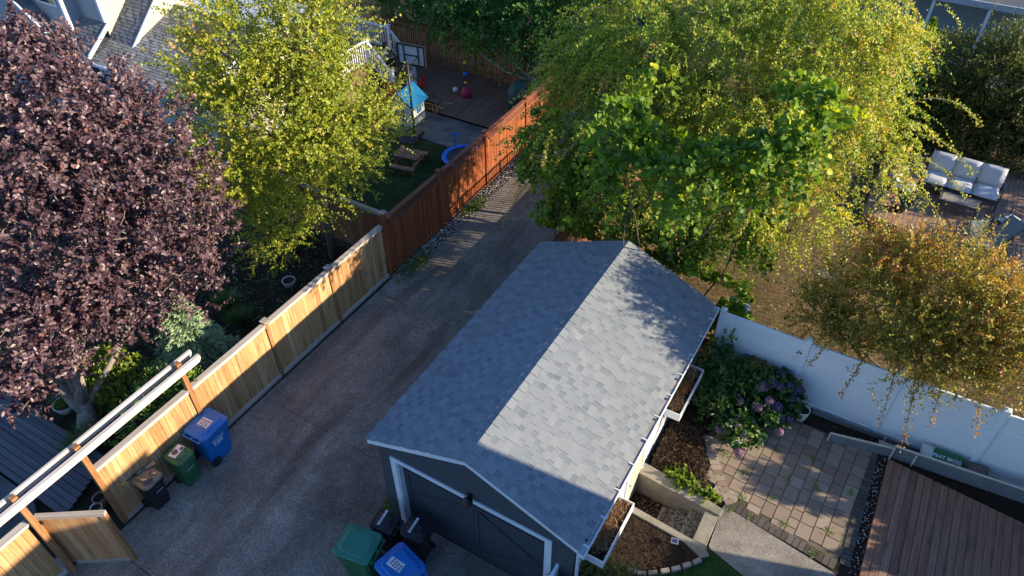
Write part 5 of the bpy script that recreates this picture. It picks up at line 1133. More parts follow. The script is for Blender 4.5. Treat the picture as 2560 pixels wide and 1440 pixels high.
build(MB().lathe((0, 0, 0), [(0.20, 0), (0.24, 0.06), (0.24, 0.20), (0.15, 0.34), (0.08, 0.42)], 12), 'base', M['toy_pink'], ty, local=True, smooth=True)
build(MB().tube([(0, 0, 0.4), (0, 0, 1.55)], 0.018, 6), 'pole', M['tank'], ty, local=True)
for z, mm, r_ in ((0.58, 'yellow', .07), (0.98, 'toy_blue', .10), (1.45, 'yellow', .06)): build(MB().lathe((0, 0, z), [(r_*0.6, 0), (r_, 0.03), (r_, 0.07), (r_*0.5, 0.1)], 12), 'ring', M[mm], ty, local=True)
build(MB().lathe((0, 0, 0), [(0.02, -0.12), (0.09, -0.08), (0.11, 0), (0.09, 0.08), (0.02, 0.12)], 12), 'paddle', M['label'], ty, local=True, smooth=True).matrix_local = Matrix.Translation((-0.52, -0.05, 0.2)) @ Matrix.Rotation(0.5, 4, 'Y')
rc = thing('toy_chair', 'small red plastic chair at the foot of the porch stairs', 'chair', (-18.98, 22.0, 0.15), 0.4)
build(MB().box((0, 0, 0.26), (0.34, 0.32, 0.03)), 'seat', M['toy_red'], rc, local=True); build(MB().box((0, 0.17, 0.42), (0.34, 0.03, 0.28)), 'backrest', M['toy_red'], rc, local=True)
for a in (-1, 1):
    for b_ in (-1, 1): build(MB().beam((a*.13, b_*.12, 0.25), (a*.18, b_*.17, 0.0), 0.04, 0.04), 'leg', M['toy_red'], rc, local=True)
rc = thing('toy_chair', 'small red plastic chair just behind the child in the rainbow dress', 'chair', (-18.30, 23.20, 0.15), -0.5)
build(MB().box((0, 0, 0.26), (0.34, 0.32, 0.03)), 'seat', M['toy_red'], rc, local=True); build(MB().box((0, 0.17, 0.42), (0.34, 0.03, 0.28)), 'backrest', M['toy_red'], rc, local=True)
for a in (-1, 1):
    for b_ in (-1, 1): build(MB().beam((a*.13, b_*.12, 0.25), (a*.19, b_*.18, 0.0), 0.04, 0.04), 'leg', M['toy_red'], rc, local=True)
tp = thing('trampoline', 'mini trampoline with a bright blue pad ring beside the red fence', 'trampoline', (-13.5, 19.3, 0.01))
def torus(mb, R, r1, z, n=36, fl=0.5):
    vs = []; k = 8
    for i in range(n):
        a = 2*math.pi*i/n
        for j in range(k):
            b_ = 2*math.pi*j/k; vs.append(((R+r1*math.cos(b_))*math.cos(a), (R+r1*math.cos(b_))*math.sin(a), z+r1*fl*math.sin(b_)))
    return mb.add(vs, [(i*k+j, ((i+1) % n)*k+j, ((i+1) % n)*k+(j+1) % k, i*k+(j+1) % k) for i in range(n) for j in range(k)])
build(torus(MB(), 0.72, 0.09, 0.38, fl=0.3), 'pad', M['toy_blue'], tp, local=True, smooth=True)
build(MB().lathe((0, 0, 0.35), [(0.66, 0), (0.66, 0.01)], 24), 'mat', M['black'], tp, local=True)
for i in range(6): a = i*math.pi/3+0.3; build(MB().tube([(0.72*math.cos(a), 0.72*math.sin(a), 0.36), (0.74*math.cos(a), 0.74*math.sin(a), 0)], 0.02, 6), 'leg', M['toy_blue'], tp, local=True)
build(MB().tube([(-0.62, 0.36, 0.38), (-0.62, 0.36, 0.95)], 0.03, 6).tube([(-0.75, 0.36, 0.95), (-0.4, 0.42, 0.95)], 0.03, 6), 'handlebar', M['toy_blue'], tp, local=True)
pt_ = thing('picnic_table', 'small brown childrens picnic table on the shaded lawn', 'picnic table', (-15.2, 18.2, 0.01), rad(10))
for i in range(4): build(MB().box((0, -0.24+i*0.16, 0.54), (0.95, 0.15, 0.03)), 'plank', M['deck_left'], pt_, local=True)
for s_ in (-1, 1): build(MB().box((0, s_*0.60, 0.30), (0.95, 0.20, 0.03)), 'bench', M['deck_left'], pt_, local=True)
for x in (-0.36, 0.36):
    build(MB().beam((x, -0.62, 0.27), (x, 0.62, 0.27), 0.04, 0.07), 'crossbar', M['deck_left'], pt_, local=True)
    for s_ in (-1, 1): build(MB().beam((x, s_*0.50, 0.0), (x, s_*0.18, 0.52), 0.05, 0.05, up=(1, 0, 0)), 'leg', M['deck_left'], pt_, local=True)
gc = thing('covered_grill', 'bulky dark green covered grill standing where the play deck meets the red fence', 'covered grill', (-13.45, 23.45, 0.15))
build(MB().lathe((0, 0, 0), [(0.42, 0), (0.50, 0.10), (0.56, 0.55), (0.55, 0.95), (0.42, 1.25), (0.2, 1.42), (0.04, 1.47)], 14), 'cover', M['tank'], gc, local=True, smooth=True)
build(MB().box((0.1, -0.62, 0.03), (0.75, 0.12, 0.06), (0, 0, -0.5)), 'base_rail', M['dish'], gc, local=True)
sw = thing('prop_post', 'thin pale wooden post leaning at the top of the side fence by the maple', 'post', (-15.3, 14.6, 0))
build(MB().tube([(0, 0, 0), (0.25, 0.1, 1.9)], 0.04, 8), 'pole', M['wheat'], sw, local=True)

# pots and small garden objects
def pot(name, label, cat, loc, r_, h, mat, plant=None, seed=0):
    t = thing(name, label, cat, loc)
    build(MB().lathe((0, 0, 0), [(r_*0.7, 0), (r_*0.95, h*0.6), (r_, h*0.9), (r_*1.05, h), (r_*0.92, h), (r_*0.9, h*0.86)], 18), 'pot', mat, t, local=True, smooth=True)
    build(MB().lathe((0, 0, h*0.84), [(r_*0.9, 0), (r_*0.9, 0.01)], 16), 'soil', M['soil'], t, local=True)
    if plant:
        r = nrs(seed); n = 160; me = leaves_mesh('foliage', np.column_stack([r_*0.5*r.randn(n), r_*0.5*r.randn(n), h*0.85+0.02*r.rand(n)]), np.column_stack([0.7*r.randn(n), 0.7*r.randn(n), 0.7+0.3*r.rand(n)]), r.randn(n, 3), np.full(n, plant[1])*(0.6+0.6*r.rand(n)), np.full(n, plant[2]), 0.3+0.5*r.rand(n), plant[3]); link('foliage', me, plant[0], t)
    return t
pot('plant_pot', 'terracotta pot with a leafy plant behind the cedar fence, under the pergola rails', 'plant pot', (-12.55, 3.45, 0), 0.20, 0.85, M['terracotta'], (L_SHRUB, 0.12, 0.04, 'oval'), 1)
pot('plant_pot', 'small empty terracotta pot low behind the tall pergola post', 'plant pot', (-12.85, 3.15, 0), 0.15, 0.30, M['terracotta'])
pot('plant_pot', 'wide pale blue bowl with spiky grass beside the plum trunk', 'plant pot', (-15.95, 4.45, 0.1), 0.26, 0.24, M['ceramic'], (L_SHRUB, 0.4, 0.012, 'needle'), 2)
pot('bucket', 'small white bucket on the soil behind the open gate', 'bucket', (-12.72, 3.05-0.1, 0), 0.13, 0.26, M['label'])
pot('bucket', 'pale blue-grey bucket on the dark soil behind the cedar fence, below the maple', 'bucket', (-14.4, 10.95, 0), 0.20, 0.24, M['ceramic'])
pot('bucket', 'white plastic bucket standing by the hydrangea at the foot of the white fence', 'bucket', (0.33, 13.12, YZ), 0.17, 0.36, M['label'])
for lb_, x, y, z in (('small square solar light on a stake among the bright green groundcover', -1.16, 9.98, YZ+0.12), ('small blue solar light on a stake at the edge of the dark mulch bed', -1.10, 8.46, YZ+0.14)):
    t = thing('solar_light', lb_, 'solar light', (x, y, YZ-0.05), 0.25)
    build(MB().box((0, 0, z-YZ+0.05), (0.15, 0.13, 0.025)), 'frame', M['metal'], t, local=True); build(MB().box((0, 0, z-YZ+0.064), (0.11, 0.09, 0.005)), 'panel', M['solar'], t, local=True)
    build(MB().tube([(0, 0, 0), (0, 0, z-YZ+0.04)], 0.012, 6), 'stake', M['black'], t, local=True)

# ------------------------------------------------------------------ people
def skin_body(name, joints, edges, radii, mat, parent, root=0, sub=2):
    me = bpy.data.meshes.new(name); me.from_pydata(joints, edges, []); me.update()
    o = link(name, me, mat, parent)
    bm = bmesh.new(); bm.from_mesh(me); ly = bm.verts.layers.skin.verify()
    for v, r_ in zip(bm.verts, radii): v[ly].radius = (r_, r_) if isinstance(r_, (int, float)) else r_
    bm.verts.ensure_lookup_table(); bm.verts[root][ly].use_root = True
    bm.to_mesh(me); bm.free()
    o.modifiers.new('skin', 'SKIN'); s_ = o.modifiers.new('sub', 'SUBSURF'); s_.levels = sub; s_.render_levels = sub
    for m_ in o.modifiers:
        if m_.type == 'SKIN': m_.use_smooth_shade = True
    return o
def blob(name, c, s_, mat, parent, n=12, rot=(0, 0, 0)):
    mb = MB(); Rm = Euler(rot).to_matrix(); vs = []
    for i in range(n+1):
        a = math.pi*i/n
        for j in range(n):
            b_ = 2*math.pi*j/n; vs.append(Rm @ Vector((s_[0]*math.sin(a)*math.cos(b_), s_[1]*math.sin(a)*math.sin(b_), s_[2]*math.cos(a)))+Vector(c))
    mb.add(vs, [(i*n+j, (i+1)*n+j, (i+1)*n+(j+1) % n, i*n+(j+1) % n) for i in range(n) for j in range(n)])
    return build(mb, name, mat, parent, local=True, smooth=True)
def hand_edges(J, E, Rr, wrist, d, s_, size=1.0, up=(0, 0, 1)):
    """palm and five fingers grown from the wrist vertex"""
    d = Vector(d).normalized(); side = d.cross(Vector(up)).normalized()*s_; w_ = Vector(J[wrist])
    J.append(tuple(w_+d*0.045*size)); E.append((wrist, len(J)-1)); Rr.append(0.026*size); p = len(J)-1
    for k in range(4):
        b0 = w_+d*0.085*size+side*(k-1.5)*0.019*size; L = (0.060, 0.070, 0.066, 0.050)[k]*size
        J.append(tuple(b0)); E.append((p, len(J)-1)); Rr.append(0.009*size)
        J.append(tuple(b0+d*L*0.8-Vector(up)*0.02*size)); E.append((len(J)-2, len(J)-1)); Rr.append(0.007*size)
    t0 = w_+d*0.04*size-side*0.04*size; J.append(tuple(t0)); E.append((p, len(J)-1)); Rr.append(0.010*size)
    J.append(tuple(t0+d*0.035*size-side*0.012*size)); E.append((len(J)-2, len(J)-1)); Rr.append(0.008*size)
def face(parent, c, fwd, s_, mat_eye):
    """eyes, nose, mouth and ears on a head centred at c looking along fwd"""
    f = Vector(fwd).normalized(); sd2 = f.cross(Vector((0, 0, 1))).normalized(); c = Vector(c)
    for q in (-1, 1):
        blob('eye', c+f*0.088*s_+sd2*q*0.034*s_+Vector((0, 0, 0.005*s_)), (0.013*s_,)*3, mat_eye, parent, 8)
        blob('ear', c+sd2*q*0.083*s_, (0.014*s_, 0.018*s_, 0.028*s_), M['skin'], parent, 8)
    blob('nose', c+f*0.105*s_-Vector((0, 0, 0.022*s_)), (0.016*s_, 0.014*s_, 0.022*s_), M['skin'], parent, 8)
    blob('mouth', c+f*0.09*s_-Vector((0, 0, 0.055*s_)), (0.02*s_, 0.02*s_, 0.007*s_), M['terracotta'], parent, 8)
# woman seated on the stairs, leaning forward over her knees
wo_ = thing('person', 'dark haired person in a pale top and black trousers sitting on the porch stairs', 'person', (-20.05, 22.95, 0.98), rad(-60))
J = [(0, 0, 0.12), (0, 0.06, 0.30), (0, 0.14, 0.47), (0, 0.20, 0.60), (0, 0.24, 0.70), (0, 0.26, 0.80)]; E_ = [(0, 1), (1, 2), (2, 3), (3, 4), (4, 5)]; Rr = [0.13, 0.115, 0.12, 0.10, 0.045, 0.05]
for s_ in (-1, 1):
    b0 = len(J); J += [(s_*0.10, 0.06, 0.10), (s_*0.12, 0.46, 0.16), (s_*0.12, 0.52, -0.26), (s_*0.12, 0.66, -0.30)]; E_ += [(0, b0), (b0, b0+1), (b0+1, b0+2), (b0+2, b0+3)]; Rr += [0.095, 0.065, 0.045, 0.035]
    b0 = len(J); J += [(s_*0.18, 0.20, 0.58), (s_*0.24, 0.24, 0.36), (s_*0.10, 0.44, 0.32)]; E_ += [(3, b0), (b0, b0+1), (b0+1, b0+2)]; Rr += [0.055, 0.04, 0.028]
    hand_edges(J, E_, Rr, b0+2, (-s_*0.5, 0.8, 0.1), s_)
body = skin_body('body', J, E_, Rr, M['skin'], wo_)
blob('head', (0, 0.27, 0.86), (0.085, 0.098, 0.118), M['skin'], wo_); face(wo_, (0, 0.27, 0.86), (0.1, 1, -0.2), 1.0, M['hair_dark'])
blob('hair', (0, 0.245, 0.885), (0.10, 0.105, 0.12), M['hair_dark'], wo_); blob('hair', (0, 0.16, 0.80), (0.07, 0.06, 0.12), M['hair_dark'], wo_)
J = [(0, 0.0, 0.14), (0, 0.06, 0.30), (0, 0.14, 0.47), (0, 0.195, 0.60), (-0.18, 0.20, 0.58), (-0.215, 0.22, 0.47), (0.18, 0.20, 0.58), (0.215, 0.22, 0.47)]
skin_body('shirt', J, [(0, 1), (1, 2), (2, 3), (3, 4), (4, 5), (3, 6), (6, 7)], [0.145, 0.13, 0.135, 0.112, 0.066, 0.058, 0.066, 0.058], M['shirt'], wo_)
J = [(0, 0, 0.10), (-.10, .06, .10), (-.12, .46, .16), (-.12, .52, -.20), (.10, .06, .10), (.12, .46, .16), (.12, .52, -.20)]
skin_body('trousers', J, [(0, 1), (1, 2), (2, 3), (0, 4), (4, 5), (5, 6)], [0.14, 0.11, 0.08, 0.06, 0.11, 0.08, 0.06], M['trousers'], wo_)
# child in a rainbow dress standing with her back to us
ch = thing('person', 'fair haired child in a rainbow coloured dress standing on the play deck', 'person', (-18.55, 22.95, 0.15), rad(-25))
J = [(0, 0, 0.50), (0, 0.01, 0.62), (0, 0.02, 0.76), (0, 0.02, 0.86), (0, 0.03, 0.91)]; E_ = [(0, 1), (1, 2), (2, 3), (3, 4)]; Rr = [0.085, 0.075, 0.08, 0.03, 0.035]
for s_ in (-1, 1):
    b0 = len(J); J += [(s_*0.06, 0, 0.45), (s_*0.07, 0.02, 0.25), (s_*0.07, 0.0, 0.05), (s_*0.075, 0.08, 0.03)]; E_ += [(0, b0), (b0, b0+1), (b0+1, b0+2), (b0+2, b0+3)]; Rr += [0.055, 0.04, 0.028, 0.025]
    b0 = len(J); J += [(s_*0.11, 0.01, 0.78), (s_*0.16, 0.04, 0.62), (s_*0.13, 0.14, 0.52)]; E_ += [(2, b0), (b0, b0+1), (b0+1, b0+2)]; Rr += [0.035, 0.026, 0.02]
    hand_edges(J, E_, Rr, b0+2, (0, 0.8, -0.4), s_, 0.65)
skin_body('body', J, E_, Rr, M['skin'], ch)
blob('head', (0, 0.03, 1.0), (0.082, 0.09, 0.105), M['skin'], ch); face(ch, (0, 0.03, 1.0), (0, 1, -0.2), 0.9, M['hair_dark'])
blob('hair', (0, 0.0, 1.02), (0.097, 0.095, 0.11), M['hair_fair'], ch); blob('hair', (0, -0.055, 0.90), (0.09, 0.06, 0.16), M['hair_fair'], ch)
build(MB().lathe((0, 0.01, 0), [(0.26, 0.24), (0.22, 0.36), (0.13, 0.56), (0.105, 0.62), (0.12, 0.74), (0.10, 0.82), (0.05, 0.86)], 16), 'dress', M['dress'], ch, local=True, smooth=True)

# ------------------------------------------------------------------ trees
def tree(name, label, base, axis_pts, blobs, mat_bark, r0, crown_args, limbs=8, seed=0, group=None, twig=None, trunk_n=12, minr=0.02):
    t = thing(name, label, 'tree', base, 0, group)
    g = MB(); g.tube([base]+axis_pts, [r0*1.15]+[r0*(1-0.55*(i+1)/len(axis_pts)) for i in range(len(axis_pts))], trunk_n)
    tr_ = build(g, 'trunk', mat_bark, t, smooth=True)
    top = np.array(axis_pts[-1]); r = nrs(seed)
    bs = sorted(blobs, key=lambda q: -q[3])[:limbs]
    for k, b_ in enumerate(bs):
        src = np.array(axis_pts[k % len(axis_pts)]) if len(axis_pts) > 1 else top
        g = MB(); pts = limb(g, src, b_[:3], r0*0.42, minr, 6, 0.07, 6, seed+k)
        for j in range(7):
            q = np.array(pts[3+j % 4]); e = np.array(b_[:3])+nrm(r.randn(3))*b_[3]*0.85
            limb(g, q, e, minr*1.1, 0.006, 4, 0.09, 5, seed*31+k*7+j)
        build(g, 'limb', mat_bark, t, smooth=True)
    for a in crown_args:
        o, bb, td, Lt = crown(parent=t, **a)
        if twig: twigs('twigs', bb, td, Lt, mat_bark, t, r0=twig[0], every=twig[1], droop=a.get('droop', 0))
    return t
PURPLE = [(-15.79, 6.85, 7.74, 1.33), (-15.64, 7.17, 6.87, 1.56), (-14.92, 8.35, 6.59, 1.0), (-15.32, 7.74, 5.18, 1.89), (-14.9, 8.38, 3.86, 1.51), (-15.98, 6.41, 4.04, 2.1), (-14.77, 7.41, 2.92, 1.4), (-16.11, 6.03, 5.61, 1.77), (-15.54, 5.71, 2.71, 1.35), (-15.13, 6.6, 2.03, 0.86), (-16.0, 4.45, 2.5, 1.41), (-15.87, 3.59, 1.73, 0.75), (-14.94, 8.32, 7.48, 0.44), (-15.7, 7.05, 8.8, 0.56), (-15.36, 7.68, 8.38, 0.5)]
MAPLE = [(-14.23, 12.66, 7.58, 1.91), (-14.96, 11.72, 6.3, 1.45), (-13.85, 13.1, 6.09, 1.38), (-14.82, 11.93, 4.72, 1.97), (-13.52, 13.39, 4.61, 1.57), (-12.69, 14.06, 4.26, 0.69), (-15.0, 10.88, 3.7, 1.21), (-14.42, 12.44, 2.99, 1.3), (-13.44, 13.46, 3.15, 0.8), (-14.75, 11.15, 2.1, 0.95), (-13.6, 13.4, 7.2, 0.5), (-15.32, 11.17, 7.19, 0.59), (-14.75, 11.12, 1.1, 0.40), (-14.5, 11.6, 1.9, 0.6)]
WEEP = [(-7.16, 19.39, 5.92, 1.96), (-4.95, 19.76, 6.15, 2.34), (-2.52, 20.44, 6.65, 2.35), (-8.16, 19.0, 4.85, 1.8), (-6.05, 17.81, 4.3, 1.93), (-3.55, 18.14, 4.6, 2.38), (-1.42, 18.43, 5.43, 2.14), (-0.17, 18.08, 4.72, 1.31), (-1.31, 16.38, 4.26, 1.09), (-3.77, 16.37, 3.63, 1.59), (-1.07, 20.5, 6.83, 1.14), (-1.89, 15.68, 3.76, 0.5)]
VINE = [(-8.46, 17.13, 3.26, 1.1), (-8.39, 16.29, 2.49, 0.75), (-6.77, 15.6, 3.05, 1.0), (-5.34, 15.03, 3.2, 0.8), (-3.89, 14.69, 3.2, 0.85), (-2.77, 14.5, 3.3, 0.8), (-2.32, 15.1, 4.0, 0.65), (-3.62, 15.2, 4.9, 0.95), (-5.22, 15.18, 4.5, 0.9), (-2.2, 16.05, 5.6, 0.75), (-2.28, 14.28, 2.5, 0.40), (-6.24, 15.78, 5.4, 0.75), (-1.96, 16.6, 6.7, 0.6)]
BG = [(-18.31, 26.2, 3.01, 1.6), (-16.31, 26.4, 2.95, 1.8), (-14.33, 26.4, 2.58, 1.9), (-16.1, 25.0, 2.3, 0.9), (-14.25, 24.8, 2.2, 0.85), (-12.55, 26.3, 3.17, 1.7), (-20.65, 26.3, 3.17, 1.51), (-17.67, 24.8, 2.3, 0.75), (-12.81, 25.3, 2.3, 0.9), (-16.54, 27.4, 3.4, 2.2), (-12.86, 27.6, 4.2, 2.3), (-10.2, 26.5, 3.6, 1.6), (-19.3, 26.6, 2.0, 1.3), (-21.5, 26.8, 2.2, 1.4), (-17.4, 26.6, 1.8, 1.2), (-23, 27.5, 3.0, 1.8)]
HEDGE = [(0.91, 29.03, 2.31, 1.6), (1.95, 29.0, 3.04, 1.54), (2.97, 28.9, 3.63, 1.49), (1.9, 28.28, 1.65, 1.29), (3.21, 28.13, 2.25, 1.38), (4.35, 28.64, 2.92, 1.48), (1.17, 28.58, 1.1, 0.89), (5.9, 28.6, 2.6, 1.6), (0.2, 29.6, 1.8, 1.3), (-0.8, 29.3, 1.7, 1.2), (0.9, 28.2, 1.2, 1.0), (2.2, 28.0, 1.3, 1.0), (3.4, 27.9, 1.5, 1.0), (4.6, 28.0, 1.7, 1.1), (-0.4, 28.4, 1.2, 1.0), (0.6, 27.5, 1.1, 0.8), (1.9, 27.45, 1.1, 0.8), (3.2, 27.5, 1.2, 0.85), (4.5, 27.5, 1.3, 0.85), (5.8, 27.6, 1.4, 0.9)]
ORANGE = [(0.95, 14.77, 3.38, 1.10), (2.1, 14.69, 3.75, 1.40), (3.14, 14.67, 3.92, 1.2), (0.04, 14.9, 2.6, 0.72), (2.23, 14.5, 2.7, 0.9), (0.8, 14.76, 4.41, 0.65), (3.0, 14.3, 3.19, 0.8), (0.72, 14.75, 2.2, 0.6), (1.14, 14.77, 5.11, 0.40), (2.36, 14.64, 5.17, 0.5), (3.91, 14.67, 3.71, 1.05)]

def lift(bl, k, c=(0, 0, 15.0)): return [tuple(c[i]+(b[i]-c[i])*k for i in range(3))+(b[3]*k,)+tuple(b[4:]) for b in bl]
WEEP = [b[:3]+(b[3]*k,) for b, k in zip(WEEP, (1, 1, .95, 1, .92, 1, .88, .62, .85, 1, .8, .9))]
WEEP = lift(WEEP, 0.985)+[(-6.9, 15.2, 3.8, 0.75), (-5.0, 14.9, 4.0, 0.8), (-3.6, 14.9, 4.2, 0.8), (-8.0, 15.9, 4.1, 0.9), (-2.0, 15.0, 4.4, 0.6)]
VINE = lift(VINE[:3], 0.97)+lift(VINE[7:10]+VINE[11:], 0.86)+[(-5.34, 15.0, 3.0, 0.8), (-3.89, 14.8, 3.3, 0.85), (-2.77, 14.5, 3.2, 0.75), (-2.32, 15.1, 3.9, 0.65), (-2.28, 14.28, 2.4, 0.40), (-4.6, 14.3, 6.3, 0.35), (-3.2, 14.1, 6.4, 0.4), (-6.0, 15.2, 5.9, 0.4), (-5.4, 16.0, 6.8, 0.4)]
MAPLE = [b+(o,) for b, o in zip(MAPLE, (0.1, 0.16, 0, 0.05, -0.05, -0.1, 0.0, 0.02, -0.1, 0.05, 0.05, 0.35, 0.05, 0.05))]
WEEP = [b+(o,) for b, o in zip(WEEP, (-0.14, -0.16, -0.02, -0.2, -0.18, -0.05, 0.08, 0.12, 0.02, -0.2, 0.1, 0.05, -.25, -.15, -.1, -.25, .0, -.05, 0, -.1))]
ORANGE = lift([b[:2]+(b[2]-0.12, b[3]) for b in ORANGE], 0.965)
ORANGE = [b+(o,) for b, o in zip(ORANGE, (-0.1, -0.12, -0.05, -0.35, -0.1, 0.08, -0.05, -0.25, 0.12, 0.05, -0.05))]
pl = tree('plum_tree', 'large purple-leaved plum tree with a forked pale trunk at the left', (-15.15, 4.45, 0), [(-15.22, 4.6, 0.45), (-15.3, 4.66, 0.8)], PURPLE, M['bark'], 0.25,
          [dict(name='crown', blobs=PURPLE, n=7200, per=11, L=0.42, ln=0.100, wd=0.066, mat=L_PLUM, shape='oval', seed=2, up=0.3, gap=0.24, cell=0.5, tvar=0.18, inner=0.4, lump=0.28)], limbs=5, seed=5, twig=(0.008, 7))
for (q, r0_, r1_) in (((-15.25, 4.95, 1.0), 0.19, 0), ((-15.75, 4.35, 0.95), 0.16, 0)): pass
g = MB(); limb(g, (-15.28, 4.62, 0.62), (-15.75, 5.4, 3.2), 0.17, 0.10, 10, 0.05, 6, 1); build(g, 'limb', M['bark'], pl, smooth=True)
g = MB(); limb(g, (-15.22, 4.55, 0.42), (-16.4, 4.6, 2.3), 0.16, 0.09, 10, 0.05, 6, 2); build(g, 'limb', M['bark'], pl, smooth=True)
g = MB(); g.tube([(-15.32, 4.65, 1.0), (-15.48, 4.74, 1.25), (-15.5, 4.8, 1.6)], [0.11, 0.10, 0.085], 9).tube([(-15.50, 4.70, 1.28), (-15.72, 4.58, 1.33)], [0.075, 0.07], 9); lm = build(g, 'limb', M['bark'], pl, smooth=True)
build(MB().tube([(-15.72, 4.58, 1.33), (-15.728, 4.576, 1.332)], 0.066, 10), 'pruning_cut', M['cut'], lm)
mp_ = tree('maple_tree', 'bright yellow-green autumn maple rising behind the cedar fence', (-14.09, 12.66, 0), [(-14.15, 12.72, 1.3), (-14.08, 12.78, 2.6), (-14.2, 12.7, 4.2), (-14.2, 12.7, 6.0)], MAPLE, M['bark_brown'], 0.15,
           [dict(name='crown', blobs=MAPLE, n=6800, per=15, L=0.62, ln=0.066, wd=0.060, mat=L_MAPLE, shape='diamond', seed=3, up=0.35, gap=0.24, cell=0.5, tvar=0.11, tip=0.22, inner=0.35, lump=0.32, out=1.0)], limbs=12, seed=9, twig=(0.006, 5))
# two low sprays hanging over the fence
wt = tree('weeping_tree', 'broad weeping tree of small yellow-green leaves behind the garage', (-4.2, 18.6, YZ), [(-4.2, 18.6, 1.9), (-4.3, 18.5, 3.4), (-4.2, 18.7, 4.8)], WEEP, M['bark'], 0.2,
          [dict(name='crown', blobs=WEEP, n=11500, per=18, L=0.75, ln=0.080, wd=0.054, mat=L_WEEP, shape='diamond', seed=4, up=0.25, droop=0.75, gap=0.36, cell=0.6, tvar=0.18, tip=0.14, inner=0.3, lump=0.32, zmin=0.7, prune=True)], limbs=12, seed=12, twig=(0.006, 6))
def switches(parent, starts, mat, bark, seed, ln=0.06, wd=0.045, per=46, name='hanging_branch', shape='diamond', tm=0.55, drop=0.65):
    r = nrs(seed)
    for k, (p, d, L) in enumerate(starts):
        p = np.array(p, float); d = np.array(d, float); d = d/np.linalg.norm(d)
        t = np.linspace(0, 1, 14)[:, None]; pts = p+d*t*L-np.array([0, 0, 1])*(t**2)*L*drop
        g = MB(); g.tube([tuple(q) for q in pts], list(np.linspace(0.014, 0.004, 14)), 4, cap=False); br = build(g, name, bark, parent)
        tt = r.rand(per*2)**0.8; P = p+d*tt[:, None]*L-np.array([0, 0, 1])*(tt[:, None]**2)*L*drop+0.035*r.randn(per*2, 3)
        sub = nrm(r.randn(per*2, 3))
        me = leaves_mesh('leaves', P, sub+d*0.5, np.array([0, 0, 0.5])+0.7*r.randn(per*2, 3), ln*(0.7+0.6*r.rand(per*2)), wd*(0.7+0.6*r.rand(per*2)), np.clip(tm+0.13*r.randn(per*2)+0.2*(tt-0.5), 0, 1), shape)
        me.transform(Matrix.Translation(-world_off(parent))); link('leaves', me, mat, br)
switches(wt, [((-0.6, 17.6, 5.2), (0.9, -0.9, 0.1), 1.9), ((0.2, 18.3, 5.3), (1.2, 0.2, 0.2), 1.9), ((0.3, 17.9, 4.9), (1.3, -0.3, 0.1), 1.7), ((-0.9, 16.6, 4.6), (0.5, -1, 0.0), 1.4), ((-1.7, 16, 4.3), (0.2, -1, 0.0), 1.3), ((0.3, 19.5, 6.2), (1, 0.4, 0.3), 1.7),
             ((-0.2, 17.0, 4.4), (0.9, -0.5, 0.1), 1.6), ((-8.8, 18.2, 4.6), (-0.9, -0.8, 0.2), 1.5), ((-9.2, 19, 5), (-1, -0.1, 0.3), 1.4), ((-5.5, 15.9, 5.0), (-0.2, -1, 0.2), 1.7), ((-4.6, 15.6, 5.2), (0.1, -1, 0.2), 1.9), ((-6.9, 16.1, 5.0), (-0.4, -1, 0.2), 1.5), ((0.5, 18.8, 5.6), (1.2, 0.1, 0.2), 1.5), ((-3.3, 15.4, 4.7), (0.3, -1, 0.1), 1.6)], L_WEEP, M['bark'], 77, per=70)
def sprays(parent, blobs, n, mat, bark, seed, L=(0.8, 1.5), up=0.2, per=44, toward=(0.15, -0.8, 0.5), ln=0.06, wd=0.045, tm=0.6, drop=0.65):
    r = nrs(seed); st = []
    wgt = np.array([b[3]**2 for b in blobs]); wgt = wgt/wgt.sum()
    while len(st) < n:
        b = blobs[r.choice(len(blobs), p=wgt)]; d = nrm(r.randn(1, 3))[0]
        if np.dot(d, nrm(np.array([toward]))[0]) < 0.1: continue
        p = np.array(b[:3])+d*b[3]*0.6; q = d+np.array([0, 0, up])+0.3*r.randn(3)
        st.append((tuple(p), tuple(q), r.uniform(*L)))
    switches(parent, st, mat, bark, seed, ln, wd, per, tm=tm, drop=drop)
sprays(wt, WEEP, 75, L_WEEP, M['bark'], 301, (0.9, 1.7), tm=0.62, ln=0.075, wd=0.05)
sprays(mp_, MAPLE, 42, L_MAPLE, M['bark_brown'], 302, (0.5, 1.0), up=0.3, tm=0.66, ln=0.075, wd=0.065, drop=0.35, per=34)
vn = thing('grape_vine', 'bright green grape vine with large round leaves draped over the fence behind the garage', 'vine', (-6, 15.5, YZ))
g = MB()
for k, b_ in enumerate(VINE[:8]): limb(g, (-6.5+0.3*k, 14.6, YZ), b_[:3], 0.03, 0.012, 5, 0.12, 7, 60+k)
build(g, 'stem', M['bark_brown'], vn, smooth=True)
crown('leaf_mass', VINE, 3600, 8, 0.45, 0.115, 0.115, L_VINE, 'round', seed=6, up=0.1, droop=0.7, gap=0.45, cell=0.6, tvar=0.22, inner=0.6, lump=0.28, parent=vn, flat=0.35, zmin=0.7, prune=True)
VLOW = [(-6.7, 14.3, 1.6, 0.8), (-5.6, 14.3, 1.8, 0.8), (-4.5, 14.25, 2.1, 0.8), (-3.5, 14.2, 2.2, 0.75), (-2.6, 14.1, 1.9, 0.7), (-7.6, 15.2, 1.7, 0.7), (-7.8, 16.2, 1.9, 0.6)]
crown('leaf_mass', VLOW, 1700, 8, 0.4, 0.11, 0.11, L_VINE, 'round', seed=16, up=0.1, droop=0.5, gap=0.25, cell=0.4, tvar=0.15, inner=0.6, parent=vn, flat=0.4, zmin=0.7, prune=True)
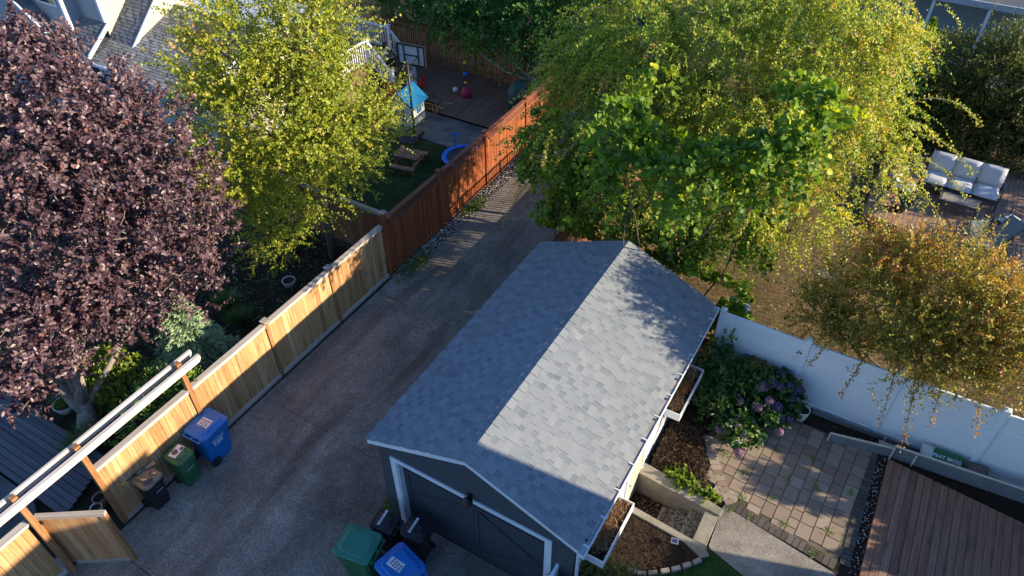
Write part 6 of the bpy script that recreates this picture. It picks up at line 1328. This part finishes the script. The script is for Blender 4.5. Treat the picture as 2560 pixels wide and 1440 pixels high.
bt = tree('walnut_tree', 'dark green broadleaf tree overhanging the back picket fence at the top', (-13.6, 24.75, 0), [(-13.62, 24.9, 0.9), (-13.7, 25.4, 1.9)], BG, M['bark_pale'], 0.16,
          [dict(name='crown', blobs=BG, n=6600, per=10, L=0.5, ln=0.17, wd=0.065, mat=L_DARK, shape='oval', seed=8, up=0.2, droop=0.3, gap=0.2, cell=0.6, tvar=0.14, inner=0.45, lump=0.25, zmin=0.7)], limbs=7, seed=20)
g = MB(); limb(g, (-13.6, 24.8, 0.35), (-12.5, 25.6, 1.9), 0.09, 0.05, 7, 0.06, 5, 3); build(g, 'limb', M['bark_pale'], bt, smooth=True)
g = MB(); limb(g, (-13.6, 24.8, 0.3), (-14.2, 25.4, 2.0), 0.08, 0.05, 7, 0.06, 5, 4); build(g, 'limb', M['bark_pale'], bt, smooth=True)
hd = tree('hedge_tree', 'dark overgrown hedge tree with sunlit olive tops at the upper right', (2.6, 29.2, YZ), [(2.6, 29.2, 1.8)], HEDGE, M['bark_brown'], 0.15,
          [dict(name='crown', blobs=HEDGE, n=9500, per=13, L=0.5, ln=0.085, wd=0.05, mat=L_HEDGE, shape='diamond', seed=9, up=0.5, gap=0.12, cell=0.5, tvar=0.14, tip=0.25, inner=0.45, lump=0.3, zmin=0.7)], limbs=6, seed=22)
TOPS = [(-6.3, 27.5, 3.4, 2.0), (-3.4, 27.2, 3.6, 2.0), (-1.2, 27.0, 3.4, 1.6), (-2.0, 24.0, 2.6, 1.4)]
tree('bushy_tree', 'mid green bushy tree behind the weeping tree along the top edge', (-5, 27, YZ), [(-5, 27, 2.0)], TOPS, M['bark_brown'], 0.18,
     [dict(name='crown', blobs=TOPS, n=4200, per=12, L=0.55, ln=0.10, wd=0.055, mat=L_SHRUB, shape='diamond', seed=19, up=0.3, gap=0.2, cell=0.6, tvar=0.12, inner=0.45, lump=0.3, zmin=0.7)], limbs=5, seed=29)
orr = tree('russet_tree', 'bushy russet and olive autumn tree leaning over the white vinyl fence', (2.1, 14.75, YZ), [(2.1, 14.75, 1.4), (2.1, 14.72, 2.4)], ORANGE, M['bark_brown'], 0.09,
           [dict(name='crown', blobs=ORANGE, n=5600, per=15, L=0.55, ln=0.062, wd=0.045, mat=L_ORANGE, shape='diamond', seed=10, up=0.55, gap=0.36, cell=0.42, tvar=0.17, tip=0.28, inner=0.3, lump=0.42, out=1.0, zmin=0.9)], limbs=9, seed=25, twig=(0.006, 5))
switches(orr, [(tuple(np.array(p)*0.965+np.array([0, 0, 15*0.035-0.1])), d, L_) for p, d, L_ in [((0.6, 14.4, 2.9), (-0.5, -1.0, 0.1), 1.1), ((1.2, 14.2, 2.9), (-0.2, -1.1, 0.2), 1.4), ((1.7, 14.1, 3.0), (0.1, -1.2, 0.2), 1.6), ((2.1, 14.0, 2.9), (0.2, -1.2, 0.1), 1.7), ((2.6, 14.0, 3.1), (0.1, -1.1, 0.2), 1.3), ((0.3, 14.5, 3.1), (-0.9, -0.6, 0.3), 1.2), ((3.2, 14.1, 3.2), (0.3, -1.1, 0.2), 1.3), ((1.5, 14.6, 4.9), (-0.1, 0.3, 1.4), 1.3), ((0.9, 14.8, 4.6), (-0.5, 0.2, 1.4), 1.3), ((2.6, 14.8, 5.0), (0.5, 0.3, 1.3), 1.2), ((3.3, 14.8, 4.7), (0.8, 0.4, 1.2), 1.2), ((0.2, 14.9, 3.2), (-1.0, 0.2, 1.0), 1.0)]], L_ORANGE, M['bark_brown'], 78, per=60, tm=0.6)
OFF1 = [(7.35, 11.9, 1.65, 0.6), (7.35, 12.7, 1.7, 0.65), (7.35, 13.5, 1.65, 0.65), (7.35, 14.3, 1.7, 0.65), (7.4, 15.1, 1.6, 0.6), (7.45, 13.35, 3.0, 0.42), (7.3, 12.3, 1.2, 0.5), (7.3, 13.9, 1.2, 0.5), (7.6, 13.3, 2.4, 0.35), (8.4, 12.4, 2.2, 0.7), (8.4, 14.4, 2.2, 0.7)]
tree('garden_tree', 'leafy tree just past the right edge whose shade falls on the red-brown deck and patio', (8.0, 13.4, YZ), [(8.0, 13.4, 1.5)], OFF1, M['bark_brown'], 0.12,
     [dict(name='crown', blobs=OFF1, n=3600, per=12, L=0.22, ln=0.12, wd=0.08, mat=L_SHRUB, shape='diamond', seed=91, up=0.3, gap=0.15, cell=0.4, inner=0.3, lump=0.3)], limbs=4, seed=92)
OFF2 = [(10.4, 24.5, 2.6, 1.5), (10.6, 27.0, 3.0, 1.6), (10.4, 29.2, 3.2, 1.6), (10.2, 22.0, 2.2, 1.2)]  # out-of-view crown put in to block sun from the sofa deck and hedge
tree('garden_tree', 'tall unseen leafy tree added past the right edge to shade the sofa and dark hedge tree', (10.2, 25.5, YZ), [(10.2, 25.5, 2.0)], OFF2, M['bark_brown'], 0.18,
     [dict(name='crown', blobs=OFF2, n=2200, per=12, L=0.5, ln=0.13, wd=0.08, mat=L_SHRUB, shape='diamond', seed=93, up=0.3, gap=0.45, cell=0.5, inner=0.3, lump=0.3)], limbs=4, seed=94)
sprays(orr, ORANGE, 44, L_ORANGE, M['bark_brown'], 303, (0.5, 0.9), up=0.6, tm=0.62, ln=0.062, wd=0.045, drop=0.2, toward=(0, -0.2, 1), per=26)
# spruce
sp = thing('spruce_tree', 'young blue-green spruce behind the cedar fence beside the plum crown', 'tree', (-14.3, 7.3, 0))
build(MB().tube([(-14.3, 7.3, 0), (-14.3, 7.3, 2.4)], [0.06, 0.012], 7), 'trunk', M['bark_brown'], sp)
r = nrs(40); P, A, Nn, Ln, T = [], [], [], [], []
for lv in range(15):
    z = 0.35+lv*0.145; Rl = 1.02*(1-lv/16.0)+0.12; nb_ = 10
    for k in range(nb_):
        a = 2*math.pi*(k+0.5*(lv % 2))/nb_+0.25*r.randn(); L = Rl*(0.85+0.25*r.rand()); d = np.array([math.cos(a), math.sin(a), 0.05]); c0 = np.array([-14.3, 7.3, z])
        m_ = int(70*L)+12; t = r.rand(m_)**0.7; pos = c0+d*(t*L)[:, None]-np.array([0, 0, 1])*(t**2*L*0.30)[:, None]
        lat = np.cross(d, [0, 0, 1]); off = r.randn(m_)*0.16*L*(1.15-t); pos = pos+lat*off[:, None]-np.array([0, 0, 1])*(np.abs(off)*0.3)[:, None]
        tw = 0.10
        P.append(pos); A.append(d*0.8+lat*np.sign(off)[:, None]*0.6+0.25*r.randn(m_, 3)); Nn.append(np.tile([0.8, 0.1, 0.6], (m_, 1))+0.45*r.randn(m_, 3)); Ln.append(np.full(m_, tw)*(0.7+0.7*r.rand(m_))); T.append(0.35+0.4*t+0.12*r.randn(m_))
P, A, Nn, Ln, T = [np.concatenate(q) for q in (P, A, Nn, Ln, T)]
me = leaves_mesh('foliage', P, A, Nn, Ln, Ln*0.36, np.clip(T, 0, 1), 'diamond'); me.transform(Matrix.Translation((14.3, -7.3, 0))); link('foliage', me, L_SPRUCE, sp)
# thujas at the top right
for lb_, x, y, h in (('slim bright green conical cypress beside the pale covered table, top right', -0.15, 33.2, 2.7), ('shorter bright green cypress just right of its taller neighbour, top right', 0.45, 32.6, 2.2), ('small bright green cypress near the right edge in front of the patio cover', 2.15, 31.6, 2.0)):
    t = thing('cypress', lb_, 'tree', (x, y, YZ), 0, 'conical cypresses behind the hedge tree')
    build(MB().tube([(0, 0, 0), (0, 0, h*0.9)], [0.05, 0.01], 6), 'trunk', M['bark_brown'], t, local=True)
    r = nrs(int(x*10)+300); n = 2600; z = r.rand(n)**0.8*h; a = r.rand(n)*6.28; R_c = (0.42*(1-z/h)**0.75+0.03)*(0.75+0.35*r.rand(n)+0.12*np.sin(5*a+3*z))
    pos = np.column_stack([R_c*np.cos(a), R_c*np.sin(a), z]); ax = np.column_stack([0.3*np.cos(a), 0.3*np.sin(a), np.ones(n)])+0.25*r.randn(n, 3)
    link('foliage', leaves_mesh('foliage', pos, ax, np.column_stack([np.cos(a), np.sin(a), 0.3+0*a])+0.3*r.randn(n, 3), 0.10+0.05*r.rand(n), np.full(n, 0.035), 0.45+0.2*r.randn(n), 'diamond'), L_VINE, t)

# ------------------------------------------------------------------ shrubs and flowers
def shrub(name, label, cat, c, blobs, n, per, L, ln, wd, mat, shape, seed, group=None, stems=M['bark_brown'], **kw):
    t = thing(name, label, cat, c, 0, group)
    g = MB()
    for k, b_ in enumerate(blobs[:6]): limb(g, c, b_[:3], 0.018, 0.008, 4, 0.1, 4, seed+k)
    build(g, 'stems', stems, t)
    crown('foliage', blobs, n, per, L, ln, wd, mat, shape, seed=seed, parent=t, zmin=kw.pop('zmin', c[2]+0.03), **kw)
    return t
shrub('shrub', 'sunlit yellow-green shrub to the right of the plum trunk', 'shrub', (-15.3, 5.6, 0), [(-15.45, 5.35, 0.55, 0.5), (-15.1, 5.75, 0.6, 0.5), (-15.2, 5.2, 0.35, 0.4), (-15.6, 5.8, 0.8, 0.4)], 420, 9, 0.2, 0.085, 0.05, leaf_mat('lime_leaves', [(0, (0.05, 0.10, 0.012)), (0.5, (0.17, 0.24, 0.02)), (1, (0.42, 0.42, 0.03))], 0.3), 'oval', 101, gap=0.1)
shrub('shrub', 'small leafy shrub poking up under the right end of the pergola rails', 'shrub', (-12.55, 5.65, 0), [(-12.4, 5.85, 1.75, 0.30), (-12.55, 5.55, 1.6, 0.35), (-12.75, 5.2, 1.4, 0.35), (-12.45, 6.0, 1.5, 0.3)], 190, 8, 0.2, 0.11, 0.045, L_SHRUB, 'oval', 102, gap=0.1, tvar=0.2)
shrub('shrub', 'trailing green shrub filling the gap between the cedar fence and the pergola rails', 'shrub', (-12.9, 4.9, 0), [(-12.75, 4.75, 1.45, 0.4), (-13.1, 5.2, 1.3, 0.45), (-13.5, 5.7, 1.0, 0.5), (-12.9, 4.2, 1.1, 0.35)], 260, 8, 0.22, 0.10, 0.04, L_SHRUB, 'oval', 103, gap=0.15)
for i, (lb_, x, y, rr, z) in enumerate((('clump of fine dark grass on the soil below the maple', -13.2, 9.7, 0.35, 0), ('arching green grass clump between the spruce and the maple', -14.6, 9.1, 0.45, 0), ('long brown-green grass tuft at the foot of the plum trunk', -14.6, 3.9, 0.55, 0), ('low grass tuft on the dark soil near the bucket', -13.5, 10.4, 0.3, 0), ('dark green grass clump behind the spruce', -15.4, 9.4, 0.5, 0))):
    r = nrs(400+i); n = 700; a = r.rand(n)*6.28
    me = leaves_mesh('grass_clump', np.column_stack([x+0.25*rr*r.randn(n), y+0.25*rr*r.randn(n), np.full(n, z+0.0)]), np.column_stack([np.cos(a)*0.8, np.sin(a)*0.8, 0.5+0.6*r.rand(n)]), np.column_stack([np.cos(a)*-.3, np.sin(a)*-.3, np.ones(n)]), rr*(0.6+0.6*r.rand(n)), np.full(n, 0.014), 0.1+0.5*r.rand(n), 'diamond')
    tag(link('grass_clump', me, L_SHRUB), lb_, 'grass clump')
for i, (lb_, poly) in enumerate((('low green weeds on dark soil between the plum and the cedar fence', [(-16.5, 6.2), (-12.4, 6.2), (-12.4, 13.2), (-17.5, 13.2)]), ('dead leaves and bark on the shaded soil behind the cedar fence', [(-16.5, 3.9), (-12.3, 3.9), (-12.3, 13.2), (-18, 13.2)]))):
    scatter('ground_cover', poly, -0.02, 2200 if i == 0 else 9000, 0.10 if i == 0 else 0.06, 0.04 if i == 0 else 0.035, (L_SHRUB, M['chips'])[i], 500+i, 'oval', spread=0.5, label=lb_, cat='ground cover', zj=0.08, tl=(0, 0.6))
for i, (lb_, x, y, rr) in enumerate((('green weeds rooted in the gravel at the foot of the red fence, farther back', -11.7, 17.2, 0.32), ('leafy weeds where the cedar and red fences meet, at the driveway edge', -11.6, 13.7, 0.42), ('green weeds and moss against the garage front left corner', -7.05, 6.6, 0.22))):
    r = nrs(600+i); n = 420; o_ = r.randn(n, 2)*rr*np.array([0.45, 1.0]); k = 0.02+0.12*r.rand(n)
    me = leaves_mesh('weeds', np.column_stack([x+o_[:, 0], y+o_[:, 1], k]), np.column_stack([r.randn(n, 2), 0.5*r.rand(n)]), np.column_stack([0.4*r.randn(n, 2), np.ones(n)]), 0.09*(0.6+0.8*r.rand(n)), np.full(n, 0.04), 0.2+0.6*r.rand(n), 'oval')
    tag(link('weeds', me, L_SHRUB), lb_, 'weeds')
shrub('groundcover', 'bright green ivy-like groundcover around the square solar light', 'groundcover', (-1.35, 9.98, YZ), [(-1.65, 10.0, YZ+0.06, 0.2), (-1.4, 9.98, YZ+0.06, 0.22), (-0.85, 9.88, YZ+0.06, 0.18), (-1.1, 9.86, YZ+0.05, 0.15)], 150, 7, 0.12, 0.07, 0.06, leaf_mat('bright_ivy', [(0, (0.06, 0.14, 0.015)), (1, (0.30, 0.38, 0.03))], 0.3), 'round', 104, gap=0.0, squash=0.35)
r = nrs(700); n = 520
tuft = np.array([(x, y) for x, y in ((-0.9, 11.2), (-0.35, 10.9), (0.1, 11.9), (0.35, 10.6), (0.9, 12.1), (1.15, 11.35), (0.75, 10.1), (1.6, 10.4), (-0.2, 10.3), (1.45, 9.72), (0.1, 9.88), (-0.35, 9.85), (1.85, 11.6), (0.55, 11.2), (-1.0, 12.0))]); k = r.randint(0, len(tuft), n)
for i in range(len(tuft)):
    q = k == i; m_ = q.sum(); me = leaves_mesh('weed_tuft', np.column_stack([tuft[i, 0]+0.035*r.randn(m_), tuft[i, 1]+0.05*r.randn(m_), np.full(m_, YZ+0.02)]), np.column_stack([r.randn(m_, 2), 0.4*r.rand(m_)]), np.tile([0, 0, 1.0], (m_, 1))+0.4*r.randn(m_, 3), 0.06+0.07*r.rand(m_), np.full(m_, 0.014), 0.4+0.5*r.rand(m_), 'diamond')
    o = link('weed_tuft', me, L_SHRUB); tag(o, 'small weed tuft growing in a joint of the brown patio paving', 'weed', 'weed tufts between the patio pavers')
# azalea, hydrangeas, compound-leaved shrub
shrub('azalea', 'dark green azalea with narrow whorled leaves beside the rear flower box', 'shrub', (-1.75, 12.75, YZ), [(-1.85, 13.1, 1.35, 0.5), (-1.65, 12.7, 1.2, 0.5), (-1.75, 12.25, 1.05, 0.42), (-1.45, 12.9, 1.35, 0.4), (-1.55, 12.0, 0.85, 0.3)], 520, 9, 0.16, 0.12, 0.035, L_HYD, 'diamond', 105, gap=0.1, tvar=0.16, up=0.6, inner=0.55)
hyd = shrub('hydrangea', 'purple flowered hydrangea bush in front of the white fence, left of the bucket', 'shrub', (-0.75, 12.9, YZ), [(-0.95, 13.15, 1.25, 0.38), (-0.55, 13.15, 1.25, 0.42), (-0.2, 13.05, 1.15, 0.40), (-0.85, 12.75, 1.1, 0.35), (-0.4, 12.6, 1.0, 0.35), (-0.1, 12.75, 0.9, 0.32)], 330, 7, 0.2, 0.13, 0.10, L_HYD, 'oval', 106, gap=0.05, inner=0.6)
hy2 = shrub('hydrangea', 'smaller pink flowered hydrangea spilling onto the patio edge', 'shrub', (-0.85, 11.95, YZ), [(-1.0, 12.25, 0.95, 0.3), (-0.85, 11.95, 0.9, 0.28), (-0.75, 11.6, 0.8, 0.25), (-1.15, 11.8, 0.75, 0.2), (-0.45, 12.1, 0.75, 0.25)], 210, 7, 0.16, 0.11, 0.085, L_HYD, 'oval', 107, gap=0.05, inner=0.6, tvar=0.2)
def flower_head(parent, c, R, mat, tl, seed):
    r = nrs(seed); n = 210; d = nrm(r.randn(n, 3)); d[:, 2] = np.abs(d[:, 2])*1.0-0.15; d = nrm(d)
    pos = np.array(c)+d*R; me = leaves_mesh('flower_head', pos, np.cross(d, r.randn(n, 3)), d+0.3*r.randn(n, 3), np.full(n, R*0.36), np.full(n, R*0.36), tl+0.10*r.randn(n), 'round')
    # solid heart of the flower head
    me2 = MB().lathe(c, [(R*0.3, -R*0.4), (R*0.8, 0), (R*0.75, R*0.4), (R*0.2, R*0.8)], 8, tint=max(0, tl-0.2)).mesh('heart')
    bm = bmesh.new(); bm.from_mesh(me); bm.from_mesh(me2); bm.to_mesh(me); bm.free()
    me.transform(Matrix.Translation(-world_off(parent))); return link('flower_head', me, mat, parent)
for i, (x, y, z, t_) in enumerate(((-1.18, 13.15, 1.52, .15), (-0.42, 13.30, 1.62, .2), (-0.95, 12.95, 1.48, .1), (-0.66, 13.08, 1.60, .2), (-0.50, 12.98, 1.56, .2), (-0.68, 12.82, 1.50, .6), (-0.30, 12.98, 1.54, .2), (-0.12, 13.12, 1.54, .15), (0.05, 13.18, 1.46, .1), (0.02, 12.95, 1.36, .1), (-0.42, 12.60, 1.36, .75), (-0.22, 12.58, 1.26, .2), (-0.05, 12.42, 1.10, .2), (0.12, 12.55, 1.08, .3), (-0.62, 12.42, 1.2, .8), (0.02, 12.15, 0.98, .65))):
    flower_head(hyd, (x, y, z), 0.095+0.02*((i*7) % 3), L_PETAL, t_, 800+i)
for i, (x, y, z, t_) in enumerate(((-1.22, 12.48, 1.22, .5), (-1.05, 12.35, 1.22, .7), (-0.92, 11.98, 1.10, .85), (-0.86, 11.75, 1.05, .9), (-1.22, 11.62, 0.86, .5), (-0.68, 11.62, 0.98, .95), (-0.78, 11.42, 0.90, .95), (-0.62, 11.20, 0.85, .75), (-0.62, 12.1, 1.0, .8))):
    flower_head(hy2, (x, y, z), 0.08+0.015*((i*5) % 3), L_PETAL, t_, 830+i)
mh = shrub('compound_leaf_shrub', 'olive shrub with feathery divided leaves against the white fence, above the hydrangea', 'shrub', (-0.95, 13.35, YZ), [(-1.0, 13.3, 1.5, 0.15)], 4, 3, 0.1, 0.05, 0.02, L_MAHO, 'diamond', 108)
r = nrs(55)
for k in range(15):
    a = rad(-10+k*26)+0.3*r.randn(); c0 = np.array([-0.98+0.05*r.randn(), 13.32, 1.5+0.25*r.rand()]); d = np.array([math.cos(a), 0.45*math.sin(a)-0.2, 0.35]); L = 0.42+0.15*r.rand(); n = 22
    t = np.repeat(np.linspace(0.15, 1, n//2), 2); s_ = np.tile([1, -1], n//2); pos = c0+d*(t*L)[:, None]-np.array([0, 0, 1])*(t**2*L*0.45)[:, None]; lat = nrm(np.cross(d, [0, 0, 1]))
    me = leaves_mesh('frond', pos, lat*s_[:, None]+d*0.35, np.tile([0, -0.3, 1.0], (n, 1))+0.15*r.randn(n, 3), 0.13*(1.1-0.5*t), np.full(n, 0.034), 0.2+0.6*r.rand(n), 'diamond'); me.transform(Matrix.Translation((0.95, -13.35, -YZ))); link('frond', me, L_MAHO, mh)
bh2 = shrub('hydrangea', 'hydrangea with blue and white heads growing beyond the corner post of the white fence', 'shrub', (-2.2, 14.6, YZ), [(-2.5, 14.5, 1.3, 0.5), (-2.1, 14.7, 1.4, 0.45), (-2.9, 14.3, 1.6, 0.4), (-1.75, 14.35, 1.1, 0.35)], 260, 7, 0.2, 0.14, 0.11, L_VINE, 'oval', 109, gap=0.05, inner=0.6)
for i, (x, y, z, t_) in enumerate(((-2.15, 14.9, 1.95, .9), (-1.95, 14.75, 1.85, .8), (-1.80, 14.8, 1.9, .1))): flower_head(bh2, (x, y, z), 0.11, L_BLUE, t_, 860+i)
flower_head(bh2, (-1.78, 14.2, 1.65), 0.14, leaf_mat('cream_petals', [(0, (0.5, 0.5, 0.2)), (1, (0.6, 0.6, 0.3))], 0.2), 0.5, 870)
shrub('heather', 'low mixed green and red heather at the bottom edge beside the garage corner', 'shrub', (-2.2, 6.6, YZ), [(-2.45, 6.75, 1.1, 0.35), (-2.1, 6.55, 1.0, 0.4), (-2.35, 6.2, 0.9, 0.45), (-1.8, 6.4, 0.85, 0.4), (-1.6, 6.7, 0.8, 0.3), (-2.5, 5.9, 1.1, 0.4), (-1.6, 6.1, 0.8, 0.4), (-1.3, 6.9, 0.75, 0.35), (-1.0, 6.6, 0.7, 0.35), (-2.2, 7.0, 0.95, 0.3), (-1.7, 7.05, 0.8, 0.3)], 1500, 11, 0.16, 0.065, 0.028, L_HEATH, 'diamond', 110, gap=0.0, tvar=0.2, up=0.8, inner=0.5)
for i, (x, y, z, t_) in enumerate(((-1.85, 6.75, 1.2, 1.0), (-1.7, 6.35, 1.15, 1.0))): pass
for i, (lb_, x, y, s_) in enumerate((('larger dark patch of an old stepping stone in the dry lawn', -0.35, 18.9, 0.30), ('smaller dark stepping stone in the dry lawn, nearer the russet tree', -0.10, 18.3, 0.27))):
    o = build(MB().lathe((0, 0, 0), [(1.0, -0.02), (1.0, 0.012), (0.96, 0.016)], 14, tint=0.1), 'stepping_stone', M['concrete_dark']); o.location = (x, y, YZ); o.scale = (s_*1.3, s_*0.8, 1); tag(o, lb_, 'stepping stone')
scatter('dry_grass', [(-2.3, 14.6), (6.5, 14.6), (6.5, 20.2), (0.2, 22), (-4, 22), (-5, 15)], YZ+0.004, 30000, 0.08, 0.010, leaf_mat('straw_blades', [(0, (0.10, 0.065, 0.025)), (0.6, (0.22, 0.155, 0.07)), (0.9, (0.30, 0.22, 0.11)), (1, (0.08, 0.11, 0.03))], 0.2), 23, 'needle', spread=1, label='dry straw-brown grass of the lawn behind the white fence', cat='grass', stand=1.0)
